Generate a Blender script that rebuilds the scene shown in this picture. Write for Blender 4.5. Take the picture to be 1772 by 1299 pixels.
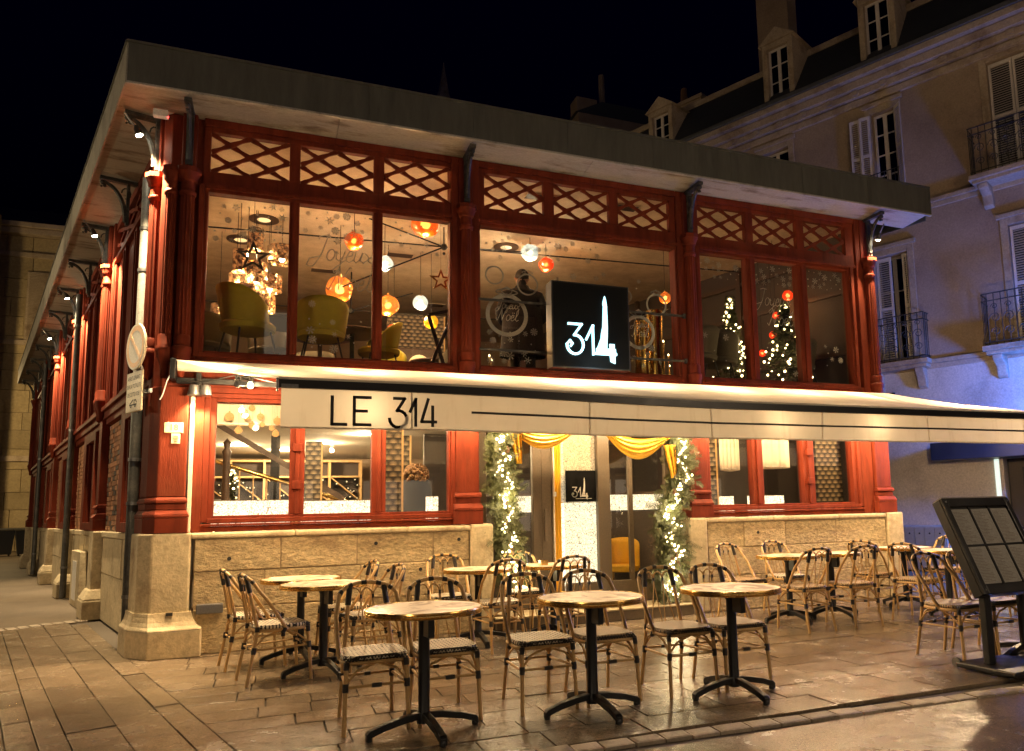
import bpy, bmesh, math, random
from mathutils import Vector, Matrix
R = math.radians
rng = random.Random(314)
for o in list(bpy.data.objects):
    bpy.data.objects.remove(o)
SC = bpy.context.scene
COL = SC.collection

# ------------------------------------------------------------------ camera
cd = bpy.data.cameras.new('camera')
cam = bpy.data.objects.new('camera', cd)
COL.objects.link(cam)
cd.sensor_fit = 'HORIZONTAL'
cd.sensor_width = 36.0
cd.lens = 1308.664 / 1772 * 36.0
cd.shift_x = -115.53 / 1772
cd.shift_y = 73.29 / 1772
cd.clip_start = 0.05
cd.clip_end = 2000
yaw, pitch, roll = 0.38782, 0.12072, -0.02272
fw = Vector((math.sin(yaw) * math.cos(pitch), math.cos(yaw) * math.cos(pitch), math.sin(pitch)))
r0 = Vector((math.cos(yaw), -math.sin(yaw), 0))
u0 = r0.cross(fw)
rr = r0 * math.cos(roll) + u0 * math.sin(roll)
uu = -r0 * math.sin(roll) + u0 * math.cos(roll)
cam.matrix_world = Matrix((
    (rr.x, uu.x, -fw.x, 2.34842), (rr.y, uu.y, -fw.y, -8.6388),
    (rr.z, uu.z, -fw.z, 1.33176), (0, 0, 0, 1)))
SC.camera = cam

def c4(c):
    return (c[0], c[1], c[2], 1.0)

def mixc(N, L, fac, a, b, blend='MIX'):
    n = N.new('ShaderNodeMix')
    n.data_type = 'RGBA'
    n.blend_type = blend
    for sock, val in ((n.inputs[0], fac), (n.inputs[6], a), (n.inputs[7], b)):
        if hasattr(val, 'links'):
            L.new(val, sock)
        else:
            sock.default_value = c4(val) if isinstance(val, (tuple, list)) else val
    return n.outputs[2]

# ------------------------------------------------------------------ night sky, faint moon
W = bpy.data.worlds.new('World')
SC.world = W
W.use_nodes = True
wn = W.node_tree.nodes
wl = W.node_tree.links
sky = wn.new('ShaderNodeTexSky')
sky.sky_type = 'NISHITA'
sky.sun_disc = False
sky.sun_elevation = R(-5.0)
sky.sun_rotation = R(200)
sky.ozone_density = 6.0
bg = wn['Background']
bg.inputs['Strength'].default_value = 0.15
tint = mixc(wn, wl, 1.0, sky.outputs['Color'], (0.55, 0.85, 1.9), 'MULTIPLY')
wl.new(tint, bg.inputs['Color'])
sd = bpy.data.lights.new('sun', 'SUN')
sd.energy = 0.004
sd.angle = R(0.5)
sd.color = (1, 0.9, 0.8)
sun = bpy.data.objects.new('sun', sd)
sun.rotation_euler = (R(50), 0, R(20))
COL.objects.link(sun)
vs = SC.view_settings
vs.view_transform = 'Standard'
vs.look = 'None'
vs.exposure = 1.5
vs.gamma = 1.0
vs.use_curve_mapping = False
cy = SC.cycles
cy.use_denoising = True
try:
    cy.denoiser = 'OPENIMAGEDENOISE'
except Exception:
    pass
cy.max_bounces = 6
cy.use_adaptive_sampling = True
cy.adaptive_threshold = 0.02
cy.diffuse_bounces = 3
cy.glossy_bounces = 3
cy.transmission_bounces = 4
cy.transparent_max_bounces = 16
cy.caustics_reflective = False
cy.caustics_refractive = False
cy.sample_clamp_indirect = 4.0
cy.use_light_tree = True

# ------------------------------------------------------------------ materials
MATS = {}

def newmat(name):
    m = bpy.data.materials.new(name)
    m.use_nodes = True
    MATS[name] = m
    nt = m.node_tree
    return m, nt.nodes, nt.links, nt.nodes['Principled BSDF']

def ramp(N, L, fac, p0, p1, c0=(0, 0, 0), c1=(1, 1, 1)):
    n = N.new('ShaderNodeValToRGB')
    n.color_ramp.elements[0].position = p0
    n.color_ramp.elements[1].position = p1
    n.color_ramp.elements[0].color = c4(c0)
    n.color_ramp.elements[1].color = c4(c1)
    L.new(fac, n.inputs[0])
    return n.outputs[0]

def noise(N, L, vec, scale, detail=4, rough=0.6, dist=0.0):
    n = N.new('ShaderNodeTexNoise')
    n.inputs['Scale'].default_value = scale
    n.inputs['Detail'].default_value = detail
    n.inputs['Roughness'].default_value = rough
    n.inputs['Distortion'].default_value = dist
    L.new(vec, n.inputs['Vector'])
    return n.outputs['Fac']

def coords(N, L, kind='Object', scale=(1, 1, 1)):
    t = N.new('ShaderNodeTexCoord')
    mp = N.new('ShaderNodeMapping')
    mp.inputs['Scale'].default_value = scale
    L.new(t.outputs[kind], mp.inputs['Vector'])
    return mp.outputs[0]

def worldco(N, L, scale=(1, 1, 1)):
    g = N.new('ShaderNodeNewGeometry')
    mp = N.new('ShaderNodeMapping')
    mp.inputs['Scale'].default_value = scale
    L.new(g.outputs['Position'], mp.inputs['Vector'])
    return mp.outputs[0]

def bump(N, L, bsdf, h, strength, dist=0.01):
    b = N.new('ShaderNodeBump')
    b.inputs['Strength'].default_value = strength
    b.inputs['Distance'].default_value = dist
    L.new(h, b.inputs['Height'])
    L.new(b.outputs[0], bsdf.inputs['Normal'])

def M(name, col, rough=0.6, metal=0.0, var=0.25, scale=6, bmp=0.15, bscale=60, rand=0.0,
      grain=0.22, stain=None, stain_scale=1.5, stain_pos=(0.5, 0.7), stretch=(1, 1, 1), rvar=0.15, spec=0.5, dist=0.01, coat=0.0):
    m, N, L, B = newmat(name)
    v = worldco(N, L, stretch)
    n1 = noise(N, L, v, scale)
    lo = tuple(x * (1 - var) for x in col)
    hi = tuple(min(1, x * (1 + var)) for x in col)
    c = mixc(N, L, n1, lo, hi)
    if stain:
        n3 = noise(N, L, v, stain_scale, 6, 0.65)
        c = mixc(N, L, ramp(N, L, n3, stain_pos[0], stain_pos[1]), c, stain)
    n2 = noise(N, L, v, bscale, 5, 0.7)
    if grain:
        gr = ramp(N, L, n2, 0.3, 0.7, (1 - grain,) * 3, (1 + grain,) * 3)
        c = mixc(N, L, 1.0, c, gr, 'MULTIPLY')
    if rand:
        oi = N.new('ShaderNodeObjectInfo')
        hs = N.new('ShaderNodeHueSaturation')
        mr = N.new('ShaderNodeMapRange')
        mr.inputs['To Min'].default_value = 1 - rand
        mr.inputs['To Max'].default_value = 1 + rand
        L.new(oi.outputs['Random'], mr.inputs['Value'])
        L.new(mr.outputs[0], hs.inputs['Value'])
        L.new(c, hs.inputs['Color'])
        c = hs.outputs[0]
    L.new(c, B.inputs['Base Color'])
    B.inputs['Metallic'].default_value = metal
    B.inputs['Specular IOR Level'].default_value = spec
    B.inputs['Coat Weight'].default_value = coat
    mr = N.new('ShaderNodeMapRange')
    mr.inputs['To Min'].default_value = max(0.02, rough - rvar)
    mr.inputs['To Max'].default_value = min(1, rough + rvar)
    L.new(n1, mr.inputs['Value'])
    L.new(mr.outputs[0], B.inputs['Roughness'])
    if bmp:
        bump(N, L, B, n2, bmp, dist)
    return m

def emit(name, col, strength, base=(0.8, 0.8, 0.8)):
    m, N, L, B = newmat(name)
    B.inputs['Base Color'].default_value = c4(base)
    B.inputs['Emission Color'].default_value = c4(col)
    B.inputs['Emission Strength'].default_value = strength
    return m

# painted wood and iron of the hall
def painted(name, col, stretch, bmp):
    m, N, L, B = newmat(name)
    v = worldco(N, L, stretch)
    g = noise(N, L, v, 9, 8, 0.7, 1.2)
    v2 = worldco(N, L)
    n1 = noise(N, L, v2, 3.5, 5)
    c = mixc(N, L, n1, tuple(x * 0.7 for x in col), tuple(x * 1.25 for x in col))
    chips = noise(N, L, v2, 34, 6, 0.7)
    c = mixc(N, L, ramp(N, L, chips, 0.655, 0.70), c, (0.085, 0.035, 0.022))
    grime = noise(N, L, worldco(N, L, (3, 3, 0.45)), 3.0, 6, 0.65)
    c = mixc(N, L, ramp(N, L, grime, 0.42, 0.78), c, tuple(x * 0.42 for x in col))
    fade = noise(N, L, v2, 1.7, 4)
    c = mixc(N, L, ramp(N, L, fade, 0.58, 0.80, (0, 0, 0), (0.5, 0.5, 0.5)), c, (0.22, 0.07, 0.035))
    L.new(c, B.inputs['Base Color'])
    mr = N.new('ShaderNodeMapRange')
    mr.inputs['To Min'].default_value = 0.50
    mr.inputs['To Max'].default_value = 0.75
    B.inputs['Specular IOR Level'].default_value = 0.12
    L.new(g, mr.inputs['Value'])
    L.new(mr.outputs[0], B.inputs['Roughness'])
    bump(N, L, B, g, bmp, 0.006)
    return m
painted('red_paint', (0.170, 0.028, 0.0115), (6, 6, 0.7), 0.45)
painted('red_rough', (0.170, 0.029, 0.0115), (9, 9, 0.8), 1.0)
painted('red_flat', (0.170, 0.028, 0.0115), (0.8, 0.8, 6), 0.3)
M('limestone', (0.52, 0.41, 0.235), 0.85, var=0.22, scale=7, bmp=1.0, bscale=24, stain=(0.30, 0.20, 0.11), stain_scale=2.6, stain_pos=(0.50, 0.8), rand=0.08, dist=0.035, stretch=(0.75, 0.75, 1.3), grain=0.4)
M('limestone_smooth', (0.53, 0.44, 0.275), 0.8, var=0.2, scale=6, bmp=0.5, bscale=22, stain=(0.25, 0.17, 0.10), stain_scale=3.4, stain_pos=(0.52, 0.76), rand=0.08, dist=0.015)
M('mortar', (0.36, 0.27, 0.17), 0.9, bmp=0.4, bscale=80)
M('iron', (0.055, 0.053, 0.047), 0.55, 0.55, bmp=0.3, bscale=50, stain=(0.17, 0.15, 0.12), stain_pos=(0.5, 0.75), stain_scale=9)
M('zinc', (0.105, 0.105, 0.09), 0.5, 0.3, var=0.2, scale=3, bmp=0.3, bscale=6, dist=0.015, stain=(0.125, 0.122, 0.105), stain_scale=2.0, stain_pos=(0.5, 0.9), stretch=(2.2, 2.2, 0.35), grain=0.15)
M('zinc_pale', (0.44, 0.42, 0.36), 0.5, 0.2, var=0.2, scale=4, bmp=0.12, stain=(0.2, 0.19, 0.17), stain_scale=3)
M('soffit', (0.44, 0.40, 0.32), 0.85, var=0.2, scale=4, bmp=0.25, bscale=40, stain=(0.20, 0.15, 0.10), stain_scale=1.8, stain_pos=(0.52, 0.66), stretch=(0.7, 3, 1))
M('slate', (0.035, 0.04, 0.05), 0.6, var=0.3, scale=5)
M('brick', (0.40, 0.20, 0.11), 0.85, var=0.25, scale=14, bmp=0.5, bscale=70, rand=0.38)
M('brick_dark', (0.10, 0.075, 0.06), 0.7, var=0.3, scale=14, bmp=0.4, rand=0.3)
M('black_metal', (0.013, 0.013, 0.014), 0.38, 0.3, var=0.3, bmp=0.06)
M('grey_metal', (0.20, 0.20, 0.20), 0.4, 0.7, bmp=0.05)
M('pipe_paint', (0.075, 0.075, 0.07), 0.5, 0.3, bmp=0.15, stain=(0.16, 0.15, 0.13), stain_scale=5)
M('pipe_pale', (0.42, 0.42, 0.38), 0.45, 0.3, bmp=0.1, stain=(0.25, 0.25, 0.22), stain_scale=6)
M('taupe', (0.115, 0.088, 0.058), 0.42, 0.1, var=0.1, bmp=0.03)
M('brass', (0.72, 0.50, 0.18), 0.25, 1.0, var=0.1, bmp=0.02)
M('pale_trim', (0.80, 0.70, 0.52), 0.6, var=0.1, bmp=0.15)
M('plate', (0.72, 0.62, 0.40), 0.45, var=0.1, bmp=0.05)
M('white_plastic', (0.75, 0.74, 0.70), 0.4, var=0.05, bmp=0.02)
M('ink', (0.012, 0.012, 0.012), 0.6, var=0.1, bmp=0)
M('rattan', (0.50, 0.31, 0.115), 0.42, var=0.28, scale=22, bmp=0.2, bscale=120, rand=0.10, spec=0.6)
M('binding', (0.016, 0.013, 0.011), 0.45, var=0.3, scale=40, bmp=0.6, bscale=260)
M('alley_asphalt', (0.15, 0.115, 0.078), 0.6, var=0.35, scale=60, bmp=0.9, bscale=90, grain=0.45, stain=(0.10, 0.075, 0.05), stain_scale=0.8, stain_pos=(0.45, 0.7))
M('joint', (0.10, 0.08, 0.058), 0.85, bmp=0.4, bscale=70)
M('cobble', (0.34, 0.28, 0.21), 0.5, var=0.25, scale=12, bmp=0.6, bscale=50, rand=0.3)
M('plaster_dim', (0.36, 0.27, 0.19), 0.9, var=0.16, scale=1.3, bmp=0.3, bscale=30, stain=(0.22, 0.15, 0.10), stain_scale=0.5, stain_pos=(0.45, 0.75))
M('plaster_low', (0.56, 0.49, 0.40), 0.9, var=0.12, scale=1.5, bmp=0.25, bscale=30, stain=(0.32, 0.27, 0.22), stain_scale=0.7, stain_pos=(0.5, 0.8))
M('stone_trim', (0.42, 0.33, 0.23), 0.85, var=0.2, scale=3, bmp=0.4, bscale=25, stain=(0.22, 0.15, 0.09), stain_scale=1.6)
M('shutter', (0.62, 0.56, 0.50), 0.6, var=0.1, bmp=0.1)
M('old_stone', (0.40, 0.31, 0.17), 0.9, var=0.3, scale=1.2, bmp=0.5, bscale=9, rand=0.14, stain=(0.24, 0.18, 0.09), stain_scale=0.6, stain_pos=(0.45, 0.7))
M('navy', (0.010, 0.016, 0.032), 0.4, var=0.2, bmp=0.05)
M('plastic_dark', (0.02, 0.022, 0.024), 0.45, var=0.2, bmp=0.05)
M('blind', (0.80, 0.74, 0.62), 0.8, var=0.06, bmp=0.2, bscale=200)
M('ceiling_paint', (0.62, 0.48, 0.33), 0.85, var=0.06, scale=2, bmp=0.12, bscale=3, dist=0.05)
M('ceiling_white', (0.82, 0.74, 0.58), 0.85, var=0.04, scale=2, bmp=0.05)
M('curly_hair', (0.30, 0.17, 0.08), 0.6, var=0.4, scale=40, bmp=0.4, bscale=120)
M('wall_warm', (0.36, 0.25, 0.15), 0.85, var=0.1, scale=2, bmp=0.1)
M('dark_wall', (0.07, 0.055, 0.045), 0.7, var=0.2, bmp=0.1)
M('floor_dark', (0.10, 0.065, 0.04), 0.4, var=0.2, scale=4, stretch=(1, 6, 1), bmp=0.1)
M('olive_velvet', (0.44, 0.37, 0.03), 0.75, var=0.2, scale=9, bmp=0.2, bscale=160)
M('grey_velvet', (0.16, 0.15, 0.10), 0.8, var=0.2, scale=9, bmp=0.2, bscale=160)
M('yellow_velvet', (0.72, 0.40, 0.02), 0.7, var=0.15, scale=9, bmp=0.2, bscale=160)
M('gold_cloth', (0.80, 0.46, 0.05), 0.35, 0.35, var=0.2, scale=12, bmp=0.3, bscale=60)
M('gold_metal', (0.75, 0.50, 0.14), 0.22, 1.0, var=0.2, bmp=0.05)
M('pine_wood', (0.62, 0.40, 0.17), 0.6, var=0.2, scale=8, stretch=(1, 1, 6), bmp=0.15)
M('bottle_glass', (0.012, 0.02, 0.012), 0.15, var=0.2, bmp=0)
M('bottle_cap', (0.75, 0.70, 0.60), 0.3, 0.3, var=0.2, bmp=0)
M('wood_dark', (0.075, 0.045, 0.028), 0.5, var=0.3, scale=10, bmp=0.1)
M('coat', (0.022, 0.022, 0.024), 0.85, var=0.3, scale=14, bmp=0.3, bscale=120)
M('hair', (0.02, 0.014, 0.010), 0.6, var=0.3, scale=40, bmp=0.6, bscale=150)
M('skin', (0.52, 0.30, 0.20), 0.55, var=0.1, bmp=0.05)
M('fir', (0.060, 0.066, 0.018), 0.6, var=0.35, scale=12, bmp=0, rand=0.2)
M('leaf_pale', (0.15, 0.17, 0.07), 0.55, var=0.3, scale=12, bmp=0)
M('cone_brown', (0.13, 0.065, 0.03), 0.7, var=0.3, bmp=0.3)
M('paper', (0.24, 0.235, 0.22), 0.8, var=0.05, bmp=0)
M('sign_white', (0.78, 0.70, 0.50), 0.45, var=0.06, bmp=0.03)
M('sign_red', (0.72, 0.38, 0.14), 0.45, var=0.1, bmp=0.03)
M('sign_blue', (0.55, 0.53, 0.46), 0.45, var=0.1, bmp=0.03)
M('frost', (0.50, 0.48, 0.42), 0.8, var=0.05, bmp=0)
M('frost_dark', (0.20, 0.15, 0.09), 0.8, var=0.05, bmp=0)
M('bauble_print', (0.42, 0.26, 0.12), 0.8, var=0.4, scale=60, bmp=0)
M('flame_red', (0.75, 0.10, 0.02), 0.5, var=0.1, bmp=0)
M('poster_black', (0.005, 0.005, 0.005), 0.5, var=0.1, bmp=0, spec=0.08)
M('print_white', (0.75, 0.73, 0.68), 0.7, var=0.05, bmp=0)
M('grey_wood', (0.28, 0.25, 0.22), 0.8, var=0.25, scale=10, stretch=(1, 1, 8), bmp=0.3)

def glass(name, tint=(1, 1, 1), refl=1.0, rough=0.01):
    m, N, L, B = newmat(name)
    N.remove(B)
    tr = N.new('ShaderNodeBsdfTransparent')
    tr.inputs['Color'].default_value = c4(tint)
    gl = N.new('ShaderNodeBsdfGlossy')
    gl.inputs['Roughness'].default_value = rough
    # Schlick reflectance of a thin sheet, alike from both sides
    lw = N.new('ShaderNodeLayerWeight')
    lw.inputs['Blend'].default_value = 0.5
    pw = N.new('ShaderNodeMath')
    pw.operation = 'POWER'
    pw.inputs[1].default_value = 5.0
    L.new(lw.outputs['Facing'], pw.inputs[0])
    mul = N.new('ShaderNodeMath')
    mul.operation = 'MULTIPLY_ADD'
    mul.inputs[1].default_value = 0.95 * refl
    mul.inputs[2].default_value = 0.045 * refl
    mul.use_clamp = True
    L.new(pw.outputs[0], mul.inputs[0])
    mx = N.new('ShaderNodeMixShader')
    L.new(mul.outputs[0], mx.inputs[0])
    L.new(tr.outputs[0], mx.inputs[1])
    L.new(gl.outputs[0], mx.inputs[2])
    L.new(mx.outputs[0], N['Material Output'].inputs['Surface'])
    return m
glass('window_glass', (0.94, 0.93, 0.90), 0.9)
glass('door_glass', (0.92, 0.90, 0.85), 1.1)
glass('night_glass', (0.10, 0.12, 0.16), 1.6)

def tinted(name, col, es):
    # coloured hand-blown glass globe lit by the bulb inside it
    m, N, L, B = newmat(name)
    v = coords(N, L, 'Object', (1, 1, 2.5))
    n = noise(N, L, v, 16, 3, 0.6, 2.5)
    c = mixc(N, L, ramp(N, L, n, 0.35, 0.65), tuple(x * 0.35 for x in col), col)
    L.new(c, B.inputs['Base Color'])
    B.inputs['Roughness'].default_value = 0.08
    B.inputs['Transmission Weight'].default_value = 0.25
    L.new(c, B.inputs['Emission Color'])
    B.inputs['Emission Strength'].default_value = es
    return m
tinted('globe_orange', (1.0, 0.14, 0.012), 0.42)
tinted('globe_red', (1.0, 0.06, 0.012), 0.48)
tinted('globe_amber', (1.0, 0.30, 0.05), 0.17)
tinted('globe_yellow', (1.0, 0.45, 0.02), 0.36)
tinted('globe_clear', (0.78, 0.90, 0.86), 0.34)

def paver(name, col, rand):
    m, N, L, B = newmat(name)
    v = worldco(N, L)
    n1 = noise(N, L, v, 2.2, 6, 0.65)
    n2 = noise(N, L, v, 70, 5, 0.75)
    n3 = noise(N, L, v, 16, 6, 0.7)
    c = mixc(N, L, n1, tuple(x * 0.62 for x in col), tuple(x * 1.25 for x in col))
    c = mixc(N, L, ramp(N, L, n2, 0.57, 0.68), c, tuple(min(1, x * 2.1) for x in col))
    c = mixc(N, L, ramp(N, L, n2, 0.30, 0.44, (1, 1, 1), (0, 0, 0)), c, tuple(x * 0.4 for x in col))
    c = mixc(N, L, ramp(N, L, n3, 0.50, 0.85), c, tuple(x * 0.55 for x in col))
    oi = N.new('ShaderNodeObjectInfo')
    mr = N.new('ShaderNodeMapRange')
    mr.inputs['To Min'].default_value = 1 - rand
    mr.inputs['To Max'].default_value = 1 + rand
    L.new(oi.outputs['Random'], mr.inputs['Value'])
    hs = N.new('ShaderNodeHueSaturation')
    L.new(mr.outputs[0], hs.inputs['Value'])
    L.new(c, hs.inputs['Color'])
    L.new(hs.outputs[0], B.inputs['Base Color'])
    # damp patches: glossier where the noise is low
    r = ramp(N, L, n1, 0.36, 0.62, (0.07, 0.07, 0.07), (0.30, 0.30, 0.30))
    L.new(r, B.inputs['Roughness'])
    ad = N.new('ShaderNodeMath')
    ad.operation = 'ADD'
    L.new(n2, ad.inputs[0])
    L.new(n3, ad.inputs[1])
    B.inputs['Specular IOR Level'].default_value = 0.6
    bump(N, L, B, ad.outputs[0], 0.45, 0.005)
    return m
paver('paving_stone', (0.185, 0.142, 0.096), 0.24)
paver('asphalt', (0.205, 0.145, 0.105), 0.0)

def marble():
    m, N, L, B = newmat('marble_top')
    v = coords(N, L, 'Object')
    oi = N.new('ShaderNodeObjectInfo')
    ad = N.new('ShaderNodeVectorMath')
    ad.operation = 'ADD'
    mu = N.new('ShaderNodeMath')
    mu.operation = 'MULTIPLY'
    mu.inputs[1].default_value = 30
    L.new(oi.outputs['Random'], mu.inputs[0])
    L.new(v, ad.inputs[0])
    L.new(mu.outputs[0], ad.inputs[1])
    n = noise(N, L, ad.outputs[0], 3.5, 7, 0.6, 2.2)
    c = mixc(N, L, ramp(N, L, n, 0.40, 0.56), (0.34, 0.21, 0.12), (0.82, 0.70, 0.53))
    n2 = noise(N, L, ad.outputs[0], 18, 4)
    c = mixc(N, L, ramp(N, L, n2, 0.6, 0.8), c, (0.70, 0.56, 0.40))
    L.new(c, B.inputs['Base Color'])
    B.inputs['Roughness'].default_value = 0.42
marble()

def weave(name, a, b, sx, sy):
    m, N, L, B = newmat(name)
    v = coords(N, L, 'Object', (1, 1, 1))
    br = N.new('ShaderNodeTexBrick')
    br.inputs['Color1'].default_value = c4(a)
    br.inputs['Color2'].default_value = c4(tuple(x * 0.8 for x in a))
    br.inputs['Mortar'].default_value = c4(b)
    br.inputs['Scale'].default_value = 1.0
    br.inputs['Mortar Size'].default_value = 0.0052 if sx > 0.03 else 0.0026
    br.inputs['Mortar Smooth'].default_value = 0.1
    br.inputs['Brick Width'].default_value = sx
    br.inputs['Row Height'].default_value = sy
    L.new(v, br.inputs['Vector'])
    L.new(br.outputs['Color'], B.inputs['Base Color'])
    B.inputs['Roughness'].default_value = 0.55
    n = noise(N, L, v, 220, 2)
    bump(N, L, B, n, 0.5, 0.003)
weave('weave', (0.80, 0.70, 0.52), (0.02, 0.014, 0.01), 0.052, 0.026)
weave('weave_tan', (0.55, 0.38, 0.20), (0.03, 0.02, 0.012), 0.024, 0.012)

def onyx(name, es, lo, hi, sc=38):
    m, N, L, B = newmat(name)
    v = worldco(N, L, (1, 1, 1.2))
    n = noise(N, L, v, sc, 4, 0.7, 3.0)
    c = mixc(N, L, ramp(N, L, n, 0.42, 0.52), lo, hi)
    L.new(c, B.inputs['Base Color'])
    B.inputs['Roughness'].default_value = 0.4
    L.new(c, B.inputs['Emission Color'])
    B.inputs['Emission Strength'].default_value = es
onyx('onyx_lit', 0.72, (0.06, 0.04, 0.015), (1.0, 0.92, 0.68), 30)
onyx('onyx_dim', 0.22, (0.02, 0.016, 0.010), (0.8, 0.72, 0.52), 46)

def scallop(name):
    # printed wallpaper of fans
    m, N, L, B = newmat(name)
    v = coords(N, L, 'Object')
    se = N.new('ShaderNodeSeparateXYZ')
    L.new(v, se.inputs[0])
    def math_(op, a, b=None):
        n = N.new('ShaderNodeMath')
        n.operation = op
        for i, x in enumerate((a, b)):
            if x is None:
                continue
            if hasattr(x, 'links'):
                L.new(x, n.inputs[i])
            else:
                n.inputs[i].default_value = x
        return n.outputs[0]
    P, H = 0.11, 0.065
    row = math_('DIVIDE', se.outputs['Z'], H)
    ri = math_('FLOOR', row)
    odd = math_('MODULO', ri, 2.0)
    xo = math_('ADD', math_('DIVIDE', se.outputs['X'], P), math_('MULTIPLY', odd, 0.5))
    fx = math_('SUBTRACT', math_('FRACT', xo), 0.5)
    fz = math_('MULTIPLY', math_('FRACT', row), H / P)
    d = math_('SQRT', math_('ADD', math_('MULTIPLY', fx, fx), math_('MULTIPLY', fz, fz)))
    k = ramp(N, L, d, 0.10, 0.52, (0.36, 0.28, 0.17), (0.028, 0.02, 0.013))
    L.new(k, B.inputs['Base Color'])
    B.inputs['Roughness'].default_value = 0.6
scallop('fan_wallpaper')

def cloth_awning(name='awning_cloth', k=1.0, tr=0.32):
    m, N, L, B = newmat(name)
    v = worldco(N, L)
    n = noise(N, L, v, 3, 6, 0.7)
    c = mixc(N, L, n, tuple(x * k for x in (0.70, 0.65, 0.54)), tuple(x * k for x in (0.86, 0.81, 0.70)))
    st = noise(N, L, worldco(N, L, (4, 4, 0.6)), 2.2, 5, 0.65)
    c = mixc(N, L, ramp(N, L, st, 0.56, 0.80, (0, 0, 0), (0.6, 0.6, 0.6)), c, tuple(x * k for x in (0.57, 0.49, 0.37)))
    tl = N.new('ShaderNodeBsdfTranslucent')
    L.new(c, tl.inputs['Color'])
    L.new(c, B.inputs['Base Color'])
    B.inputs['Roughness'].default_value = 0.9
    mx = N.new('ShaderNodeMixShader')
    mx.inputs[0].default_value = tr
    L.new(B.outputs[0], mx.inputs[1])
    L.new(tl.outputs[0], mx.inputs[2])
    L.new(mx.outputs[0], N['Material Output'].inputs['Surface'])
    w = noise(N, L, v, 400, 2)
    bump(N, L, B, w, 0.1, 0.002)
cloth_awning()
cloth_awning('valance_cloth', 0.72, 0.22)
emit('bulb_warm', (1.0, 0.72, 0.36), 9)
emit('bulb_spot', (1.0, 0.90, 0.66), 60)
emit('fairy', (1.0, 0.74, 0.34), 5)
emit('neon', (0.36, 0.86, 1.0), 1.0)
emit('downlight', (1.0, 0.86, 0.62), 3)
emit('drum_glow', (1.0, 0.62, 0.25), 0.5)
emit('strip_white', (0.80, 1.0, 0.90), 0.30)
emit('sign_glow_blue', (0.08, 0.28, 1.0), 5.0)
emit('red_led', (1.0, 0.02, 0.02), 5)
emit('sconce', (1.0, 0.55, 0.14), 0.5)
emit('shop_glow', (1.0, 0.80, 0.55), 0.4)
emit('street_glow', (1.0, 0.78, 0.45), 20)
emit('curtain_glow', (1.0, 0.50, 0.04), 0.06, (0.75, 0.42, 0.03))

def drum_mat():
    m, N, L, B = newmat('drum_foil')
    v = coords(N, L, 'Object')
    ch = noise(N, L, v, 22, 2, 0.5, 0.6)
    c = mixc(N, L, ramp(N, L, ch, 0.40, 0.58), (0.14, 0.075, 0.04), (0.85, 0.58, 0.32))
    L.new(c, B.inputs['Base Color'])
    B.inputs['Metallic'].default_value = 0.8
    B.inputs['Roughness'].default_value = 0.25
    L.new(c, B.inputs['Emission Color'])
    B.inputs['Emission Strength'].default_value = 0.03
drum_mat()
# ------------------------------------------------------------------ helpers
def ident(a, b, z):
    return (a, b, z)

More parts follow.
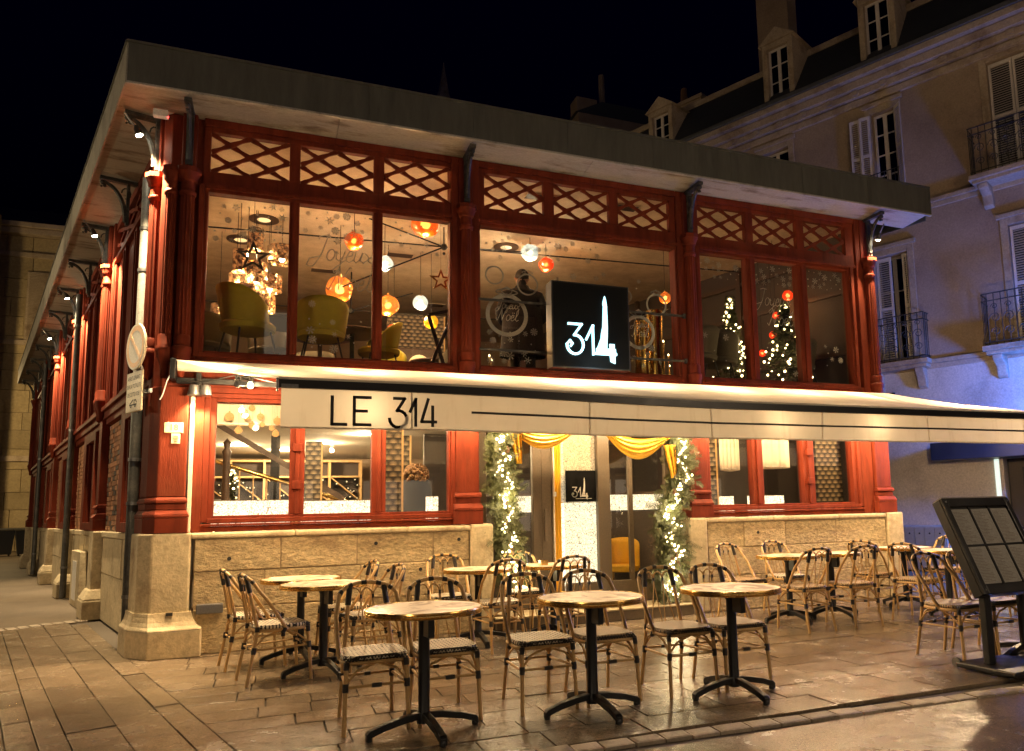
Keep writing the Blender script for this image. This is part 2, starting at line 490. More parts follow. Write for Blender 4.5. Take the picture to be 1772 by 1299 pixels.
class MB:
    """collects shapes; obj() links them as ONE mesh object"""
    def __init__(self, f=None):
        self.v, self.f, self.m = [], [], (f or ident)

    def add(self, vs, fs):
        k = len(self.v)
        self.v += [self.m(*p) for p in vs]
        self.f += [tuple(i + k for i in q) for q in fs]
        return self

    def box(self, a0, a1, b0, b1, z0, z1):
        return self.add([(a0, b0, z0), (a1, b0, z0), (a1, b1, z0), (a0, b1, z0),
                         (a0, b0, z1), (a1, b0, z1), (a1, b1, z1), (a0, b1, z1)],
                        [(0, 3, 2, 1), (4, 5, 6, 7), (0, 1, 5, 4), (1, 2, 6, 5), (2, 3, 7, 6), (3, 0, 4, 7)])

    def bar(self, p, q, w, h):
        """rectangular bar from p to q, w wide (sideways) and h high"""
        p, q = Vector(p), Vector(q)
        d = (q - p).normalized()
        s = d.cross(Vector((0, 0, 1)))
        if s.length < 1e-4:
            s = Vector((1, 0, 0))
        s.normalize()
        u = s.cross(d).normalized()
        vs = []
        for c in (p, q):
            for i, j in ((-1, -1), (1, -1), (1, 1), (-1, 1)):
                vs.append(tuple(c + s * (w / 2 * i) + u * (h / 2 * j)))
        return self.add(vs, [(3, 2, 1, 0), (4, 5, 6, 7), (0, 1, 5, 4), (1, 2, 6, 5), (2, 3, 7, 6), (3, 0, 4, 7)])

    def tube(self, pts, r, n=8, closed=False):
        pts = [Vector(p) for p in pts]
        rs = r if isinstance(r, (list, tuple)) else [r] * len(pts)
        N = len(pts)
        up, vs, fs = None, [], []
        for i, p in enumerate(pts):
            if closed:
                t = pts[(i + 1) % N] - pts[i - 1]
            else:
                t = pts[min(i + 1, N - 1)] - pts[max(i - 1, 0)]
            t.normalize()
            if up is None:
                up = Vector((0, 0, 1)) if abs(t.z) < 0.9 else Vector((1, 0, 0))
            s = t.cross(up)
            if s.length < 1e-5:
                s = t.cross(Vector((0, 1, 0)))
            s.normalize()
            up = s.cross(t).normalized()
            for k in range(n):
                a = 2 * math.pi * k / n
                vs.append(tuple(p + (s * math.cos(a) + up * math.sin(a)) * rs[i]))
        for i in range(N if closed else N - 1):
            j = (i + 1) % N
            for k in range(n):
                l = (k + 1) % n
                fs.append((i * n + k, i * n + l, j * n + l, j * n + k))
        if not closed:
            fs.append(tuple(range(n))[::-1])
            fs.append(tuple((N - 1) * n + k for k in range(n)))
        return self.add(vs, fs)

    def lathe(self, prof, n=16, c=(0, 0, 0), flute=0.0):
        vs, fs = [], []
        for r, z in prof:
            for k in range(n):
                a = 2 * math.pi * k / n
                q = r * (1 - (flute if k % 2 else 0))
                vs.append((c[0] + q * math.cos(a), c[1] + q * math.sin(a), c[2] + z))
        for i in range(len(prof) - 1):
            for k in range(n):
                l = (k + 1) % n
                fs.append((i * n + k, i * n + l, (i + 1) * n + l, (i + 1) * n + k))
        fs.append(tuple(range(n))[::-1])
        fs.append(tuple((len(prof) - 1) * n + k for k in range(n)))
        return self.add(vs, fs)

    def prism_xy(self, poly, z0, z1, poly2=None):
        n = len(poly)
        p2 = poly2 or poly
        vs = [(x, y, z0) for x, y in poly] + [(x, y, z1) for x, y in p2]
        fs = [tuple(range(n))[::-1], tuple(range(n, 2 * n))]
        fs += [(i, (i + 1) % n, (i + 1) % n + n, i + n) for i in range(n)]
        return self.add(vs, fs)

    def prism_az(self, poly, b0, b1):
        n = len(poly)
        vs = [(a, b0, z) for a, z in poly] + [(a, b1, z) for a, z in poly]
        fs = [tuple(range(n))[::-1], tuple(range(n, 2 * n))]
        fs += [(i, (i + 1) % n, (i + 1) % n + n, i + n) for i in range(n)]
        return self.add(vs, fs)

    def prism_bz(self, poly, a0, a1):
        n = len(poly)
        vs = [(a0, b, z) for b, z in poly] + [(a1, b, z) for b, z in poly]
        fs = [tuple(range(n))[::-1], tuple(range(n, 2 * n))]
        fs += [(i, (i + 1) % n, (i + 1) % n + n, i + n) for i in range(n)]
        return self.add(vs, fs)

    def quad(self, *p):
        return self.add(list(p), [tuple(range(len(p)))])

    def grid(self, fn, nu, nv):
        vs = [fn(i / nu, j / nv) for j in range(nv + 1) for i in range(nu + 1)]
        fs = [(j * (nu + 1) + i, j * (nu + 1) + i + 1, (j + 1) * (nu + 1) + i + 1, (j + 1) * (nu + 1) + i)
              for j in range(nv) for i in range(nu)]
        return self.add(vs, fs)

    def sphere(self, c, r, n=10, m=7, sz=1.0):
        prof = [(max(1e-4, r * math.sin(math.pi * i / m)), -r * sz * math.cos(math.pi * i / m)) for i in range(m + 1)]
        return self.lathe(prof, n, c)

    def mesh(self, name, mat, smooth=None):
        me = bpy.data.meshes.new(name)
        me.from_pydata(self.v, [], self.f)
        bm = bmesh.new()
        bm.from_mesh(me)
        bmesh.ops.recalc_face_normals(bm, faces=bm.faces)
        bm.to_mesh(me)
        bm.free()
        me.materials.append(MATS[mat])
        if smooth:
            for p in me.polygons:
                p.use_smooth = True
            me.set_sharp_from_angle(angle=R(smooth))
        return me

    def obj(self, name, mat, parent=None, smooth=None, bevel=0, loc=None, label=None, kind=None):
        o = bpy.data.objects.new(name, self.mesh(name, mat, smooth))
        COL.objects.link(o)
        if parent is not None:
            o.parent = parent
        if loc:
            o.location = loc
        if bevel:
            md = o.modifiers.new('bevel', 'BEVEL')
            md.width = bevel
            md.segments = 2
            md.limit_method = 'ANGLE'
            md.angle_limit = R(40)
        if label:
            o['label'] = label
        if kind:
            o['kind'] = kind
        return o

def tag(o, label, cat, group=None):
    o['label'] = label
    o['category'] = cat
    if group:
        o['group'] = group
    return o

def thing(name, label, cat, loc=(0, 0, 0), rz=0.0, group=None):
    o = bpy.data.objects.new(name, None)
    COL.objects.link(o)
    o.location = loc
    o.rotation_euler = (0, 0, rz)
    o.empty_display_size = 0.1
    return tag(o, label, cat, group)

def struct(o):
    o['kind'] = 'structure'
    return o

def copy_tree(o, parent=None):
    c = o.copy()
    COL.objects.link(c)
    c.parent = parent
    for ch in o.children:
        copy_tree(ch, c)
    return c

def inst(proto, parent, loc, rz=0.0, scale=(1, 1, 1), name=None):
    c = bpy.data.objects.new(name or proto.name.split('.')[0], proto.data if hasattr(proto, 'data') else proto)
    COL.objects.link(c)
    c.parent = parent
    c.location = loc
    c.rotation_euler = (0, 0, rz)
    c.scale = scale
    return c

def lamp(parent, loc, power, col=(1, 0.62, 0.28), radius=0.04, spot=None, aim=None, blend=0.5):
    ld = bpy.data.lights.new('lamp_light', 'SPOT' if spot else 'POINT')
    ld.energy = power
    ld.color = col
    ld.shadow_soft_size = radius
    o = bpy.data.objects.new('lamp_light', ld)
    COL.objects.link(o)
    if parent is not None:
        o.parent = parent
    o.location = loc
    if spot:
        ld.spot_size = R(spot)
        ld.spot_blend = blend
        d = Vector(aim)
        o.rotation_euler = d.to_track_quat('-Z', 'Y').to_euler()
    return o

def arc(c, r, a0, a1, n, fn):
    return [fn(c[0] + r * math.cos(R(a0 + (a1 - a0) * i / n)), c[1] + r * math.sin(R(a0 + (a1 - a0) * i / n))) for i in range(n + 1)]

def ribbon(mb, pts, w, b0, b1):
    """flat stroke of width w along (a,z) points, between b0 and b1"""
    for (x0, z0), (x1, z1) in zip(pts[:-1], pts[1:]):
        dx, dz = x1 - x0, z1 - z0
        l = math.hypot(dx, dz) or 1e-6
        ex, ez = dx / l * w * 0.35, dz / l * w * 0.35
        px, pz = -dz / l * w / 2, dx / l * w / 2
        mb.prism_az([(x0 - ex + px, z0 - ez + pz), (x1 + ex + px, z1 + ez + pz),
                     (x1 + ex - px, z1 + ez - pz), (x0 - ex - px, z0 - ez - pz)], b0, b1)

def ring(mb, c, r, w, b, n=28):
    vs = []
    for q in (r - w / 2, r + w / 2):
        for k in range(n):
            a = 2 * math.pi * k / n
            vs.append((c[0] + q * math.cos(a), b, c[1] + q * math.sin(a)))
    mb.add(vs, [(k, (k + 1) % n, n + (k + 1) % n, n + k) for k in range(n)])

def text_mesh(txt, size, font_shear=0.0, spacing=1.0):
    cu = bpy.data.curves.new('text', 'FONT')
    cu.body = txt
    cu.size = size
    cu.shear = font_shear
    cu.space_character = spacing
    cu.align_x = 'CENTER'
    cu.align_y = 'CENTER'
    cu.resolution_u = 3
    o = bpy.data.objects.new('text', cu)
    COL.objects.link(o)
    dg = bpy.context.evaluated_depsgraph_get()
    me = bpy.data.meshes.new_from_object(o.evaluated_get(dg))
    vs = [tuple(v.co) for v in me.vertices]
    fs = [tuple(p.vertices) for p in me.polygons]
    bpy.data.objects.remove(o)
    bpy.data.meshes.remove(me)
    return vs, fs

def text_on(mb, txt, size, a, z, b, sx=1.0, shear=0.0, spacing=1.0):
    vs, fs = text_mesh(txt, size, shear, spacing)
    mb.add([(a + x * sx, b, z + y) for x, y, _ in vs], fs)

# frames of the hall: (a along, b outward, z)
TH = 0.29004
CW = Vector((1.303, 0.0))
SD = Vector((-math.sin(TH), math.cos(TH)))
SN = Vector((-math.cos(TH), -math.sin(TH)))
def FF(a, b, z):
    return (a, -b, z)
def FS(a, b, z):
    p = CW + SD * a + SN * b
    return (p.x, p.y, z)
CR = Vector((10.86, 0.0))
def FX(a, b, z):
    p = CR + SD * a - SN * b
    return (p.x, p.y, z)
# ------------------------------------------------------------------ ground, road, paving
struct(MB().box(-400, 400, -400, 400, -0.30, -0.06).obj('ground', 'joint'))
road = MB()
road.prism_xy([(-60, -60), (60, -60), (60, -4.95), (4.2, -4.66), (2.0, -4.58), (0.6, -4.5), (-1.9, -4.36), (-60, -2)], -0.2, -0.012)
struct(road.obj('road', 'asphalt'))
pav = MB()
pav.prism_xy([(-60, -2), (-1.9, -4.36), (0.6, -4.5), (2.0, -4.58), (4.2, -4.66), (60, -4.95), (60, 60), (6, 60), (0.09, 3.5), (-0.75, 2.85), (-20, 1.5), (-60, 0)], -0.2, -0.022)
pav = struct(pav.obj('pavement', 'joint'))
al = MB()
al.prism_xy([(-60, 0.2), (-20, 1.7), (-0.75, 3.0), (0.09, 3.6), (-8, 40), (-60, 60)], -0.2, -0.010)
struct(al.obj('side_road', 'alley_asphalt'))

def slab_mesh():
    bm = bmesh.new()
    bmesh.ops.create_cube(bm, size=1.0)
    top = [e for e in bm.edges if all(v.co.z > 0 for v in e.verts)]
    bmesh.ops.bevel(bm, geom=top, offset=0.012, segments=1, profile=0.5, affect='EDGES')
    bot = [f for f in bm.faces if f.normal.z < -0.9]
    bmesh.ops.delete(bm, geom=bot, context='FACES_ONLY')
    me = bpy.data.meshes.new('paving_stone')
    bm.to_mesh(me)
    bm.free()
    me.materials.append(MATS['paving_stone'])
    return me
SLAB = slab_mesh()

SLABS = []
def slab(cx, cy_, w, l, rz, top=0.0):
    SLABS.append((cx, cy_, w, l, rz))

def lay_slabs(n_obj):
    """the slabs that show largest are objects of their own, the rest one joined part"""
    near = sorted(SLABS, key=lambda q: -q[2] * q[3] / (math.hypot(q[0] - 2.35, q[1] + 8.64) ** 2.6))
    for cx, cy_, w, l, rz in near[:n_obj]:
        o = bpy.data.objects.new('paving_stone', SLAB)
        COL.objects.link(o)
        o.parent = pav
        o.location = (cx, cy_, -0.02 + rng.uniform(-0.003, 0.003))
        o.rotation_euler = (rng.uniform(-0.006, 0.006), rng.uniform(-0.006, 0.006), rz)
        o.scale = (w - 0.008, l - 0.008, 0.04)
    m = MB()
    for cx, cy_, w, l, rz in near[n_obj:]:
        c, s_ = math.cos(rz), math.sin(rz)
        z = rng.uniform(-0.003, 0.003)
        P = []
        for a, b in ((-1, -1), (1, -1), (1, 1), (-1, 1)):
            x, y = a * (w - 0.008) / 2, b * (l - 0.008) / 2
            P.append((cx + c * x - s_ * y, cy_ + s_ * x + c * y))
        m.prism_xy(P, -0.03, z)
    m.obj('far_paving', 'paving_stone', pav, kind='stuff')

# strips that run along the side street; their direction is that of the side wall
def strip_x(x_at, y):            # x of a joint line at height y, given x at y=-3.1
    return x_at - (y + 3.1) * math.tan(TH)
lines = [-3.55, -3.05, -2.6, -2.1, -1.62, -1.2, -0.72, -0.28, 0.10, 0.42, 0.70, 0.955, 1.115, 1.275, 1.565, 1.855, 2.03]
for x0, x1 in zip(lines[:-1], lines[1:]):
    w = (x1 - x0) * math.cos(TH)
    t = -4.55 + rng.uniform(0, 0.4)
    top = 2.9 if x0 > -1.6 else 1.6
    while t < top:
        l = rng.uniform(0.5, 0.95) if w > 0.2 else rng.uniform(0.45, 0.8)
        if x0 < -1.0:
            l *= 1.5
        yc = t + l * math.cos(TH) / 2
        xc = (strip_x(x0, yc) + strip_x(x1, yc)) / 2
        ok = not (xc - w / 2 > 1.1 - yc * math.tan(TH) and yc > -0.2)
        if ok and xc > -4.6:
            slab(xc, yc, w, l, TH)
        t += l * math.cos(TH)
# courses parallel to the front
rows = [0.0, -0.28, -0.58, -0.86, -1.18, -1.46, -1.78, -2.06, -2.36, -2.64, -2.94, -3.22, -3.52, -3.80, -4.10, -4.42]
for i, (y1, y0) in enumerate(zip(rows[:-1], rows[1:])):
    yc = (y0 + y1) / 2
    x = strip_x(2.03, yc) + 0.015
    x_first = x
    xe = 12.5 if yc > -2.5 else 10.5
    first = True
    while x < xe:
        l = rng.uniform(0.30, 0.66) * (1.3 if x > 7.5 else 1.0)
        if first:
            l = rng.uniform(0.35, 0.65)
            first = False
        if x == x_first:
            xa, xb = strip_x(2.03, y1) + 0.006, strip_x(2.03, y0) + 0.006
            e = x + l - 0.006
            MB().prism_xy([(xb, y0 + 0.005), (e, y0 + 0.005), (e, y1 - 0.005), (xa, y1 - 0.005)], -0.03, rng.uniform(-0.003, 0.001)).obj('paving_stone', 'paving_stone', pav, bevel=0.005)
        else:
            slab(x + l / 2, yc, l, y1 - y0, 0.004 * rng.uniform(-1, 1))
        x += l
lay_slabs(280)
# a row of setts along the kerb line, and one across the alley mouth
COB = None
def sett(x, y, rz, sx, sy, par=pav):
    global COB
    if COB is None:
        m = MB().box(-0.5, 0.5, -0.5, 0.5, -0.5, 0.5)
        bm_ = m.mesh('sett', 'cobble')
        b = bmesh.new()
        b.from_mesh(bm_)
        bmesh.ops.bevel(b, geom=[e for e in b.edges if all(v.co.z > 0 for v in e.verts)], offset=0.10, segments=1, affect='EDGES')
        b.to_mesh(bm_)
        b.free()
        COB = bm_
    o = bpy.data.objects.new('sett', COB)
    COL.objects.link(o)
    o.parent = par
    o.location = (x, y, -0.022 + rng.uniform(-0.003, 0.003))
    o.rotation_euler = (rng.uniform(-.02, .02), rng.uniform(-.02, .02), rz + rng.uniform(-0.04, 0.04))
    o.scale = (sx, sy, 0.05)
x = 2.0
while x < 9.5:
    l = rng.uniform(0.16, 0.22)
    yl = -4.50 - (x - 4.2) * 0.047
    sett(x + l / 2, yl, -0.047, l - 0.014, 0.125)
    x += l
for k in range(30):
    t = k / 29
    x = -3.2 + t * 3.25
    y = 1.9 + t * 1.62 - math.sin(t * math.pi) * 0.12
    sett(x, y, 0.46, 0.105, 0.10)
    sett(x - 0.05, y + 0.12, 0.46, 0.105, 0.10)
# ------------------------------------------------------------------ the market hall
hall = thing('market_hall', 'red painted iron and timber market hall with stone base and wide zinc eaves', 'market hall')
PX = [1.42, 4.447, 7.519, 10.59]
ZB = 1.185

# --- stone base, front: blocks laid in courses
def stone_run(x0, x1, F, back, parent_name, courses, seed, front=0.13):
    r = random.Random(seed)
    MB(F).box(x0 + 0.02, x1 - 0.02, back, front - 0.010, 0.0, ZB - 0.03).obj(parent_name, 'mortar', hall)
    for ci, (z0, z1) in enumerate(courses):
        x = x0
        k = 0
        while x < x1 - 0.02:
            l = r.uniform(0.55, 0.95)
            if x1 - (x + l) < 0.3:
                l = x1 - x
            f = front + r.uniform(-0.006, 0.006)
            MB(F).box(x + 0.005, x + l - 0.005, front - 0.12, f, z0 + 0.005, z1 - 0.005).obj('stone_block', 'limestone', hall, bevel=0.007)
            x += l
            k += 1
C3 = [(0.0, 0.44), (0.44, 0.80), (0.80, 1.125)]
stone_run(1.66, 4.45, FF, -0.30, 'base_wall', C3, 3)
stone_run(7.58, 10.55, FF, -0.30, 'base_wall', C3, 5)
# coping slabs
for x0, x1 in ((1.62, 2.6), (2.6, 3.75), (3.75, 4.47), (7.55, 8.6), (8.6, 9.7), (9.7, 10.55)):
    MB(FF).box(x0 + 0.003, x1 - 0.003, -0.28, 0.155, 1.127, ZB).obj('coping', 'limestone_smooth', hall, bevel=0.018)
# piers beside the doorway and at the right end
for x0, x1 in ((4.46, 4.73), (7.29, 7.57)):
    MB(FF).box(x0, x1, -0.36, 0.16, 0.0, ZB + 0.012).obj('stone_pier', 'limestone_smooth', hall, bevel=0.03)
MB(FF).box(10.56, 10.86, -0.40, 0.16, 0.0, ZB + 0.01).obj('stone_pier', 'limestone_smooth', hall, bevel=0.025)

# --- corner pier and pedestal (chamfered plan)
def ch(*p):
    return list(p)
pier = ch((1.63, -0.16), (1.285, -0.16), (1.155, -0.03), (1.035, 0.36), (1.30, 0.44), (1.63, 0.2))
MB().prism_xy(pier, 0.40, ZB + 0.005).obj('stone_pier', 'limestone_smooth', hall, bevel=0.018)
ped0 = ch((1.755, -0.255), (1.30, -0.255), (1.075, 0.02), (0.945, 0.46), (1.30, 0.55), (1.755, 0.2))
pedt = ch((1.655, -0.18), (1.285, -0.18), (1.135, -0.015), (1.015, 0.38), (1.30, 0.47), (1.655, 0.2))
pd = MB().prism_xy(ped0, 0.0, 0.262).obj('pedestal', 'limestone_smooth', hall, bevel=0.012)
m = MB()
lp = lambda t: [(a[0] + (b[0] - a[0]) * t, a[1] + (b[1] - a[1]) * t) for a, b in zip(ped0, pedt)]
zz = [(0.263, 0.0), (0.272, 0.04), (0.30, 0.42), (0.34, 0.72), (0.39, 0.92), (0.427, 1.0)]
for (za, ta), (zb_, tb) in zip(zz[:-1], zz[1:]):
    m.prism_xy(lp(ta), za, zb_ - 0.0002, lp(tb))
m.obj('pedestal_slope', 'limestone_smooth', pd)

# --- side wall: piers, base and pedestals
D = 3.855
NP = 5
for k in range(1, NP + 1):
    s = 0.14 + D * k
    MB(FS).box(s - 0.20, s + 0.20, -0.3, 0.12, 0.36, ZB).obj('stone_pier', 'limestone_smooth', hall, bevel=0.02)
    MB(FS).box(s - 0.29, s + 0.29, -0.3, 0.215, 0.0, 0.26).obj('pedestal', 'limestone_smooth', hall, bevel=0.02)
    q0 = [(s - 0.29, -0.3), (s + 0.29, -0.3), (s + 0.29, 0.215), (s - 0.29, 0.215)]
    q1 = [(s - 0.22, -0.3), (s + 0.22, -0.3), (s + 0.22, 0.14), (s - 0.22, 0.14)]
    MB(FS).prism_xy(q0, 0.26, 0.40, q1).obj('pedestal', 'limestone_smooth', hall, bevel=0.02)
for k in range(NP):
    s0 = 0.14 + D * k + (0.25 if k == 0 else 0.2)
    s1 = 0.14 + D * (k + 1) - 0.2
    MB(FS).box(s0, s1, -0.3, -0.02, 0, ZB - 0.06).obj('base_wall', 'mortar', hall)
    n = 4
    for j in range(n):
        a0 = s0 + (s1 - s0) * j / n
        a1 = s0 + (s1 - s0) * (j + 1) / n
        for z0, z1 in ((0.0, 0.62), (0.62, 1.10)):
            MB(FS).box(a0 + 0.004, a1 - 0.004, -0.1, 0.0 + rng.uniform(-0.004, 0.004), z0 + 0.004, z1 - 0.003).obj('stone_block', 'limestone_smooth', hall, bevel=0.01)
    MB(FS).box(s0, s1, -0.3, 0.02, 1.102, ZB - 0.004).obj('coping', 'limestone_smooth', hall, bevel=0.012)

# --- front pilasters, columns, capitals
def pilaster(F, c, w, out, z0, z1, mat='red_rough'):
    """timber post with stepped foot"""
    MB(F).box(c - w / 2, c + w / 2, -0.2, out, z0 + 0.36, z1).obj('pilaster', mat, hall, bevel=0.008)
    m = MB(F)
    m.box(c - w / 2 - 0.03, c + w / 2 + 0.03, -0.18, out + 0.055, z0, z0 + 0.155)
    m.prism_bz([(-0.18, z0 + 0.157), (out + 0.06, z0 + 0.157), (out + 0.06, z0 + 0.185), (out + 0.02, z0 + 0.235), (-0.18, z0 + 0.235)], c - w / 2 - 0.03, c + w / 2 + 0.03)
    m.box(c - w / 2 - 0.01, c + w / 2 + 0.01, -0.18, out + 0.012, z0 + 0.237, z0 + 0.30)
    m.prism_bz([(-0.18, z0 + 0.302), (out + 0.035, z0 + 0.302), (out + 0.035, z0 + 0.33), (out + 0.004, z0 + 0.36), (-0.18, z0 + 0.36)], c - w / 2 - 0.02, c + w / 2 + 0.02)
    m.obj('pilaster_foot', 'red_paint', hall, bevel=0.006)

def column(F, c, b, z0, z1, r=0.075):
    """fluted engaged iron column with base rings and capital"""
    h = z1 - z0
    prof = [(0.012, -0.26), (0.03, -0.24), (r * 0.7, -0.13), (r * 1.2, -0.05), (r * 1.2, -0.02), (r * 1.35, 0), (r * 1.35, 0.05), (r * 1.1, 0.07), (r * 1.15, 0.16), (r * 0.98, 0.18)]
    m = MB(lambda a, bb, z: F(c + a, b + bb, z0 + z))
    m.lathe(prof, 16)
    m.obj('column_base', 'red_paint', hall, smooth=40)
    m = MB(lambda a, bb, z: F(c + a, b + bb, z0 + z))
    m.lathe([(r, 0.18), (r * 0.9, h - 0.30)], 24, flute=0.13)
    m.obj('column_shaft', 'red_paint', hall)
    m = MB(lambda a, bb, z: F(c + a, b + bb, z0 + z))
    m.lathe([(r * 0.95, h - 0.30), (r * 1.12, h - 0.285), (r * 1.12, h - 0.255), (r * 0.92, h - 0.24), (r * 0.95, h - 0.15),
             (r * 1.2, h - 0.135), (r * 1.25, h - 0.11), (r * 1.55, h - 0.055), (r * 1.6, h - 0.05)], 16)
    m.lathe([(r * 1.7, h - 0.05), (r * 1.72, h)], 8)
    m.obj('capital', 'red_paint', hall, smooth=40)

for i, c in enumerate(PX):
    w = 0.27
    if i == 0:
        continue
    pilaster(FF, c - (0.0 if i < 3 else -0.02), w, 0.09, ZB + 0.01, 2.64)
    MB(FF).box(c - 0.17, c + 0.17, -0.2, 0.04, 2.64, 5.61).obj('post', 'red_paint', hall, bevel=0.01)
    column(FF, c + (0.0 if i < 3 else 0.03), 0.07, 3.02, 4.985)
    MB(FF).box(c - 0.085, c + 0.085, 0.0, 0.06, 4.99, 5.60).obj('post', 'red_paint', hall, bevel=0.012)
# corner: timber post on the front, two columns above
cp = ch((1.56, -0.125), (1.31, -0.125), (1.205, -0.02), (1.10, 0.32), (1.35, 0.42), (1.56, 0.2))
MB().prism_xy(cp, ZB + 0.36, 2.66).obj('pilaster', 'red_rough', hall, bevel=0.012)
def off(poly, d):
    cx = sum(p[0] for p in poly) / len(poly)
    cy_ = sum(p[1] for p in poly) / len(poly)
    return [(cx + (x - cx) * (1 + d), cy_ + (y - cy_) * (1 + d)) for x, y in poly]
m = MB()
m.prism_xy(off(cp, 0.16), ZB + 0.006, ZB + 0.155)
m.prism_xy(off(cp, 0.18), ZB + 0.157, ZB + 0.185).prism_xy(off(cp, 0.18), ZB + 0.186, ZB + 0.235, off(cp, 0.06))
m.prism_xy(off(cp, 0.04), ZB + 0.237, ZB + 0.30)
m.prism_xy(off(cp, 0.10), ZB + 0.302, ZB + 0.33).prism_xy(off(cp, 0.10), ZB + 0.331, ZB + 0.359, off(cp, 0.02))
m.obj('pilaster_foot', 'red_paint', hall, bevel=0.006)
MB().prism_xy(ch((1.62, 0.02), (1.30, -0.03), (1.22, 0.05), (1.13, 0.36), (1.4, 0.45), (1.62, 0.3)), 2.66, 5.61).obj('post', 'red_paint', hall, bevel=0.01)
column(FF, 1.47, 0.08, 3.02, 4.985, 0.072)
column(FF, 1.315, 0.055, 3.02, 4.985, 0.062)
column(FS, 0.22, 0.10, 3.02, 4.985, 0.066)
MB(FF).box(1.40, 1.54, 0.03, 0.10, 4.99, 5.60).obj('post', 'red_paint', hall, bevel=0.012)
MB(FS).box(0.13, 0.28, 0.03, 0.10, 4.99, 5.60).obj('post', 'red_paint', hall, bevel=0.012)
# pale strip standing in for the lamplit edge of the corner post
MB(FF).box(1.578, 1.612, -0.05, 0.115, ZB + 0.012, 2.56).obj('lit_edge_strip', 'pale_trim', hall, bevel=0.004)

# --- floor band behind the awning (boards and mouldings)
for i in range(3):
    a0, a1 = PX[i] + 0.17, PX[i + 1] - 0.17
    m = MB(FF)
    m.box(a0, a1, -0.2, -0.01, 2.66, 3.0)
    m.box(a0, a1, -0.2, 0.035, 2.62, 2.68)
    m.box(a0, a1, -0.2, 0.03, 2.96, 3.02)
    m.obj('floor_band', 'red_flat', hall, bevel=0.006)

# --- windows
def pane(win, F, a0, a1, z0, z1, b=-0.06, mat='window_glass', name='pane'):
    return MB(F).box(a0, a1, b - 0.006, b, z0, z1).obj(name, mat, win)

def window_bay(F, a0, a1, z0, z1, panes, name='window', fr=0.05, out=0.015):
    """moulded frame with mullions; panes = list of (a0,a1)"""
    m = MB(F)
    lo, hi = panes[0][0], panes[-1][1]
    m.box(a0, lo, -0.11, out, z0, z1)
    m.box(hi, a1, -0.11, out, z0, z1)
    m.box(lo, hi, -0.11, out, z0, z0 + fr)
    m.box(lo, hi, -0.11, out, z1 - fr, z1)
    for (p, q), (r_, s_) in zip(panes[:-1], panes[1:]):
        m.box(q, r_, -0.11, out - 0.004, z0 + fr, z1 - fr)
        mid = (q + r_) / 2
        m.box(mid - 0.022, mid + 0.022, out - 0.004, out + 0.016, z0 + fr, z1 - fr)
    # outer moulding
    m.box(a0 - 0.03, a0 + 0.025, -0.05, out + 0.03, z0 - 0.02, z1 + 0.02)
    m.box(a1 - 0.025, a1 + 0.03, -0.05, out + 0.03, z0 - 0.02, z1 + 0.02)
    m.box(a0 + 0.026, a1 - 0.026, -0.05, out + 0.032, z1 - 0.012, z1 + 0.035)
    m.box(a0 + 0.026, a1 - 0.026, -0.05, out + 0.05, z0 - 0.03, z0 + 0.02)
    w = m.obj(name, 'red_paint', hall, bevel=0.006)
    for p, q in panes:
        pane(w, F, p - 0.004, q + 0.004, z0 + fr - 0.004, z1 - fr + 0.004)
    return w

ZU0, ZU1 = 3.065, 4.793
UP = []
for a0, a1, ps in ((1.60, 4.31, [(1.659, 2.470), (2.574, 3.372), (3.478, 4.262)]),
                   (4.585, 7.375, [(4.632, 7.322)]),
                   (7.665, 10.32, [(7.715, 8.462), (8.612, 9.340), (9.505, 10.264)])):
    UP.append(window_bay(FF, a0, a1, ZU0 - 0.05, ZU1 + 0.05, ps))
ZL0, ZL1 = 1.354, 2.53
LOW = []
for a0, a1, ps in ((1.73, 4.29, [(1.808, 2.531), (2.681, 3.381), (3.536, 4.241)]),
                   (7.675, 10.22, [(7.736, 8.408), (8.577, 9.252), (9.442, 10.12)])):
    w = window_bay(FF, a0, a1, ZL0 - 0.05, ZL1 + 0.05, ps)
    LOW.append(w)
    # boards either side, stepped sill
    l = 1.613 if a0 < 5 else 7.655
    MB(FF).box(l, a0 - 0.031, -0.1, 0.05, ZB + 0.006, 2.62).obj('side_board', 'red_rough', hall, bevel=0.006)
    r_ = 4.31 if a0 < 5 else 10.455
    MB(FF).box(a1 + 0.031, r_, -0.1, 0.05, ZB + 0.006, 2.62).obj('side_board', 'red_rough', hall, bevel=0.006)
    m = MB(FF)
    m.box(a0 - 0.03, a1 + 0.03, -0.1, 0.045, ZB + 0.008, ZB + 0.06)
    m.box(a0 - 0.03, a1 + 0.03, -0.1, 0.075, ZB + 0.062, ZB + 0.085)
    m.obj('window_sill', 'red_paint', hall, bevel=0.006)
# square hinge blocks on the lower mullions
for a, b in ((2.606, 0), (9.347, 0)):
    for z in (1.66, 2.06):
        MB(FF).box(a - 0.048, a + 0.048, 0.0, 0.055, z - 0.045, z + 0.045).obj('hinge', 'red_paint', LOW[0] if a < 5 else LOW[1], bevel=0.006)

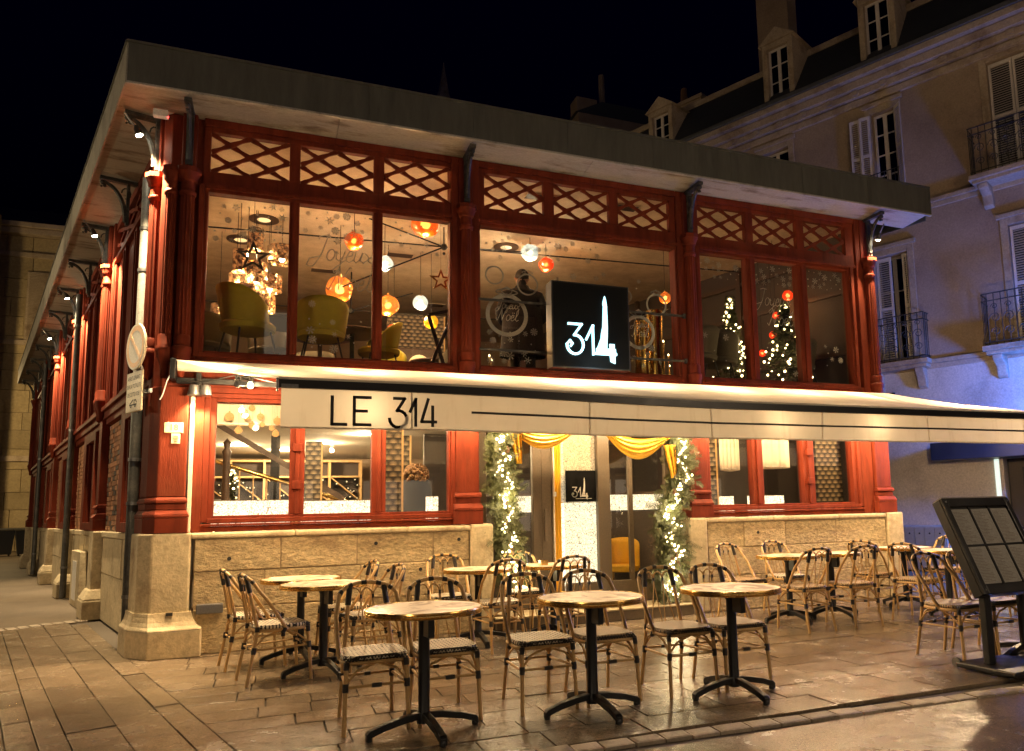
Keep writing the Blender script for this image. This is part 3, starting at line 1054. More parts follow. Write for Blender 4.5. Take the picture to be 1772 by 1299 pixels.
# --- lattice frieze
def lattice(F, a0, a1, z0, z1, parent):
    """crossing strips, a little swollen where they meet, clipped to the opening"""
    w, h = a1 - a0, z1 - z0
    ac, zc, sl = (a0 + a1) / 2, (z0 + z1) / 2, h / w
    l = math.hypot(1.0, sl)
    for sgn in (1, -1):
        for k in (-1, 0, 1):
            c = ac + k * w / 2
            lo, hi = max(a0, c - w / 2), min(a1, c + w / 2)
            n = 17
            top, bot = [], []
            for t in range(n):
                a = lo + (hi - lo) * t / (n - 1)
                z = zc + sgn * sl * (a - c)
                ww = 0.0235 + 0.006 * math.cos((a - a0) / (w / 4) * 2 * math.pi)
                nx, nz = -sgn * sl / l * ww, ww / l
                top.append((min(max(a + nx, a0), a1), min(max(z + nz, z0), z1)))
                bot.append((min(max(a - nx, a0), a1), min(max(z - nz, z0), z1)))
            b0, b1 = (-0.028, -0.004) if sgn > 0 else (-0.052, -0.0285)
            vs = [(a, b0, z) for a, z in top] + [(a, b0, z) for a, z in bot] + [(a, b1, z) for a, z in top] + [(a, b1, z) for a, z in bot]
            fs = []
            for i in range(n - 1):
                fs += [(i, i + 1, n + i + 1, n + i), (2 * n + i, 3 * n + i, 3 * n + i + 1, 2 * n + i + 1),
                       (i, 2 * n + i, 2 * n + i + 1, i + 1), (n + i, n + i + 1, 3 * n + i + 1, 3 * n + i)]
            fs += [(0, n, 3 * n, 2 * n), (n - 1, 3 * n - 1, 4 * n - 1, 2 * n - 1)]
            MB(F).add(vs, fs).obj('lattice_bar', 'red_paint', parent)

LZ0, LZ1 = 5.026, 5.474
for a0, a1, ps in ((1.60, 4.28, [(1.665, 2.46), (2.572, 3.375), (3.49, 4.272)]),
                   (4.617, 7.35, [(4.69, 5.463), (5.60, 6.37), (6.50, 7.262)]),
                   (7.69, 10.42, [(7.70, 8.48), (8.61, 9.37), (9.50, 10.262)])):
    m = MB(FF)
    lo, hi = ps[0][0], ps[-1][1]
    m.box(a0, a1, -0.07, 0.012, LZ1, 5.53)
    m.box(a0, a1, -0.07, 0.035, 5.531, 5.61)
    m.box(a0, a1, -0.07, 0.012, 4.87, LZ0)
    m.box(a0, a1, -0.07, 0.03, 4.845, 4.885)
    m.box(a0, lo, -0.07, 0.010, LZ0, LZ1)
    m.box(hi, a1, -0.07, 0.010, LZ0, LZ1)
    for (p, q), (r_, s_) in zip(ps[:-1], ps[1:]):
        m.box(q, r_, -0.07, 0.010, LZ0, LZ1)
    fr = m.obj('lattice_frame', 'red_paint', hall, bevel=0.006)
    for p, q in ps:
        lattice(FF, p, q, LZ0, LZ1, fr)
        pane(fr, FF, p - 0.003, q + 0.003, LZ0 - 0.003, LZ1 + 0.003, b=-0.062)

# --- eaves: soffit boards, fascia, roof
EO = 0.5
ec = Vector((0.93, -EO))
SL = 20.6
def eave_pt(s, b):
    p = CW + SD * s + SN * b
    return (p.x, p.y)
p_end = eave_pt(SL, EO)
w_end = eave_pt(SL, -0.25)
XE = 11.49
def strip_quad(name, mat, pts, th=0.03, **kw):
    return MB().prism_xy([(p[0], p[1]) for p in pts], 0, th)
# front soffit panels between brackets
xs = [0.93, 1.47, 2.95, 4.447, 5.98, 7.519, 9.05, 10.62, XE - 0.02]
for x0, x1 in zip(xs[:-1], xs[1:]):
    m = MB()
    i0 = x0 + (0.37 if x0 < 1 else 0)
    m.add([(x0 + 0.003, -EO + 0.012, 5.648), (x1 - 0.003, -EO + 0.012, 5.648), (x1 - 0.003, 0.03, 5.612), (i0 + 0.003, 0.03, 5.612),
           (x0 + 0.003, -EO + 0.012, 5.69), (x1 - 0.003, -EO + 0.012, 5.69), (x1 - 0.003, 0.03, 5.69), (i0 + 0.003, 0.03, 5.69)],
          [(0, 3, 2, 1), (4, 5, 6, 7), (0, 1, 5, 4), (1, 2, 6, 5), (2, 3, 7, 6), (3, 0, 4, 7)])
    m.obj('soffit_panel', 'soffit', hall)
ss = [0.15 + D * 0.5 * k for k in range(0, 11)] + [SL]
ss[0] = -0.36
for k, (s0, s1) in enumerate(zip(ss[:-1], ss[1:])):
    m = MB(FS)
    i0 = s0 + (0.38 if k == 0 else 0)
    m.add([(s0 + 0.003, EO - 0.012, 5.648), (s1 - 0.003, EO - 0.012, 5.648), (s1 - 0.003, -0.03, 5.612), (i0 + 0.003, -0.03, 5.612),
           (s0 + 0.003, EO - 0.012, 5.69), (s1 - 0.003, EO - 0.012, 5.69), (s1 - 0.003, -0.03, 5.69), (i0 + 0.003, -0.03, 5.69)],
          [(0, 3, 2, 1), (4, 5, 6, 7), (0, 1, 5, 4), (1, 2, 6, 5), (2, 3, 7, 6), (3, 0, 4, 7)])
    m.obj('soffit_panel', 'soffit', hall)
# zinc fascia sheets, lapped
n = 9
for k in range(n):
    a0 = 0.935 + (XE - 0.935) * k / n
    a1 = 0.935 + (XE - 0.935) * (k + 1) / n
    m = MB(FF)
    m.box(a0 + 0.002, a1 - 0.002, EO - 0.012, EO + 0.006, 5.628, 6.06)
    m.box(a1 - 0.02, a1 + 0.012, EO + 0.0065, EO + 0.012, 5.63, 6.055)
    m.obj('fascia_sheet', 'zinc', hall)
MB(FF).box(0.925, XE + 0.01, EO - 0.02, EO + 0.018, 5.612, 5.634).obj('drip_edge', 'zinc_pale', hall)
MB(FF).box(0.925, XE + 0.01, EO - 0.02, EO + 0.02, 6.045, 6.07).obj('gutter_lip', 'zinc', hall)
for k in range(14):
    s0 = -0.372 + (SL + 0.372) * k / 14
    s1 = -0.372 + (SL + 0.372) * (k + 1) / 14
    m = MB(FS)
    m.box(s0 + 0.008, s1 - 0.008, EO - 0.012, EO + 0.006, 5.628, 6.06)
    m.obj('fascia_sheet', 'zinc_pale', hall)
MB(FS).box(-0.372, SL, EO - 0.02, EO + 0.02, 6.046, 6.072).obj('gutter_lip', 'zinc', hall)
m = MB(FX)
m.box(-0.5, 12, 0.62, 0.635, 5.628, 6.06)
m.obj('fascia_sheet', 'zinc', hall)
m = MB()
m.add([(0.95, -0.48, 6.05), (XE, -0.48, 6.05), (XE - 6.0, 20.6, 6.05), (p_end[0] + 0.02, p_end[1], 6.05),
       (2.6, 3.0, 6.50), (9.6, 3.0, 6.50), (5.0, 18.0, 6.9), (-2.0, 18.0, 6.9)],
      [(0, 1, 5, 4), (1, 2, 6, 5), (2, 3, 7, 6), (3, 0, 4, 7), (4, 5, 6, 7), (3, 2, 1, 0)])
m.obj('roof', 'slate', hall)
# odd lapped zinc strips along the roof edge
for x0, x1 in ((1.25, 1.36), (1.9, 2.5), (2.9, 3.55), (3.75, 4.3), (4.7, 5.6), (5.9, 6.6)):
    MB(FF).box(x0, x1, 0.30, 0.49, 6.071, 6.083).obj('roof_flashing', 'zinc_pale', hall)

# --- iron brackets under the eaves
def bracket(F, c, light=False, sc=1.0):
    m = MB(F)
    w = 0.028
    m.box(c - 0.035, c + 0.035, 0.02, 0.43, 5.565, 5.607)          # arm under the soffit
    m.box(c - 0.035, c + 0.035, 0.101, 0.135, 5.02, 5.564)         # plate on the post
    pts = []
    for i in range(13):
        t = i / 12 * math.pi / 2
        pts.append((c, 0.115 + 0.27 * (1 - math.cos(t)) + 0.02, 5.06 + 0.48 * math.sin(t)))
    m.tube(pts, [0.030 - 0.008 * i / 12 for i in range(13)], 6)
    # thin scroll inside the curve
    m.tube([(c, 0.14 + 0.05 * math.cos(t * 0.6), 5.44 + 0.07 * math.sin(t * 0.6)) for t in range(9)], 0.009, 5)
    # leaf drop at the tip
    m.sphere((c, 0.40, 5.53), 0.03, 8, 5)
    m.sphere((c, 0.375, 5.49), 0.022, 8, 5)
    m.sphere((c, 0.41, 5.475), 0.014, 6, 4)
    m.obj('eaves_bracket', 'iron', hall, smooth=35)
for c in PX[1:]:
    bracket(FF, c + (0.03 if c > 10 else 0))
bracket(FF, 1.47)
for k in range(11):
    bracket(FS, 0.205 + D * 0.5 * k)

# --- side wall above the base
def side_bay(k):
    s0 = 0.14 + D * k
    s1 = s0 + D
    # pillar at s1
    pilaster(FS, s1, 0.26, 0.07, ZB + 0.004, 2.74, 'red_paint')
    column(FS, s1 - 0.09, 0.09, 2.98, 4.985, 0.06)
    column(FS, s1 + 0.09, 0.09, 2.98, 4.985, 0.06)
    MB(FS).box(s1 - 0.2, s1 + 0.2, -0.2, 0.05, 2.741, 5.61).obj('post', 'red_paint', hall, bevel=0.01)
    MB(FS).box(s1 - 0.08, s1 + 0.10, 0.051, 0.10, 4.99, 5.60).obj('post', 'red_paint', hall, bevel=0.01)
    # sill moulding
    m = MB(FS)
    m.box(s0 + 0.16, s1 - 0.2, -0.15, 0.06, 2.74, 2.84)
    m.box(s0 + 0.16, s1 - 0.2, -0.15, 0.10, 2.841, 2.90)
    m.box(s0 + 0.16, s1 - 0.2, -0.15, 0.03, 2.66, 2.739)
    m.obj('floor_band', 'red_paint', hall, bevel=0.006)
    # upper boarded panels with raised frames
    a0, a1 = s0 + 0.2, s1 - 0.2
    n = 4
    m = MB(FS)
    m.box(a0, a1, -0.15, -0.05, 2.90, 5.61)
    m.obj('board_backing', 'red_paint', hall)
    m = MB(FS)
    for j in range(n + 1):
        a = a0 + (a1 - a0) * j / n
        m.box(a - 0.06, a + 0.06, -0.049, 0.02, 2.902, 5.0)
        m.box(a - 0.02, a + 0.02, 0.021, 0.035, 2.95, 4.95)
    m.box(a0 + 0.061, a1 - 0.061, -0.049, 0.012, 2.902, 3.02)
    m.box(a0, a1, -0.049, 0.04, 5.001, 5.06)
    m.obj('panel_frame', 'red_paint', hall, bevel=0.006)
    for j in range(n):
        b0 = a0 + (a1 - a0) * j / n + 0.062
        b1 = a0 + (a1 - a0) * (j + 1) / n - 0.062
        q = b0
        while q < b1 - 0.02:
            e = min(q + 0.125, b1)
            MB(FS).box(q + 0.003, e - 0.003, -0.049, -0.02, 3.021, 4.999).obj('board', 'red_paint', hall)
            q = e
    # gothic lattice over the panels
    m = MB(FS)
    m.box(a0, a1, -0.049, 0.02, 5.50, 5.609)
    fr = m.obj('lattice_frame', 'red_paint', hall)
    if k < 3:
        lattice(lambda a, b, z: FS(a, b + 0.01, z), a0, a0 + (a1 - a0) / 2 - 0.05, 5.065, 5.495, fr)
        lattice(lambda a, b, z: FS(a, b + 0.01, z), a0 + (a1 - a0) / 2 + 0.05, a1, 5.065, 5.495, fr)
    # lower: brick strip, framed shutter, brick strip, mid pilaster
    mid = (s0 + s1) / 2
    MB(FS).box(s0 + 0.13, s1 - 0.13, -0.16, -0.045, ZB - 0.05, 2.66).obj('brick_bed', 'mortar', hall)
    segs = [(s0 + 0.16, s0 + 0.72), (s0 + 2.14, s1 - 0.135)]
    big = MB(FS)
    for si, (a, b) in enumerate(segs):
        z, row = ZB + 0.01, 0
        while z < 2.64:
            zt = min(z + 0.066, 2.655)
            q = a - (0.11 if row % 2 else 0)
            while q < b - 0.02:
                e = min(q + 0.22, b)
                st = max(q, a)
                if e - st > 0.03:
                    if k == 0:
                        brick(st + 0.005, e - 0.005, z + 0.004, zt - 0.004)
                    else:
                        big.box(st + 0.005, e - 0.005, -0.1, -0.028 + rng.uniform(-0.004, 0.004), z + 0.004, zt - 0.004)
                q = q + 0.22
            z = zt
            row += 1
    if k:
        big.obj('brick_facing', 'brick', hall, kind='stuff')
    sh0, sh1 = s0 + 0.725, s0 + 2.135
    m = MB(FS)
    m.box(sh0, sh1, -0.14, -0.03, ZB + 0.002, 2.655)
    m.box(sh0, sh0 + 0.16, -0.029, 0.05, ZB + 0.002, 2.655)
    m.box(sh1 - 0.30, sh1, -0.029, 0.05, ZB + 0.002, 2.655)
    m.box(sh0 + 0.161, sh1 - 0.301, -0.029, 0.05, ZB + 0.002, ZB + 0.12)
    m.box(sh0 + 0.161, sh1 - 0.301, -0.029, 0.05, 2.54, 2.655)
    m.box(sh0 + 0.22, sh0 + 0.27, -0.029, 0.02, ZB + 0.121, 2.539)
    m.box(sh1 - 0.41, sh1 - 0.36, -0.029, 0.02, ZB + 0.121, 2.539)
    m.obj('window_surround', 'red_paint', hall, bevel=0.006)

BRICKS = {}
def brick(a0, a1, z0, z1):
    key = round((a1 - a0) * 40)
    dark = rng.random() < 0.22
    kk = (key, dark)
    if kk not in BRICKS:
        w = key / 40
        BRICKS[kk] = MB().box(-w / 2, w / 2, -0.05, 0.05, -0.029, 0.029).mesh('brick', 'brick_dark' if dark else 'brick')
    o = bpy.data.objects.new('brick', BRICKS[kk])
    COL.objects.link(o)
    o.parent = hall
    o.location = FS((a0 + a1) / 2, -0.078 + rng.uniform(-0.004, 0.004), (z0 + z1) / 2)
    o.rotation_euler = (0, 0, math.atan2(SD.y, SD.x))
for k in range(NP):
    side_bay(k)
# far end wall of the side
MB(FS).box(SL - 0.35, SL - 0.15, -0.3, 0.0, 0, 5.6).obj('end_post', 'red_paint', hall)

# --- right side wall (seen only as a sliver)
MB(FX).box(0.2, 12, -0.2, 0.0, 0, 5.6).obj('side_wall', 'red_paint', hall)
# back of the hall
MB().prism_xy([(1.5, 9.6), (8.4, 9.6), (8.3, 9.75), (1.5, 9.75)], 0, 6.0).obj('back_wall', 'dark_wall', hall)

# --- drainpipes
def pipe(F, a, b, z0, z1, r, mat):
    m = MB(F)
    m.tube([(a, b, z0), (a, b, z1)], r, 12)
    o = m.obj('drainpipe', mat, hall, smooth=50)
    for z in (z0 + 0.5, (z0 + z1) / 2 + 0.2, z1 - 0.6):
        MB(F).tube([(a, b, z), (a, b, z + 0.035)], r + 0.008, 12).obj('pipe_clamp', 'grey_metal', o)
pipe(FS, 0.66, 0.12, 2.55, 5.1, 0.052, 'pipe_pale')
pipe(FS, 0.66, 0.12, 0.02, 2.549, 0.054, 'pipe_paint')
pipe(FS, 0.14 + D * 2 - 0.42, 0.12, 0.02, 5.4, 0.05, 'pipe_paint')
pipe(FS, 0.14 + D * 4 - 0.42, 0.12, 0.02, 5.4, 0.05, 'pipe_paint')
# vent grille and meter box let into the side base
MB(FS).box(0.80, 1.02, 0.004, 0.012, 0.12, 0.52).obj('vent_grille', 'iron', hall)
m = MB(FS)
m.box(5.35, 6.55, 0.003, 0.10, 0.0, 0.86)
o = m.obj('meter_niche', 'limestone_smooth', hall, bevel=0.01)
MB(FS).box(5.75, 6.25, 0.101, 0.106, 0.1, 0.7).obj('niche_door', 'white_plastic', o)
# junction box and old iron hook on the base
MB(FF).box(1.70, 1.94, 0.131, 0.20, 0.395, 0.49).obj('junction_box', 'grey_metal', hall, bevel=0.01)
MB(FF).box(1.44, 1.50, 0.18, 0.21, 0.40, 0.43).obj('iron_hook', 'iron', hall)
for x, z in ((1.98, 0.92), (3.42, 1.02), (4.33, 1.03), (3.9, 0.72), (8.35, 0.98)):
    m = MB(lambda a, b, zz: FF(x + a, 0.1365 + zz, z + b))
    m.lathe([(0.020, 0.0), (0.020, 0.003)], 12)
    m.obj('anchor_hole', 'ink', hall)
# ------------------------------------------------------------------ awning over the terrace
aw = thing('awning', 'long cream awning with black lettered valance over the terrace', 'awning')
YF, ZF = 2.1, 2.40
RX0, RX1, FX0, FX1 = 1.42, 10.74, 2.39, 11.85
def zo(x):
    """the front bar hangs a little lower towards the right"""
    t = min(max((x - 3.4) / 3.4, 0.0), 1.0)
    return -0.052 * t * t * (3 - 2 * t)
def cl(u, v):
    x = (RX0 + (RX1 - RX0) * u) * (1 - v) + (FX0 + (FX1 - FX0) * u) * v
    b = 0.17 + (YF - 0.17) * v
    z = 2.925 + (ZF + 0.045 + zo(x) - 2.925) * v - 0.03 * math.sin(math.pi * v) + (0.006 * math.sin(u * 60) + 0.010 * math.sin(u * 23 + 5 * v)) * math.sin(math.pi * v)
    return (x, b, z)
MB(FF).grid(cl, 80, 8).obj('cloth', 'awning_cloth', aw, smooth=60)
for k in range(1, 8):
    u_ = k / 8
    MB(FF).grid(lambda u, v: tuple(a + b for a, b in zip(cl(u_ + 0.0016 * (u - 0.5), v), (0, 0, 0.003))), 1, 8).obj('cloth_seam', 'pale_trim', aw)
XS = [FX0 + (FX1 - FX0) * k / 24 for k in range(25)]
def swept(b0, b1, z0, z1, xs_):
    m = MB(FF)
    vs, fs = [], []
    for x in xs_:
        o = zo(x)
        vs += [(x, b0, z0 + o), (x, b1, z0 + o), (x, b1, z1 + o), (x, b0, z1 + o)]
    n = len(xs_)
    for k in range(n - 1):
        for q in range(4):
            l = (q + 1) % 4
            fs.append((k * 4 + q, k * 4 + l, k * 4 + 4 + l, k * 4 + 4 + q))
    fs += [(3, 2, 1, 0), tuple(range(4 * n - 4, 4 * n))]
    return m.add(vs, fs)
m = MB(FF)
m.tube([(RX0 + 0.03, 0.16, 2.865), (RX1, 0.16, 2.865)], 0.055, 12)
m.obj('roller', 'awning_cloth', aw, smooth=50)
MB(FF).box(RX1 + 0.01, RX1 + 0.06, 0.06, 0.24, 2.72, 2.93).obj('end_bracket', 'black_metal', aw, bevel=0.008)
m = MB(FF)
m.box(RX0 - 0.03, RX0 + 0.02, 0.06, 0.24, 2.72, 2.93)
m.box(RX0 + 0.02, RX0 + 0.72, 0.10, 0.15, 2.69, 2.75)
m.box(RX0 + 0.20, RX0 + 0.25, 0.09, 0.19, 2.66, 2.80)
m.box(RX0 + 0.62, RX0 + 0.74, 0.09, 0.22, 2.66, 2.78)
m.obj('wall_bracket', 'black_metal', aw, bevel=0.008)
swept(YF - 0.03, YF + 0.035, ZF - 0.030, ZF + 0.038, XS).obj('front_bar', 'black_metal', aw)
m = MB(FF)
m.box(FX0 - 0.02, FX0 - 0.001, YF - 0.04, YF + 0.045, ZF - 0.055, ZF + 0.05)
m.obj('bar_cap', 'grey_metal', aw, bevel=0.006)
MB(FF).box(FX0 + 0.02, FX0 + 0.15, YF + 0.036, YF + 0.038, ZF - 0.03, ZF + 0.0).obj('maker_plate', 'grey_metal', aw)
# pale piping where the cloth meets the bar
MB(FF).tube([(x, YF, ZF + 0.05 + zo(x)) for x in XS], 0.014, 8).obj('piping', 'awning_cloth', aw)
# valance
VB = YF + 0.01
def va(u, v):
    x = FX0 + 0.02 + (FX1 - FX0 - 0.03) * u
    return (x, VB + (0.016 * math.sin(x * 2.1) + 0.010 * math.sin(x * 5.3 + 1) + 0.004 * math.sin(x * 17)) * v, 2.372 + zo(x) - (0.332 + 0.4 * zo(x)) * v)
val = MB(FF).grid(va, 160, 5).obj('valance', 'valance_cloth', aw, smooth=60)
def vb(x, z):
    v = (2.372 - z) / 0.332
    return VB + (0.016 * math.sin(x * 2.1) + 0.010 * math.sin(x * 5.3 + 1) + 0.004 * math.sin(x * 17)) * v
m = MB(FF)
m.grid(lambda u, v: (FX0 + 0.02 + (FX1 - FX0 - 0.03) * u, vb(FX0 + (FX1 - FX0) * u, 2.03) + 0.004, 2.054 - 0.014 * v + 0.6 * zo(FX0 + (FX1 - FX0) * u)), 160, 1)
m.obj('hem', 'pale_trim', val)
for x in (3.46, 5.13, 6.46, 7.86, 9.36, 10.94):
    MB(FF).grid(lambda u, v: (x + 0.016 * (u - 0.5), vb(x, 2.358 - 0.33 * v) + 0.003, 2.371 + zo(x) - (0.33 + 0.4 * zo(x)) * v), 1, 4).obj('seam', 'pale_trim', val)
# black stripe, and the name drawn in strokes
m = MB(FF)
m.grid(lambda u, v: (3.985 + (FX1 - 4.02) * u, vb(3.985 + (FX1 - 4.02) * u, 2.205) + 0.005, 2.222 - 0.021 * v + 0.8 * zo(3.985 + (FX1 - 4.02) * u)), 150, 1)
m.obj('stripe', 'ink', val)
def letter(strokes, w=0.026):
    m = MB(FF)
    for pts in strokes:
        x = pts[0][0]
        b = vb(x, 2.2) + 0.006
        ribbon(m, pts, w, b, b + 0.003)
    m.obj('letter', 'ink', val)
zt, zb = 2.312, 2.08
letter([[(2.806, zt), (2.806, zb), (2.92, zb)]])
letter([[(2.983, zt), (2.983, zb)], [(2.983, zt), (3.115, zt)], [(2.983, (zt + zb) / 2), (3.085, (zt + zb) / 2)], [(2.983, zb), (3.115, zb)]])
three = [(3.31, zt), (3.40, zt), (3.335, 2.205)] + arc((3.345, 2.135), 0.072, 80, -180, 14, lambda a, z: (a, z))
letter([three])
letter([[(3.445, 2.20), (3.492, zt), (3.492, zb)]])
letter([[(3.60, zt), (3.542, 2.115), (3.668, 2.115)], [(3.638, 2.25), (3.638, zb)]])
# folding arms
def arm(x0, x1, z0, elbow):
    m = MB(FF)
    m.bar((x0, 0.2, z0), (elbow[0], elbow[1], elbow[2]), 0.06, 0.045)
    m.bar((elbow[0], elbow[1], elbow[2]), (x1, YF - 0.03, ZF - 0.01), 0.05, 0.04)
    m.sphere((elbow[0], elbow[1], elbow[2]), 0.04, 8, 6)
    m.obj('folding_arm', 'black_metal', aw, smooth=30)
arm(2.08, 2.72, 2.72, (2.05, 1.15, 2.55))
arm(6.0, 6.9, 2.72, (6.3, 1.15, 2.55))
arm(10.1, 10.9, 2.72, (10.2, 1.15, 2.55))
# bulbs clipped along the awning; each one is a lamp of its own
def bulb(x, b, z, power, lab, grp='festoon bulbs under the awning'):
    t = thing('festoon_bulb', lab, 'bulb', FF(x, b, z), 0, grp)
    m = MB()
    m.lathe([(0.012, 0.035), (0.016, 0.03), (0.016, 0.0), (0.014, -0.005)], 10)
    m.obj('socket', 'black_metal', t, smooth=40)
    g = MB()
    g.lathe([(0.012, -0.006), (0.021, -0.02), (0.026, -0.037), (0.021, -0.055), (0.004, -0.064)], 12)
    g.obj('glass_bulb', 'bulb_warm', t, smooth=60)
    lamp(t, (0, 0, -0.10), power, (1.0, 0.68, 0.36), 0.03)
    return t
SAME = 'small warm bulb hidden under the awning above the terrace tables'
bulb(2.02, 0.72, 2.66, 16, 'upper of two bulbs side by side on the awning arm')
bulb(2.05, 0.92, 2.62, 16, 'lower of two bulbs side by side on the awning arm')
bulb(2.16, 1.40, 2.53, 16, 'single lit bulb on the awning arm nearest the valance corner')
for x in (3.2, 4.35, 5.5, 6.6, 7.75, 8.9, 10.0):
    bulb(x, 0.36, 2.66, 40, SAME)
for x, nm in ((3.10, 'bulb glowing through the valance beside the letter E'), (7.30, 'bulb glowing through the valance left of the right windows'), (8.62, 'bulb glowing through the valance at the right windows')):
    bulb(x, YF - 0.20, 2.30, 5, nm)
bulb(11.15, 1.1, 2.50, 80, 'warm bulb added under the right end of the awning')  # extra bulb added to light the house wall past the awning
# string of cable between the arm bulbs
cab = MB(FF)
cab.tube([(1.50, 0.17, 2.70), (1.75, 0.4, 2.68), (2.02, 0.72, 2.70), (2.05, 0.92, 2.66), (2.12, 1.15, 2.60), (2.16, 1.40, 2.57), (2.5, 1.9, 2.42)], 0.006, 6)
cab.obj('cable', 'ink', aw)
tail = MB(FF)
tail.tube([(1.40, 0.15, 2.80), (1.36, 0.17, 2.70), (1.33, 0.15, 2.58), (1.30, 0.12, 2.52)], 0.006, 6)
tail.obj('cable', 'white_plastic', aw)

# twin wall lamp beside the corner post
t = thing('wall_lamp', 'twin grey cone wall lamp shining down beside the corner post', 'wall lamp', FF(1.66, 0.1, 2.60))
for dx, dy in ((-0.05, -0.10), (0.055, -0.10)):
    m = MB()
    m.lathe([(0.030, 0.075), (0.045, 0.065), (0.062, -0.03), (0.060, -0.035), (0.052, -0.03)], 16, (dx, dy, 0))
    sh = m.obj('lamp_shade', 'grey_metal', t, smooth=40)
    MB().lathe([(0.045, -0.024), (0.046, -0.018)], 12, (dx, dy, 0)).obj('lamp_lens', 'downlight', sh)
    lamp(t, (dx, dy, -0.05), 45, (1.0, 0.66, 0.34), 0.03, 95, (0.0, 0.16, -1), 0.6)
MB().tube([(0, 0.0, 0.10), (0, -0.06, 0.10), (0, -0.10, 0.05)], 0.012, 8).obj('lamp_arm', 'grey_metal', t)

# house number and small plate on the corner post
t = thing('house_number', 'cream enamel number plate 18 on the red corner post', 'sign', FF(1.435, 0.126, 2.24))
MB().box(-0.085, 0.085, -0.008, 0.0, -0.052, 0.052).obj('plate', 'plate', t, bevel=0.006)
m = MB()
text_on(m, '18', 0.085, 0, 0, -0.0095)
m.obj('numerals', 'wood_dark', t)
t = thing('small_plate', 'small cream notice plate below the number plate', 'sign', FF(1.455, 0.126, 2.13))
MB().box(-0.04, 0.04, -0.006, 0.0, -0.052, 0.05).obj('plate', 'plate', t, bevel=0.004)
m = MB()
for z, w in ((0.022, 0.02), (0.004, 0.024), (-0.014, 0.018), (-0.032, 0.014)):
    m.box(-w, w, -0.0085, -0.0065, z - 0.003, z + 0.003)
m.obj('print', 'wood_dark', t)

# parking signs on an arm from the corner
def sign_face(F0):
    return F0
sp = Vector((1.03, 0.18))

fd = Vector((math.cos(R(208)), math.sin(R(208))))
sdir = Vector((-fd.y, fd.x))
def FSG(a, b, z):
    p = sp + sdir * a + fd * b
    return (p.x, p.y, z)
t = thing('round_sign', 'faded round no-parking sign on the drainpipe corner', 'sign', (0, 0, 0))
m = MB(lambda a, b, z: FSG(a, z, 3.105 + b))
m.lathe([(0.235, -0.012), (0.245, 0.0), (0.24, 0.012)], 40)
m.obj('disc', 'sign_white', t, smooth=40)
m = MB(FSG)
ring(m, (0, 3.105), 0.195, 0.05, 0.0135, 40)
ribbon(m, [(-0.13, 3.235), (0.13, 2.975)], 0.04, 0.0135, 0.015)
m.obj('red_ring', 'sign_red', t)
m = MB(FSG)
m.add([(0.0 + 0.17 * math.cos(2 * math.pi * k / 40), 0.0128, 3.105 + 0.17 * math.sin(2 * math.pi * k / 40)) for k in range(40)], [tuple(range(40))])
m.obj('blue_field', 'sign_blue', t)
m = MB(FSG)
m.tube([(0, -0.03, 2.42), (0, -0.03, 3.34)], 0.02, 8)
m.box(-0.015, 0.30, -0.06, -0.035, 2.60, 2.64)
m.obj('sign_post', 'grey_metal', t)
t = thing('text_sign', 'white panel with black French parking notice and tow truck', 'sign', (0, 0, 0))
m = MB(FSG)
m.box(-0.20, 0.20, -0.012, 0.008, 2.425, 2.845)
m.obj('panel', 'sign_white', t, bevel=0.02)
m = MB(FSG)
for z, s in ((2.775, 'ARRET GENANT'), (2.69, 'SUR LA TOTALITE'), (2.605, 'DE CETTE VOIE')):
    text_on(m, s, 0.062, 0, z, 0.0105, 0.72)
m.obj('lettering', 'ink', t)
m = MB(FSG)
for p in ([(-0.09, 2.50), (0.09, 2.50)], [(0.03, 2.50), (0.03, 2.545), (0.07, 2.545), (0.09, 2.52)], [(-0.08, 2.51), (0.0, 2.55)]):
    ribbon(m, p, 0.012, 0.0095, 0.0105)
for x in (-0.055, 0.055):
    ring(m, (x, 2.488), 0.013, 0.012, 0.0105, 12)
m.obj('tow_truck_symbol', 'ink', t)
m = MB(FSG)
m.box(-0.05, 0.22, -0.05, -0.013, 2.60, 2.64)
m.obj('sign_arm', 'grey_metal', t)

# ------------------------------------------------------------------ eaves spotlights
def eave_spot(F, s, lab, b=0.30, z=5.34, power=26, aim=None):
    loc = Vector(F(s, b, z))
    t = thing('eaves_spotlight', lab, 'spotlight', tuple(loc), 0, 'spotlights on the eaves brackets')
    inw = (Vector(F(s, 0, z)) - Vector(F(s, 1, z))).normalized()
    m = MB()
    m.tube([tuple(-inw * 0.14 + Vector((0, 0, 0.20))), tuple(-inw * 0.06 + Vector((0, 0, 0.10))), (0, 0, 0.05)], 0.010, 6)
    m.obj('stem', 'grey_metal', t)
    d = (inw * 0.35 + Vector((0, 0, -1))).normalized()
    m = MB()
    m.tube([tuple(-d * 0.10), tuple(-d * 0.06), (0, 0, 0)], [0.02, 0.034, 0.038], 12)
    hd = m.obj('lamp_head', 'iron', t, smooth=40)
    m = MB()
    m.tube([tuple(d * 0.001), tuple(d * 0.012)], [0.034, 0.030], 12)
    m.obj('lens', 'bulb_spot', hd)
    lamp(t, tuple(d * 0.03), power, (1.0, 0.74, 0.42), 0.03, 70, tuple(aim or (inw * 0.20 + Vector((0, 0, -1)))), 0.8)
for k, nm in enumerate(('eaves spotlight nearest the front corner of the hall', 'second eaves spotlight along the side street', 'third eaves spotlight along the side street', 'fourth eaves spotlight along the side street')):
    eave_spot(FS, 0.14 + D * k - (0.27 if k else 0.02), nm, power=620)
eave_spot(FF, 10.64, 'eaves spotlight at the right end of the front', 0.28, 5.22, 120)
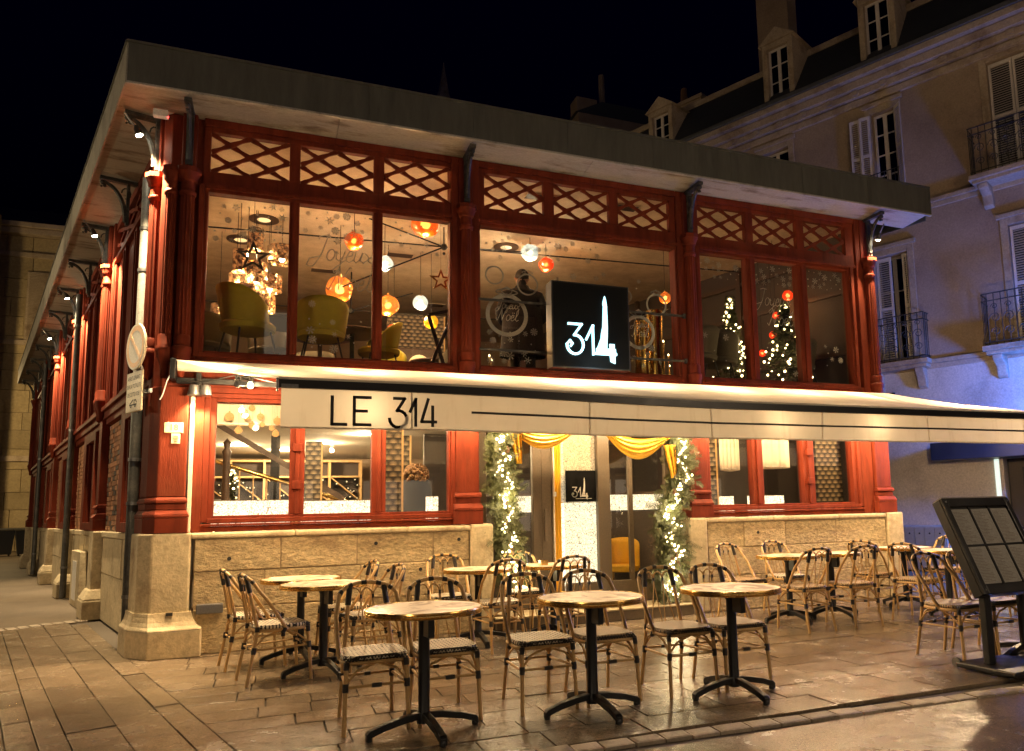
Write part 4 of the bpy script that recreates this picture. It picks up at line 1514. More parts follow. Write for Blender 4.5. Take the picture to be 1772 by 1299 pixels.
# little alarm box with red light at the corner
t = thing('alarm_box', 'small white alarm box with red light under the eaves corner', 'alarm', (1.21, -0.11, 5.53))
MB().box(-0.09, 0.05, -0.04, 0.04, -0.03, 0.045).obj('case', 'white_plastic', t, bevel=0.008)
MB().sphere((0.05, -0.02, -0.025), 0.009, 8, 5).obj('indicator', 'red_led', t)
# ------------------------------------------------------------------ bistro chair
def make_chair(seat_mat):
    t = thing('bistro_chair', 'x', 'chair')
    r = 0.0135
    # front legs
    for s in (-1, 1):
        MB().tube([(s * 0.195, 0.235, 0.012), (s * 0.182, 0.205, 0.43)], r, 8).tube([(s * 0.195, 0.235, 0.0), (s * 0.195, 0.235, 0.013)], r * 1.05, 8).obj('leg', 'rattan', t, smooth=50)
    # rear legs run up as the inner back posts
    for s in (-1, 1):
        MB().tube([(s * 0.172, -0.262, 0.0), (s * 0.160, -0.205, 0.30), (s * 0.155, -0.185, 0.44), (s * 0.135, -0.225, 0.64), (s * 0.118, -0.262, 0.81)], r, 8).obj('leg', 'rattan', t, smooth=50)
    # outer hoop
    pts = [(-0.205, 0.03, 0.42), (-0.212, -0.045, 0.54), (-0.213, -0.125, 0.66), (-0.196, -0.20, 0.755)]
    for i in range(1, 12):
        a = math.pi * (1 - i / 12)
        x = 0.196 * math.cos(a)
        k = math.sin(a)
        pts.append((x, -0.20 - 0.088 * k, 0.755 + 0.115 * k ** 0.8))
    pts += [(0.196, -0.20, 0.755), (0.213, -0.125, 0.66), (0.212, -0.045, 0.54), (0.205, 0.03, 0.42)]
    MB().tube(pts, r * 1.05, 8).obj('back_hoop', 'rattan', t, smooth=60)
    # three little arches and the fan of thin canes
    m = MB()
    xs_ = [-0.118, -0.04, 0.04, 0.118]
    for a, b in zip(xs_[:-1], xs_[1:]):
        c = (a + b) / 2
        p = []
        for i in range(9):
            th = math.pi * i / 8
            p.append((c - (b - a) / 2 * math.cos(th), -0.262 - 0.012 * math.sin(th), 0.772 + 0.062 * math.sin(th)))
        m.tube(p, 0.0065, 6)
    for x0, x1 in ((-0.04, -0.10), (-0.04, -0.012), (0.04, 0.012), (0.04, 0.10)):
        m.tube([(x0, -0.262, 0.775), (x0 * 0.9 + x1 * 0.1, -0.250, 0.72), (x1, -0.188, 0.455)], 0.0042, 5)
    m.obj('back_canes', 'rattan', t, smooth=60, kind='stuff')
    # dark bindings
    m = MB()
    for s in (-1, 1):
        m.tube([(s * 0.128, -0.243, 0.725), (s * 0.118, -0.262, 0.812), (s * 0.115, -0.270, 0.845)], 0.0195, 8)
        m.tube([(s * 0.04, -0.263, 0.735), (s * 0.04, -0.264, 0.79)], 0.0085, 6)
        m.tube([(s * 0.187, 0.216, 0.255), (s * 0.185, 0.212, 0.305)], 0.019, 8)
        m.tube([(s * 0.1835, 0.208, 0.385), (s * 0.182, 0.205, 0.43)], 0.017, 8)
        m.tube([(s * 0.163, -0.215, 0.245), (s * 0.161, -0.208, 0.295)], 0.019, 8)
        m.tube([(s * 0.156, -0.188, 0.415), (s * 0.155, -0.187, 0.455)], 0.018, 8)
        m.tube([(s * 0.207, 0.0, 0.40), (s * 0.206, 0.02, 0.435)], 0.017, 8)
    for i in (5, 7, 9, 11, 13):
        if i < len(pts) - 1:
            p, q = Vector(pts[i]), Vector(pts[i + 1])
            m.tube([tuple(p + (q - p) * 0.05), tuple(p + (q - p) * 0.75)], 0.0165, 8)
    m.obj('binding', 'binding', t, smooth=60, kind='stuff')
    # seat: rounded cushion shape of woven strip on a cane rim
    def seat_outline(k, n=28):
        o = []
        for i in range(n):
            a = 2 * math.pi * i / n
            c, s = math.cos(a), math.sin(a)
            e = 0.5
            x = 0.205 * (abs(c) ** e) * (1 if c > 0 else -1)
            y = 0.205 * (abs(s) ** e) * (1 if s > 0 else -1) + 0.012
            x *= 1.0 + 0.10 * (y / 0.2) * 0.5
            o.append((x * k, y * k + 0.012 * (1 - k)))
        return o
    m = MB()
    o0, o1, o2, o3 = seat_outline(0.97), seat_outline(1.0), seat_outline(0.965), seat_outline(0.5)
    n = len(o0)
    vs = [(x, y, 0.432) for x, y in o0] + [(x, y, 0.446) for x, y in o1] + [(x, y, 0.464) for x, y in o2] + [(x, y, 0.460) for x, y in o3]
    fs = [tuple(range(n))[::-1], tuple(range(3 * n, 4 * n))]
    for q in range(3):
        fs += [(q * n + i, q * n + (i + 1) % n, (q + 1) * n + (i + 1) % n, (q + 1) * n + i) for i in range(n)]
    st = m.add(vs, fs).obj('seat', seat_mat, t, smooth=35)
    rim = [(x, y, 0.421) for x, y in seat_outline(0.965)]
    MB().tube(rim, 0.0135, 8, closed=True).obj('seat_rail', 'rattan', t, smooth=60)
    # dark ticks of weave along the front edge of the seat
    m = MB()
    for i in range(-9, 10):
        x = i * 0.0205
        for z in (0.438, 0.452):
            xx = x + (0.010 if z > 0.445 else 0)
            m.box(xx - 0.0052, xx + 0.0052, 0.19, 0.2195, z - 0.005, z + 0.005)
    m.obj('edge_weave', 'binding', st, kind='stuff')
    # stretchers and curved braces
    m = MB()
    for s in (-1, 1):
        m.tube([(s * 0.186, 0.214, 0.28), (s * 0.162, -0.212, 0.272)], 0.009, 6)
        m.tube([(s * 0.187, 0.212, 0.30), (s * 0.178, 0.12, 0.375), (s * 0.178, 0.02, 0.41)], 0.008, 6)
        m.tube([(s * 0.163, -0.205, 0.30), (s * 0.17, -0.13, 0.375), (s * 0.178, -0.03, 0.41)], 0.008, 6)
        m.tube([(s * 0.185, 0.213, 0.30), (s * 0.12, 0.212, 0.375), (s * 0.012, 0.208, 0.412)], 0.008, 6)
        m.tube([(s * 0.160, -0.208, 0.30), (s * 0.10, -0.205, 0.37), (s * 0.012, -0.19, 0.41)], 0.008, 6)
    m.tube([(-0.186, 0.214, 0.282), (0.186, 0.214, 0.282)], 0.009, 6)
    m.tube([(-0.162, -0.212, 0.275), (0.162, -0.212, 0.275)], 0.009, 6)
    m.obj('stretchers', 'rattan', t, smooth=60, kind='stuff')
    MB().box(-0.03, 0.03, 0.20, 0.226, 0.270, 0.294).box(-0.02, 0.02, -0.222, -0.20, 0.263, 0.287).obj('stretcher_binding', 'binding', t, kind='stuff')
    return t

CHAIRS = [
    # x, y, heading, seat, label
    (2.985, -3.445, -90, 0, 'front row chair left of the nearest table, pale striped seat'),
    (3.445, -3.445, -91, 0, 'front row chair behind the nearest table, pale striped seat'),
    (4.105, -3.48, -91, 0, 'front row chair left of the middle front table, pale striped seat'),
    (4.575, -3.49, -91, 1, 'front row chair behind the middle front table, tan seat'),
    (5.185, -3.53, -91, 1, 'front row chair left of the right front table, tan seat'),
    (5.63, -3.55, -91, 1, 'front row chair behind the right front table, tan seat'),
    (2.42, -1.70, 14, 0, 'nearer of two chairs facing right beside the stone wall at left'),
    (2.24, -0.96, 10, 0, 'farther of two chairs facing right beside the stone wall at left'),
    (3.20, -1.52, 192, 0, 'nearer of two chairs facing left beside the left wall tables'),
    (3.06, -0.80, 190, 0, 'farther of two chairs facing left beside the left wall tables'),
    (4.15, -0.46, -88, 0, 'chair against the stone base left of the doorway, facing out'),
    (4.99, -0.47, -90, 0, 'chair before the doorway step at left, facing out'),
    (4.46, -1.26, 97, 0, 'left chair of two seen from behind before the doorway'),
    (5.17, -1.22, 92, 0, 'right chair of two seen from behind before the doorway'),
    (7.66, -0.74, -80, 1, 'chair at the right stone base, left of its table, facing out'),
    (8.40, -0.62, -88, 0, 'chair behind the right wall tables against the stone base'),
    (7.74, -1.80, 92, 1, 'left chair of two seen from behind at the right wall tables'),
    (8.40, -1.79, 86, 1, 'right chair of two seen from behind at the right wall tables'),
    (9.42, -1.02, 22, 1, 'chair turned right beside the end of the stone base'),
    (9.27, -1.86, 18, 1, 'chair turned right behind the single chair by the menu stand'),
    (10.72, -0.95, 196, 1, 'farthest chair, its back against the grey cupboard'),
    (7.87, -3.62, -88, 1, 'chair standing just left of the menu stand'),
    (8.33, -3.58, -90, 1, 'chair partly hidden behind the menu stand post'),
    (10.3, -1.95, -60, 1, 'chair showing pink seat left of the menu board'),
    (9.05, -3.75, -90, 1, 'chair at the right edge behind the menu stand'),
]
protos = [make_chair('weave'), make_chair('weave_tan')]
used = [False, False]
for x, y, h, k, lab in CHAIRS:
    if not used[k]:
        c = protos[k]
        used[k] = True
    else:
        c = copy_tree(protos[k])
    c.location = (x, y, 0.0)
    c.rotation_euler = (0, 0, R(h - 90 + rng.uniform(-2.5, 2.5)))
    c['label'] = lab
    c['group'] = 'rattan bistro chairs on the terrace'

# ------------------------------------------------------------------ round bistro tables
def make_table():
    t = thing('bistro_table', 'x', 'table')
    MB().lathe([(0.335, 0.722), (0.350, 0.726), (0.350, 0.7485), (0.340, 0.7505)], 72).obj('table_top', 'marble_top', t, smooth=40)
    m = MB()
    pr = [(0.349, 0.715), (0.361, 0.716), (0.363, 0.724), (0.357, 0.727), (0.363, 0.731), (0.363, 0.738), (0.357, 0.741), (0.362, 0.745), (0.360, 0.753), (0.350, 0.7535), (0.349, 0.75)]
    vs, fs, n = [], [], 72
    for r, z in pr:
        for k in range(n):
            a = 2 * math.pi * k / n
            vs.append((r * math.cos(a), r * math.sin(a), z))
    for i in range(len(pr)):
        j = (i + 1) % len(pr)
        for k in range(n):
            l = (k + 1) % n
            fs.append((i * n + k, i * n + l, j * n + l, j * n + k))
    m.add(vs, fs).obj('brass_rim', 'brass', t, smooth=50)
    m = MB()
    m.lathe([(0.045, 0.06), (0.05, 0.10), (0.036, 0.13), (0.035, 0.66), (0.05, 0.69)], 12)
    m.obj('column', 'black_metal', t, smooth=40)
    m = MB()
    m.lathe([(0.05, 0.69), (0.16, 0.708), (0.16, 0.716)], 20)
    m.box(-0.02, 0.02, -0.14, -0.04, 0.58, 0.70)
    m.box(-0.12, 0.12, -0.025, 0.025, 0.695, 0.714)
    m.obj('top_plate', 'black_metal', t, bevel=0.004)
    for k in range(4):
        m = MB()
        a = math.pi / 2 * k
        c, s = math.cos(a), math.sin(a)
        prof = [(0.03, 0.125, 0.05), (0.12, 0.115, 0.05), (0.24, 0.09, 0.045), (0.335, 0.06, 0.045), (0.352, 0.045, 0.045)]
        vs, fs = [], []
        for r, z, w in prof:
            for dw, dz in ((-w / 2, 0), (w / 2, 0), (w / 2, -0.04), (-w / 2, -0.04)):
                vs.append((c * r - s * dw, s * r + c * dw, z + dz))
        for i in range(len(prof) - 1):
            for q in range(4):
                l = (q + 1) % 4
                fs.append((i * 4 + q, i * 4 + l, i * 4 + 4 + l, i * 4 + 4 + q))
        fs += [(3, 2, 1, 0), tuple(range(len(vs) - 4, len(vs)))]
        m.add(vs, fs)
        ft = m.obj('foot', 'black_metal', t, bevel=0.004)
        MB().lathe([(0.02, 0.0), (0.022, 0.02), (0.014, 0.045)], 10, (c * 0.335, s * 0.335, 0)).obj('glide', 'plastic_dark', ft)
    return t
TABLES = [
    (3.255, -3.80, 8, 'nearest round marble table in the front row'),
    (4.365, -3.84, 5, 'middle round marble table of the front row'),
    (5.45, -3.87, 4, 'round marble table at the right of the front row'),
    (2.80, -1.62, 20, 'nearer of two round tables by the left stone wall'),
    (2.64, -0.90, 12, 'farther of two round tables by the left stone wall'),
    (4.36, -0.86, 0, 'round table in front of the stone pier left of the doorway'),
    (5.20, -0.82, 6, 'round table in front of the doorway with a small ashtray on it'),
    (7.95, -1.26, 0, 'left round table by the right stone base'),
    (8.62, -1.20, 0, 'second round table by the right stone base'),
    (10.02, -0.95, 10, 'far round table past the end of the stone base'),
    (9.95, -1.70, 4, 'round table just left of the menu board'),
    (8.33, -3.92, 12, 'round table standing behind the menu stand'),
]
tp = make_table()
for i, (x, y, a, lab) in enumerate(TABLES):
    t = tp if i == 0 else copy_tree(tp)
    t.location = (x, y, 0)
    t.rotation_euler = (0, 0, R(a))
    t['label'] = lab
    t['group'] = 'round bistro tables on the terrace'
t = thing('ashtray', 'small square glass ashtray on the table before the doorway', 'ashtray', (5.07, -0.88, 0.7545))
MB().box(-0.04, 0.04, -0.04, 0.04, 0.0, 0.008).box(-0.04, -0.034, -0.04, 0.04, 0.008, 0.05).box(0.034, 0.04, -0.04, 0.04, 0.008, 0.05).box(-0.034, 0.034, -0.04, -0.034, 0.008, 0.05).box(-0.034, 0.034, 0.034, 0.04, 0.008, 0.05).obj('dish', 'brass', t)

# ------------------------------------------------------------------ menu stand
t = thing('menu_stand', 'black tilted menu board with six lit pages on a wheeled post', 'menu stand', (7.90, -4.26, 0), R(2))
m = MB()
m.box(-0.43, 0.43, -0.22, 0.30, 0.015, 0.06)
m.obj('base_plate', 'black_metal', t, bevel=0.012)
m = MB()
m.box(-0.335, -0.265, 0.06, 0.12, 0.06, 0.66)
m.obj('post', 'black_metal', t, bevel=0.008)
m = MB()
m.box(0.22, 0.29, 0.06, 0.12, 0.06, 0.66)
m.obj('post', 'black_metal', t, bevel=0.008)
for x in (-0.40, 0.40):
    m = MB(lambda a, b, z: (x + z, 0.31 + a, 0.045 + b))
    m.lathe([(0.04, -0.012), (0.042, 0.0), (0.04, 0.012)], 16)
    m.obj('wheel', 'grey_metal', t, smooth=40)
TILT = R(24)
def FB(a, b, z):       # board frame: a across, b outward, z up the board
    y = 0.02 - b * math.cos(TILT) + z * math.sin(TILT)
    zz = 0.60 + z * math.cos(TILT) + b * math.sin(TILT)
    return (a, y, zz)
BW, BH = 0.40, 0.82
m = MB(FB)
m.box(-BW, BW, -0.09, -0.004, 0, BH)
m.box(-BW, -BW + 0.055, -0.004, 0.02, 0, BH)
m.box(BW - 0.055, BW, -0.004, 0.02, 0, BH)
m.box(-BW + 0.055, BW - 0.055, -0.004, 0.02, 0, 0.075)
m.box(-BW + 0.055, BW - 0.055, -0.004, 0.02, BH - 0.075, BH)
bd = m.obj('board', 'black_metal', t, bevel=0.006)
m = MB(FB)
m.box(-BW + 0.01, BW - 0.01, -0.085, 0.015, BH + 0.001, BH + 0.012)
m.obj('top_trim', 'grey_wood', bd)
pw = (2 * BW - 0.11 - 0.05) / 3
for i in range(3):
    for j in range(2):
        a = -BW + 0.065 + i * (pw + 0.02)
        z = 0.085 + j * 0.33
        pg = MB(FB).box(a, a + pw - 0.005, -0.003, 0.001, z, z + 0.31).obj('menu_page', 'paper', bd)
        pr = MB(FB)
        rr_ = random.Random(i * 7 + j)
        k = 0
        zz = z + 0.285
        while zz > z + 0.02:
            w = rr_.uniform(0.4, 0.85) * (pw - 0.04)
            pr.box(a + 0.018, a + 0.018 + w, 0.0012, 0.0018, zz - 0.0025, zz)
            zz -= 0.0125
        pr.obj('print_lines', 'wood_dark', pg, kind='stuff')
for i in (1, 2):
    a = -BW + 0.065 + i * (pw + 0.02) - 0.012
    MB(FB).box(a - 0.012, a + 0.008, -0.003, 0.008, 0.076, BH - 0.076).obj('page_divider', 'black_metal', bd)
MB(FB).box(-BW + 0.056, BW - 0.056, -0.003, 0.007, 0.398, 0.412).obj('page_divider', 'black_metal', bd)
for i in (-1, 1):
    for z in (0.035, BH - 0.035):
        MB(lambda a, b, zz: FB(i * (BW - 0.03) + a, 0.02 + zz, z + b)).lathe([(0.009, 0), (0.007, 0.006)], 8).obj('screw', 'grey_metal', bd)
# ------------------------------------------------------------------ rooms inside
UF, UC = 2.98, 5.50          # upper floor and ceiling
LF, LC = 0.14, 2.60          # lower floor and ceiling
YB = 9.2                     # back wall
def room_poly(y0, y1):
    f = lambda y: (1.45 - y * math.tan(TH) if y > 0.4 else 1.40)
    g = lambda y: 10.80 - y * math.tan(TH)
    return [(f(y0), y0), (g(y0), y0), (g(y1), y1), (f(y1), y1)]
inn = hall
MB().prism_xy(room_poly(0.12, YB), LC + 0.001, UF).obj('floor_slab', 'floor_dark', hall)
MB().prism_xy(room_poly(0.112, YB), LC - 0.012, LC).obj('lower_ceiling', 'ceiling_white', hall)
MB().prism_xy(room_poly(0.07, YB), UC, UC + 0.05).obj('upper_ceiling', 'ceiling_paint', hall)
MB().prism_xy(room_poly(0.25, YB), 0.0, LF).obj('lower_floor', 'floor_dark', hall)
m = MB()
m.prism_xy([(1.30 - YB * math.tan(TH) + 0.3, YB), (11.0 - YB * math.tan(TH), YB), (11.0 - YB * math.tan(TH), YB + 0.1), (1.5 - YB * math.tan(TH), YB + 0.1)], 0, UC)
m.obj('interior_back_wall', 'wall_warm', hall)
MB(FS).box(0.6, 9.4, -0.34, -0.31, 0.0, UC).obj('interior_side_wall', 'wall_warm', hall)
MB(FX).box(0.13, 9.4, -0.24, -0.205, 0.0, UC).obj('interior_side_wall', 'dark_wall', hall)
for a_ in (0.35, 1.3, 2.4, 3.6, 5.0):
    MB(FX).box(a_, a_ + 0.09, -0.30, -0.241, UF + 0.002, UC - 0.002).obj('wall_post', 'wood_dark', hall)
for z_ in (3.6, 4.55, 5.15):
    MB(FX).box(0.13, 9.4, -0.285, -0.2405, z_, z_ + 0.07).obj('wall_rail', 'wood_dark', hall)

# recessed dark roundels in the upper ceiling
for x, y in ((2.17, 2.5), (1.84, 3.45), (5.72, 2.5)):
    m = MB(lambda a, b, z: (x + a, y + b, UC + z))
    m.lathe([(0.17, -0.012), (0.20, -0.014), (0.20, -0.002)], 28)
    o = m.obj('ceiling_roundel', 'wood_dark', hall)
    MB(lambda a, b, z: (x + a, y + b, UC + z)).lathe([(0.07, -0.022), (0.09, -0.015)], 16).obj('roundel_lamp', 'drum_glow', o)
# ventilation grilles
for x, y in ((3.3, 1.5), (4.2, 3.4), (5.3, 6.2), (5.6, 0.5), (6.8, 0.45), (3.1, 4.6)):
    m = MB()
    m.box(x - 0.22, x + 0.22, y - 0.10, y + 0.10, UC - 0.012, UC - 0.001)
    g = m.obj('ceiling_vent', 'ceiling_paint', hall)
    q = MB()
    for k in range(6):
        q.box(x - 0.20, x + 0.20, y - 0.085 + k * 0.03, y - 0.07 + k * 0.03, UC - 0.02, UC - 0.0125)
    q.obj('vent_slats', 'wood_dark', g)
# steel tie rods of the roof
m = MB()
zr = 5.12
m.tube([(1.4, 2.0, zr), (10.0, 2.0, zr + 0.22)], 0.011, 8)
m.obj('tie_rod', 'black_metal', hall)
m = MB()
for p, q in (((4.62, 2.0, 5.20), (3.55, 2.0, 5.50)), ((4.62, 2.0, 5.20), (3.2, 2.0, 4.45 + 0.02)), ((4.62, 2.0, 5.2), (6.2, 2.6, 5.49)), ((4.62, 2.0, 5.2), (4.62, 2.0, 5.5))):
    m.tube([p, q], 0.011, 8)
m.sphere((4.62, 2.0, 5.20), 0.05, 10, 7)
m.sphere((4.62, 2.0, 5.10), 0.022, 8, 6)
m.obj('tie_rod', 'black_metal', hall)
m = MB()
m.tube([(1.0, 4.5, 4.78), (6.5, 4.5, 4.84)], 0.010, 8)
m.tube([(3.55, 4.5, 4.80), (3.55, 4.5, 5.48)], 0.012, 8)
m.tube([(3.55, 4.5, 4.80), (4.6, 4.5, 5.2)], 0.010, 8)
m.sphere((3.55, 4.5, 4.80), 0.055, 10, 7)
m.obj('tie_rod', 'black_metal', hall)

# ------------------------------------------------------------------ pendant drums
def drum(x, y, z, r, h, lab, power):
    t = thing('drum_pendant', lab, 'pendant lamp', (x, y, z), 0, 'cluster of foil drum pendants upstairs')
    m = MB()
    n, k = 18, 5
    vs, fs = [], []
    for j in range(k + 1):
        for i in range(n):
            a = 2 * math.pi * (i + 0.5 * (j % 2)) / n
            q = r * (1.0 if (i + j) % 2 else 0.93)
            vs.append((q * math.cos(a), q * math.sin(a), h / 2 - h * j / k))
    for j in range(k):
        for i in range(n):
            l = (i + 1) % n
            if j % 2 == 0:
                fs += [(j * n + i, j * n + l, (j + 1) * n + i), (j * n + l, (j + 1) * n + l, (j + 1) * n + i)]
            else:
                fs += [(j * n + i, j * n + l, (j + 1) * n + l), (j * n + i, (j + 1) * n + l, (j + 1) * n + i)]
    m.add(vs, fs).obj('shade', 'drum_foil', t)
    MB().sphere((0, 0, -h * 0.3), 0.04, 10, 6).obj('bulb', 'bulb_warm', t)
    MB().tube([(0, 0, h * 0.3), (0, 0, UC - z)], 0.004, 5).obj('cord', 'ink', t)
    if power:
        lamp(t, (0, 0, -h / 2 - 0.06), power * 0.68, (1, 0.66, 0.34), 0.05)
DR = [(2.08, 2.2, 5.08, 0.105, 0.30, 'topmost narrow drum pendant of the upstairs cluster', 18),
      (2.42, 2.4, 4.97, 0.20, 0.22, 'wide drum pendant at the right of the upstairs cluster', 0),
      (1.90, 2.0, 4.70, 0.095, 0.30, 'small bright drum pendant at the left of the cluster', 14),
      (2.10, 2.2, 4.60, 0.15, 0.30, 'drum pendant in the middle of the upstairs cluster', 16),
      (1.85, 2.35, 4.45, 0.11, 0.34, 'tall drum pendant at the lower left of the cluster', 0),
      (2.27, 2.5, 4.57, 0.17, 0.22, 'low wide drum pendant at the right of the cluster', 0),
      (1.99, 2.1, 4.22, 0.19, 0.34, 'lowest large drum pendant above the olive chair', 10),
      (2.25, 2.7, 4.33, 0.11, 0.24, 'small drum pendant behind the olive chair back', 0),
      (1.60, 3.2, 4.30, 0.12, 0.20, 'separate small drum pendant at the far left upstairs', 8)]
for d in DR:
    drum(*d)

# ------------------------------------------------------------------ glass globes
def globe(x, y, z, r, mat, lab, power, col, cord=True):
    t = thing('globe_pendant', lab, 'pendant lamp', (x, y, z), rng.uniform(0, 6), 'coloured glass globe pendants upstairs')
    m = MB()
    n, k = 20, 12
    ph = rng.uniform(0, 6)
    vs, fs = [], []
    for j in range(k + 1):
        th = math.pi * j / k
        for i in range(n):
            a = 2 * math.pi * i / n
            q = r * (1 + 0.05 * math.sin(3 * a + ph + 2 * th) + 0.03 * math.sin(5 * th + a))
            vs.append((q * math.sin(th) * math.cos(a), q * math.sin(th) * math.sin(a), q * 0.94 * math.cos(th)))
    for j in range(k):
        for i in range(n):
            l = (i + 1) % n
            fs.append((j * n + i, j * n + l, (j + 1) * n + l, (j + 1) * n + i))
    m.add(vs, fs).obj('glass_globe', mat, t, smooth=180)
    MB().tube([(0, 0, r * 0.85), (0, 0, r * 1.15)], r * 0.16, 8).obj('cap', 'brass', t)
    MB().sphere((0, 0, 0), r * 0.22, 8, 6).obj('bulb', 'bulb_warm', t)
    if cord:
        MB().tube([(0, 0, r), (0, 0, UC - z)], 0.004, 5).obj('cord', 'ink', t)
    if power:
        lamp(t, (0, 0, -r - 0.08), power * 0.62, col, 0.06)
OR = (1, 0.5, 0.2)
WH = (1, 0.8, 0.55)
globe(3.315, 1.6, 5.0, 0.125, 'globe_orange', 'orange glass globe hanging above the window lettering', 16, OR)
globe(4.16, 1.0, 5.12, 0.18, 'globe_orange', 'large orange globe cut by the top of the left bay', 18, OR)
globe(3.80, 2.2, 4.93, 0.12, 'globe_clear', 'clear globe half hidden by the left bay mullion', 20, WH)
globe(3.20, 2.4, 4.55, 0.19, 'globe_amber', 'large amber globe above the second dining chair', 18, OR)
globe(3.96, 3.0, 4.53, 0.17, 'globe_amber', 'amber double globe beside the left bay mullion', 14, OR)
globe(4.20, 4.0, 4.38, 0.115, 'globe_orange', 'lowest small orange globe of the left bay', 10, OR)
globe(4.50, 3.2, 4.67, 0.12, 'globe_clear', 'white glass globe in front of the fan patterned screen', 16, WH)
globe(4.67, 3.2, 4.37, 0.115, 'globe_yellow', 'yellow globe beside the black crossed stand', 10, (1, 0.7, 0.2))
globe(5.95, 2.0, 5.26, 0.135, 'globe_clear', 'white glass globe at the top of the middle window', 22, WH)
globe(6.28, 2.2, 5.17, 0.12, 'globe_red', 'red orange globe right of the white one in the middle window', 12, OR)
globe(9.95, 1.0, 4.66, 0.085, 'globe_red', 'small red globe in the right bay', 3, OR)
globe(8.05, 1.6, 4.62, 0.10, 'globe_amber', 'small amber globe at the left of the right bay', 4, OR)
for i_ in range(3):
    globe(9.62 + 0.07 * (i_ % 2), 0.9 + 0.2 * i_, 4.28 - 0.26 * i_, 0.06, 'globe_red', ('upper', 'middle', 'lower')[i_] + ' of three tiny red globes in the last pane', 0, OR)

# ------------------------------------------------------------------ five-pointed stars hung in the window
def star(x, y, z, r, lab, mat):
    t = thing('star_ornament', lab, 'star', (x, y, z), 0, 'stars hung in the upper windows')
    out, inn_ = [], []
    for k in range(10):
        a = math.pi / 2 + math.pi * k / 5
        q = r if k % 2 == 0 else r * 0.42
        out.append((q * math.cos(a), q * math.sin(a)))
        inn_.append((q * 0.62 * math.cos(a), q * 0.62 * math.sin(a)))
    vs = [(a, b, z_) for b in (-0.008, 0.008) for (a, z_) in out] + [(a, b, z_) for b in (-0.008, 0.008) for (a, z_) in inn_]
    fs = []
    for k in range(10):
        l = (k + 1) % 10
        fs += [(k, l, 20 + l, 20 + k), (10 + k, 30 + k, 30 + l, 10 + l), (k, 10 + k, 10 + l, l), (20 + k, 20 + l, 30 + l, 30 + k)]
    MB().add(vs, fs).obj('star_outline', mat, t)
    MB().tube([(0, 0, r), (0, 0, 0.9)], 0.002, 4).obj('thread', 'ink', t)
star(2.105, 0.35, 4.24, 0.19, 'dark star outline hanging before the drum pendants', 'wood_dark')
star(4.26, 0.5, 4.22, 0.15, 'gold star outline at the right of the left bay', 'brass')

# ------------------------------------------------------------------ upstairs furniture
def shell_chair(x, y, rz, lab, mat, sc=1.0, z=UF):
    t = thing('dining_chair', lab, 'chair', (x, y, z), rz, 'velvet dining chairs upstairs')
    def back(u, v):
        a = R(-118 + 236 * u) + math.pi / 2 * 0
        w = 0.27 + 0.03 * v
        top = 0.86 - 0.22 * abs(2 * u - 1) ** 2.2
        zz = 0.46 + (top - 0.46) * v
        return (w * math.sin(a), -(w * 0.85) * math.cos(a) - 0.05 * v, zz)
    o = MB().grid(back, 18, 6).obj('backrest', mat, t, smooth=60)
    sm = o.modifiers.new('thickness', 'SOLIDIFY')
    sm.thickness = 0.045
    m = MB()
    m.lathe([(0.20, 0.40), (0.26, 0.42), (0.27, 0.47), (0.24, 0.50), (0.1, 0.505)], 20)
    m.obj('seat', mat, t, smooth=50)
    for sx in (-1, 1):
        for sy in (-1, 1):
            MB().tube([(sx * 0.16, sy * 0.16, 0.41), (sx * 0.24, sy * 0.23, 0.0)], 0.011, 6).obj('leg', 'black_metal', t)
    t.scale = (sc, sc, sc)
    return t
shell_chair(2.06, 0.70, R(-62), 'olive velvet dining chair seen from the side in the first upper window', 'olive_velvet', 1.14)
shell_chair(2.86, 0.62, R(4), 'olive velvet dining chair seen from behind in the second upper window', 'olive_velvet', 1.02)
shell_chair(2.30, 1.75, R(160), 'dark green dining chair across the first round table', 'grey_velvet')
shell_chair(3.62, 1.35, R(100), 'green dining chair pushed to the second table', 'olive_velvet')
shell_chair(1.60, 1.5, R(-20), 'grey dining chair at the far left of the first upper window', 'grey_velvet', 0.95)
shell_chair(8.02, 0.65, R(20), 'pale grey dining chair at the left of the right bay', 'grey_velvet', 1.05)
shell_chair(8.55, 0.95, R(-30), 'dark dining chair behind the right bay mullion', 'grey_velvet', 1.1)
shell_chair(9.9, 0.8, R(10), 'dark dining chair at the right of the right bay', 'grey_velvet', 1.0)
for i_, (x_, y_, a_, nm_) in enumerate(((4.9, 2.6, 40, 'grey dining chair left of the standing person upstairs'), (5.2, 3.4, 200, 'grey dining chair far behind the standing person'), (6.3, 3.6, 150, 'grey dining chair behind the lit sign box'), (7.3, 3.0, 120, 'grey dining chair behind the gold vases'), (3.9, 2.4, 210, 'olive dining chair beyond the crossed stand'), (2.9, 3.2, 170, 'dark dining chair deep in the left bay'), (7.75, 2.6, 90, 'dark dining chair beside the first tree'))):
    shell_chair(x_, y_, R(a_), nm_, 'olive_velvet' if i_ == 4 else 'grey_velvet')
t = thing('banquette', 'long dark banquette along the back of the upper room', 'banquette', (0.2, 5.6, UF))
MB().box(0, 7.8, 0.0, 0.55, 0.0, 0.45).obj('seat', 'grey_velvet', t, bevel=0.03)
MB().box(0, 7.8, 0.56, 0.75, 0.0, 1.05).obj('backrest', 'wood_dark', t, bevel=0.03)
def round_table(x, y, lab, r=0.42, z=UF):
    t = thing('dining_table', lab, 'table', (x, y, z), 0, 'round dining tables upstairs')
    MB().lathe([(r, 0.72), (r + 0.01, 0.735), (r, 0.75)], 32).obj('table_top', 'wood_dark', t, smooth=40)
    MB().lathe([(0.22, 0.0), (0.22, 0.02), (0.03, 0.05), (0.03, 0.72)], 16).obj('pedestal', 'black_metal', t)
    return t
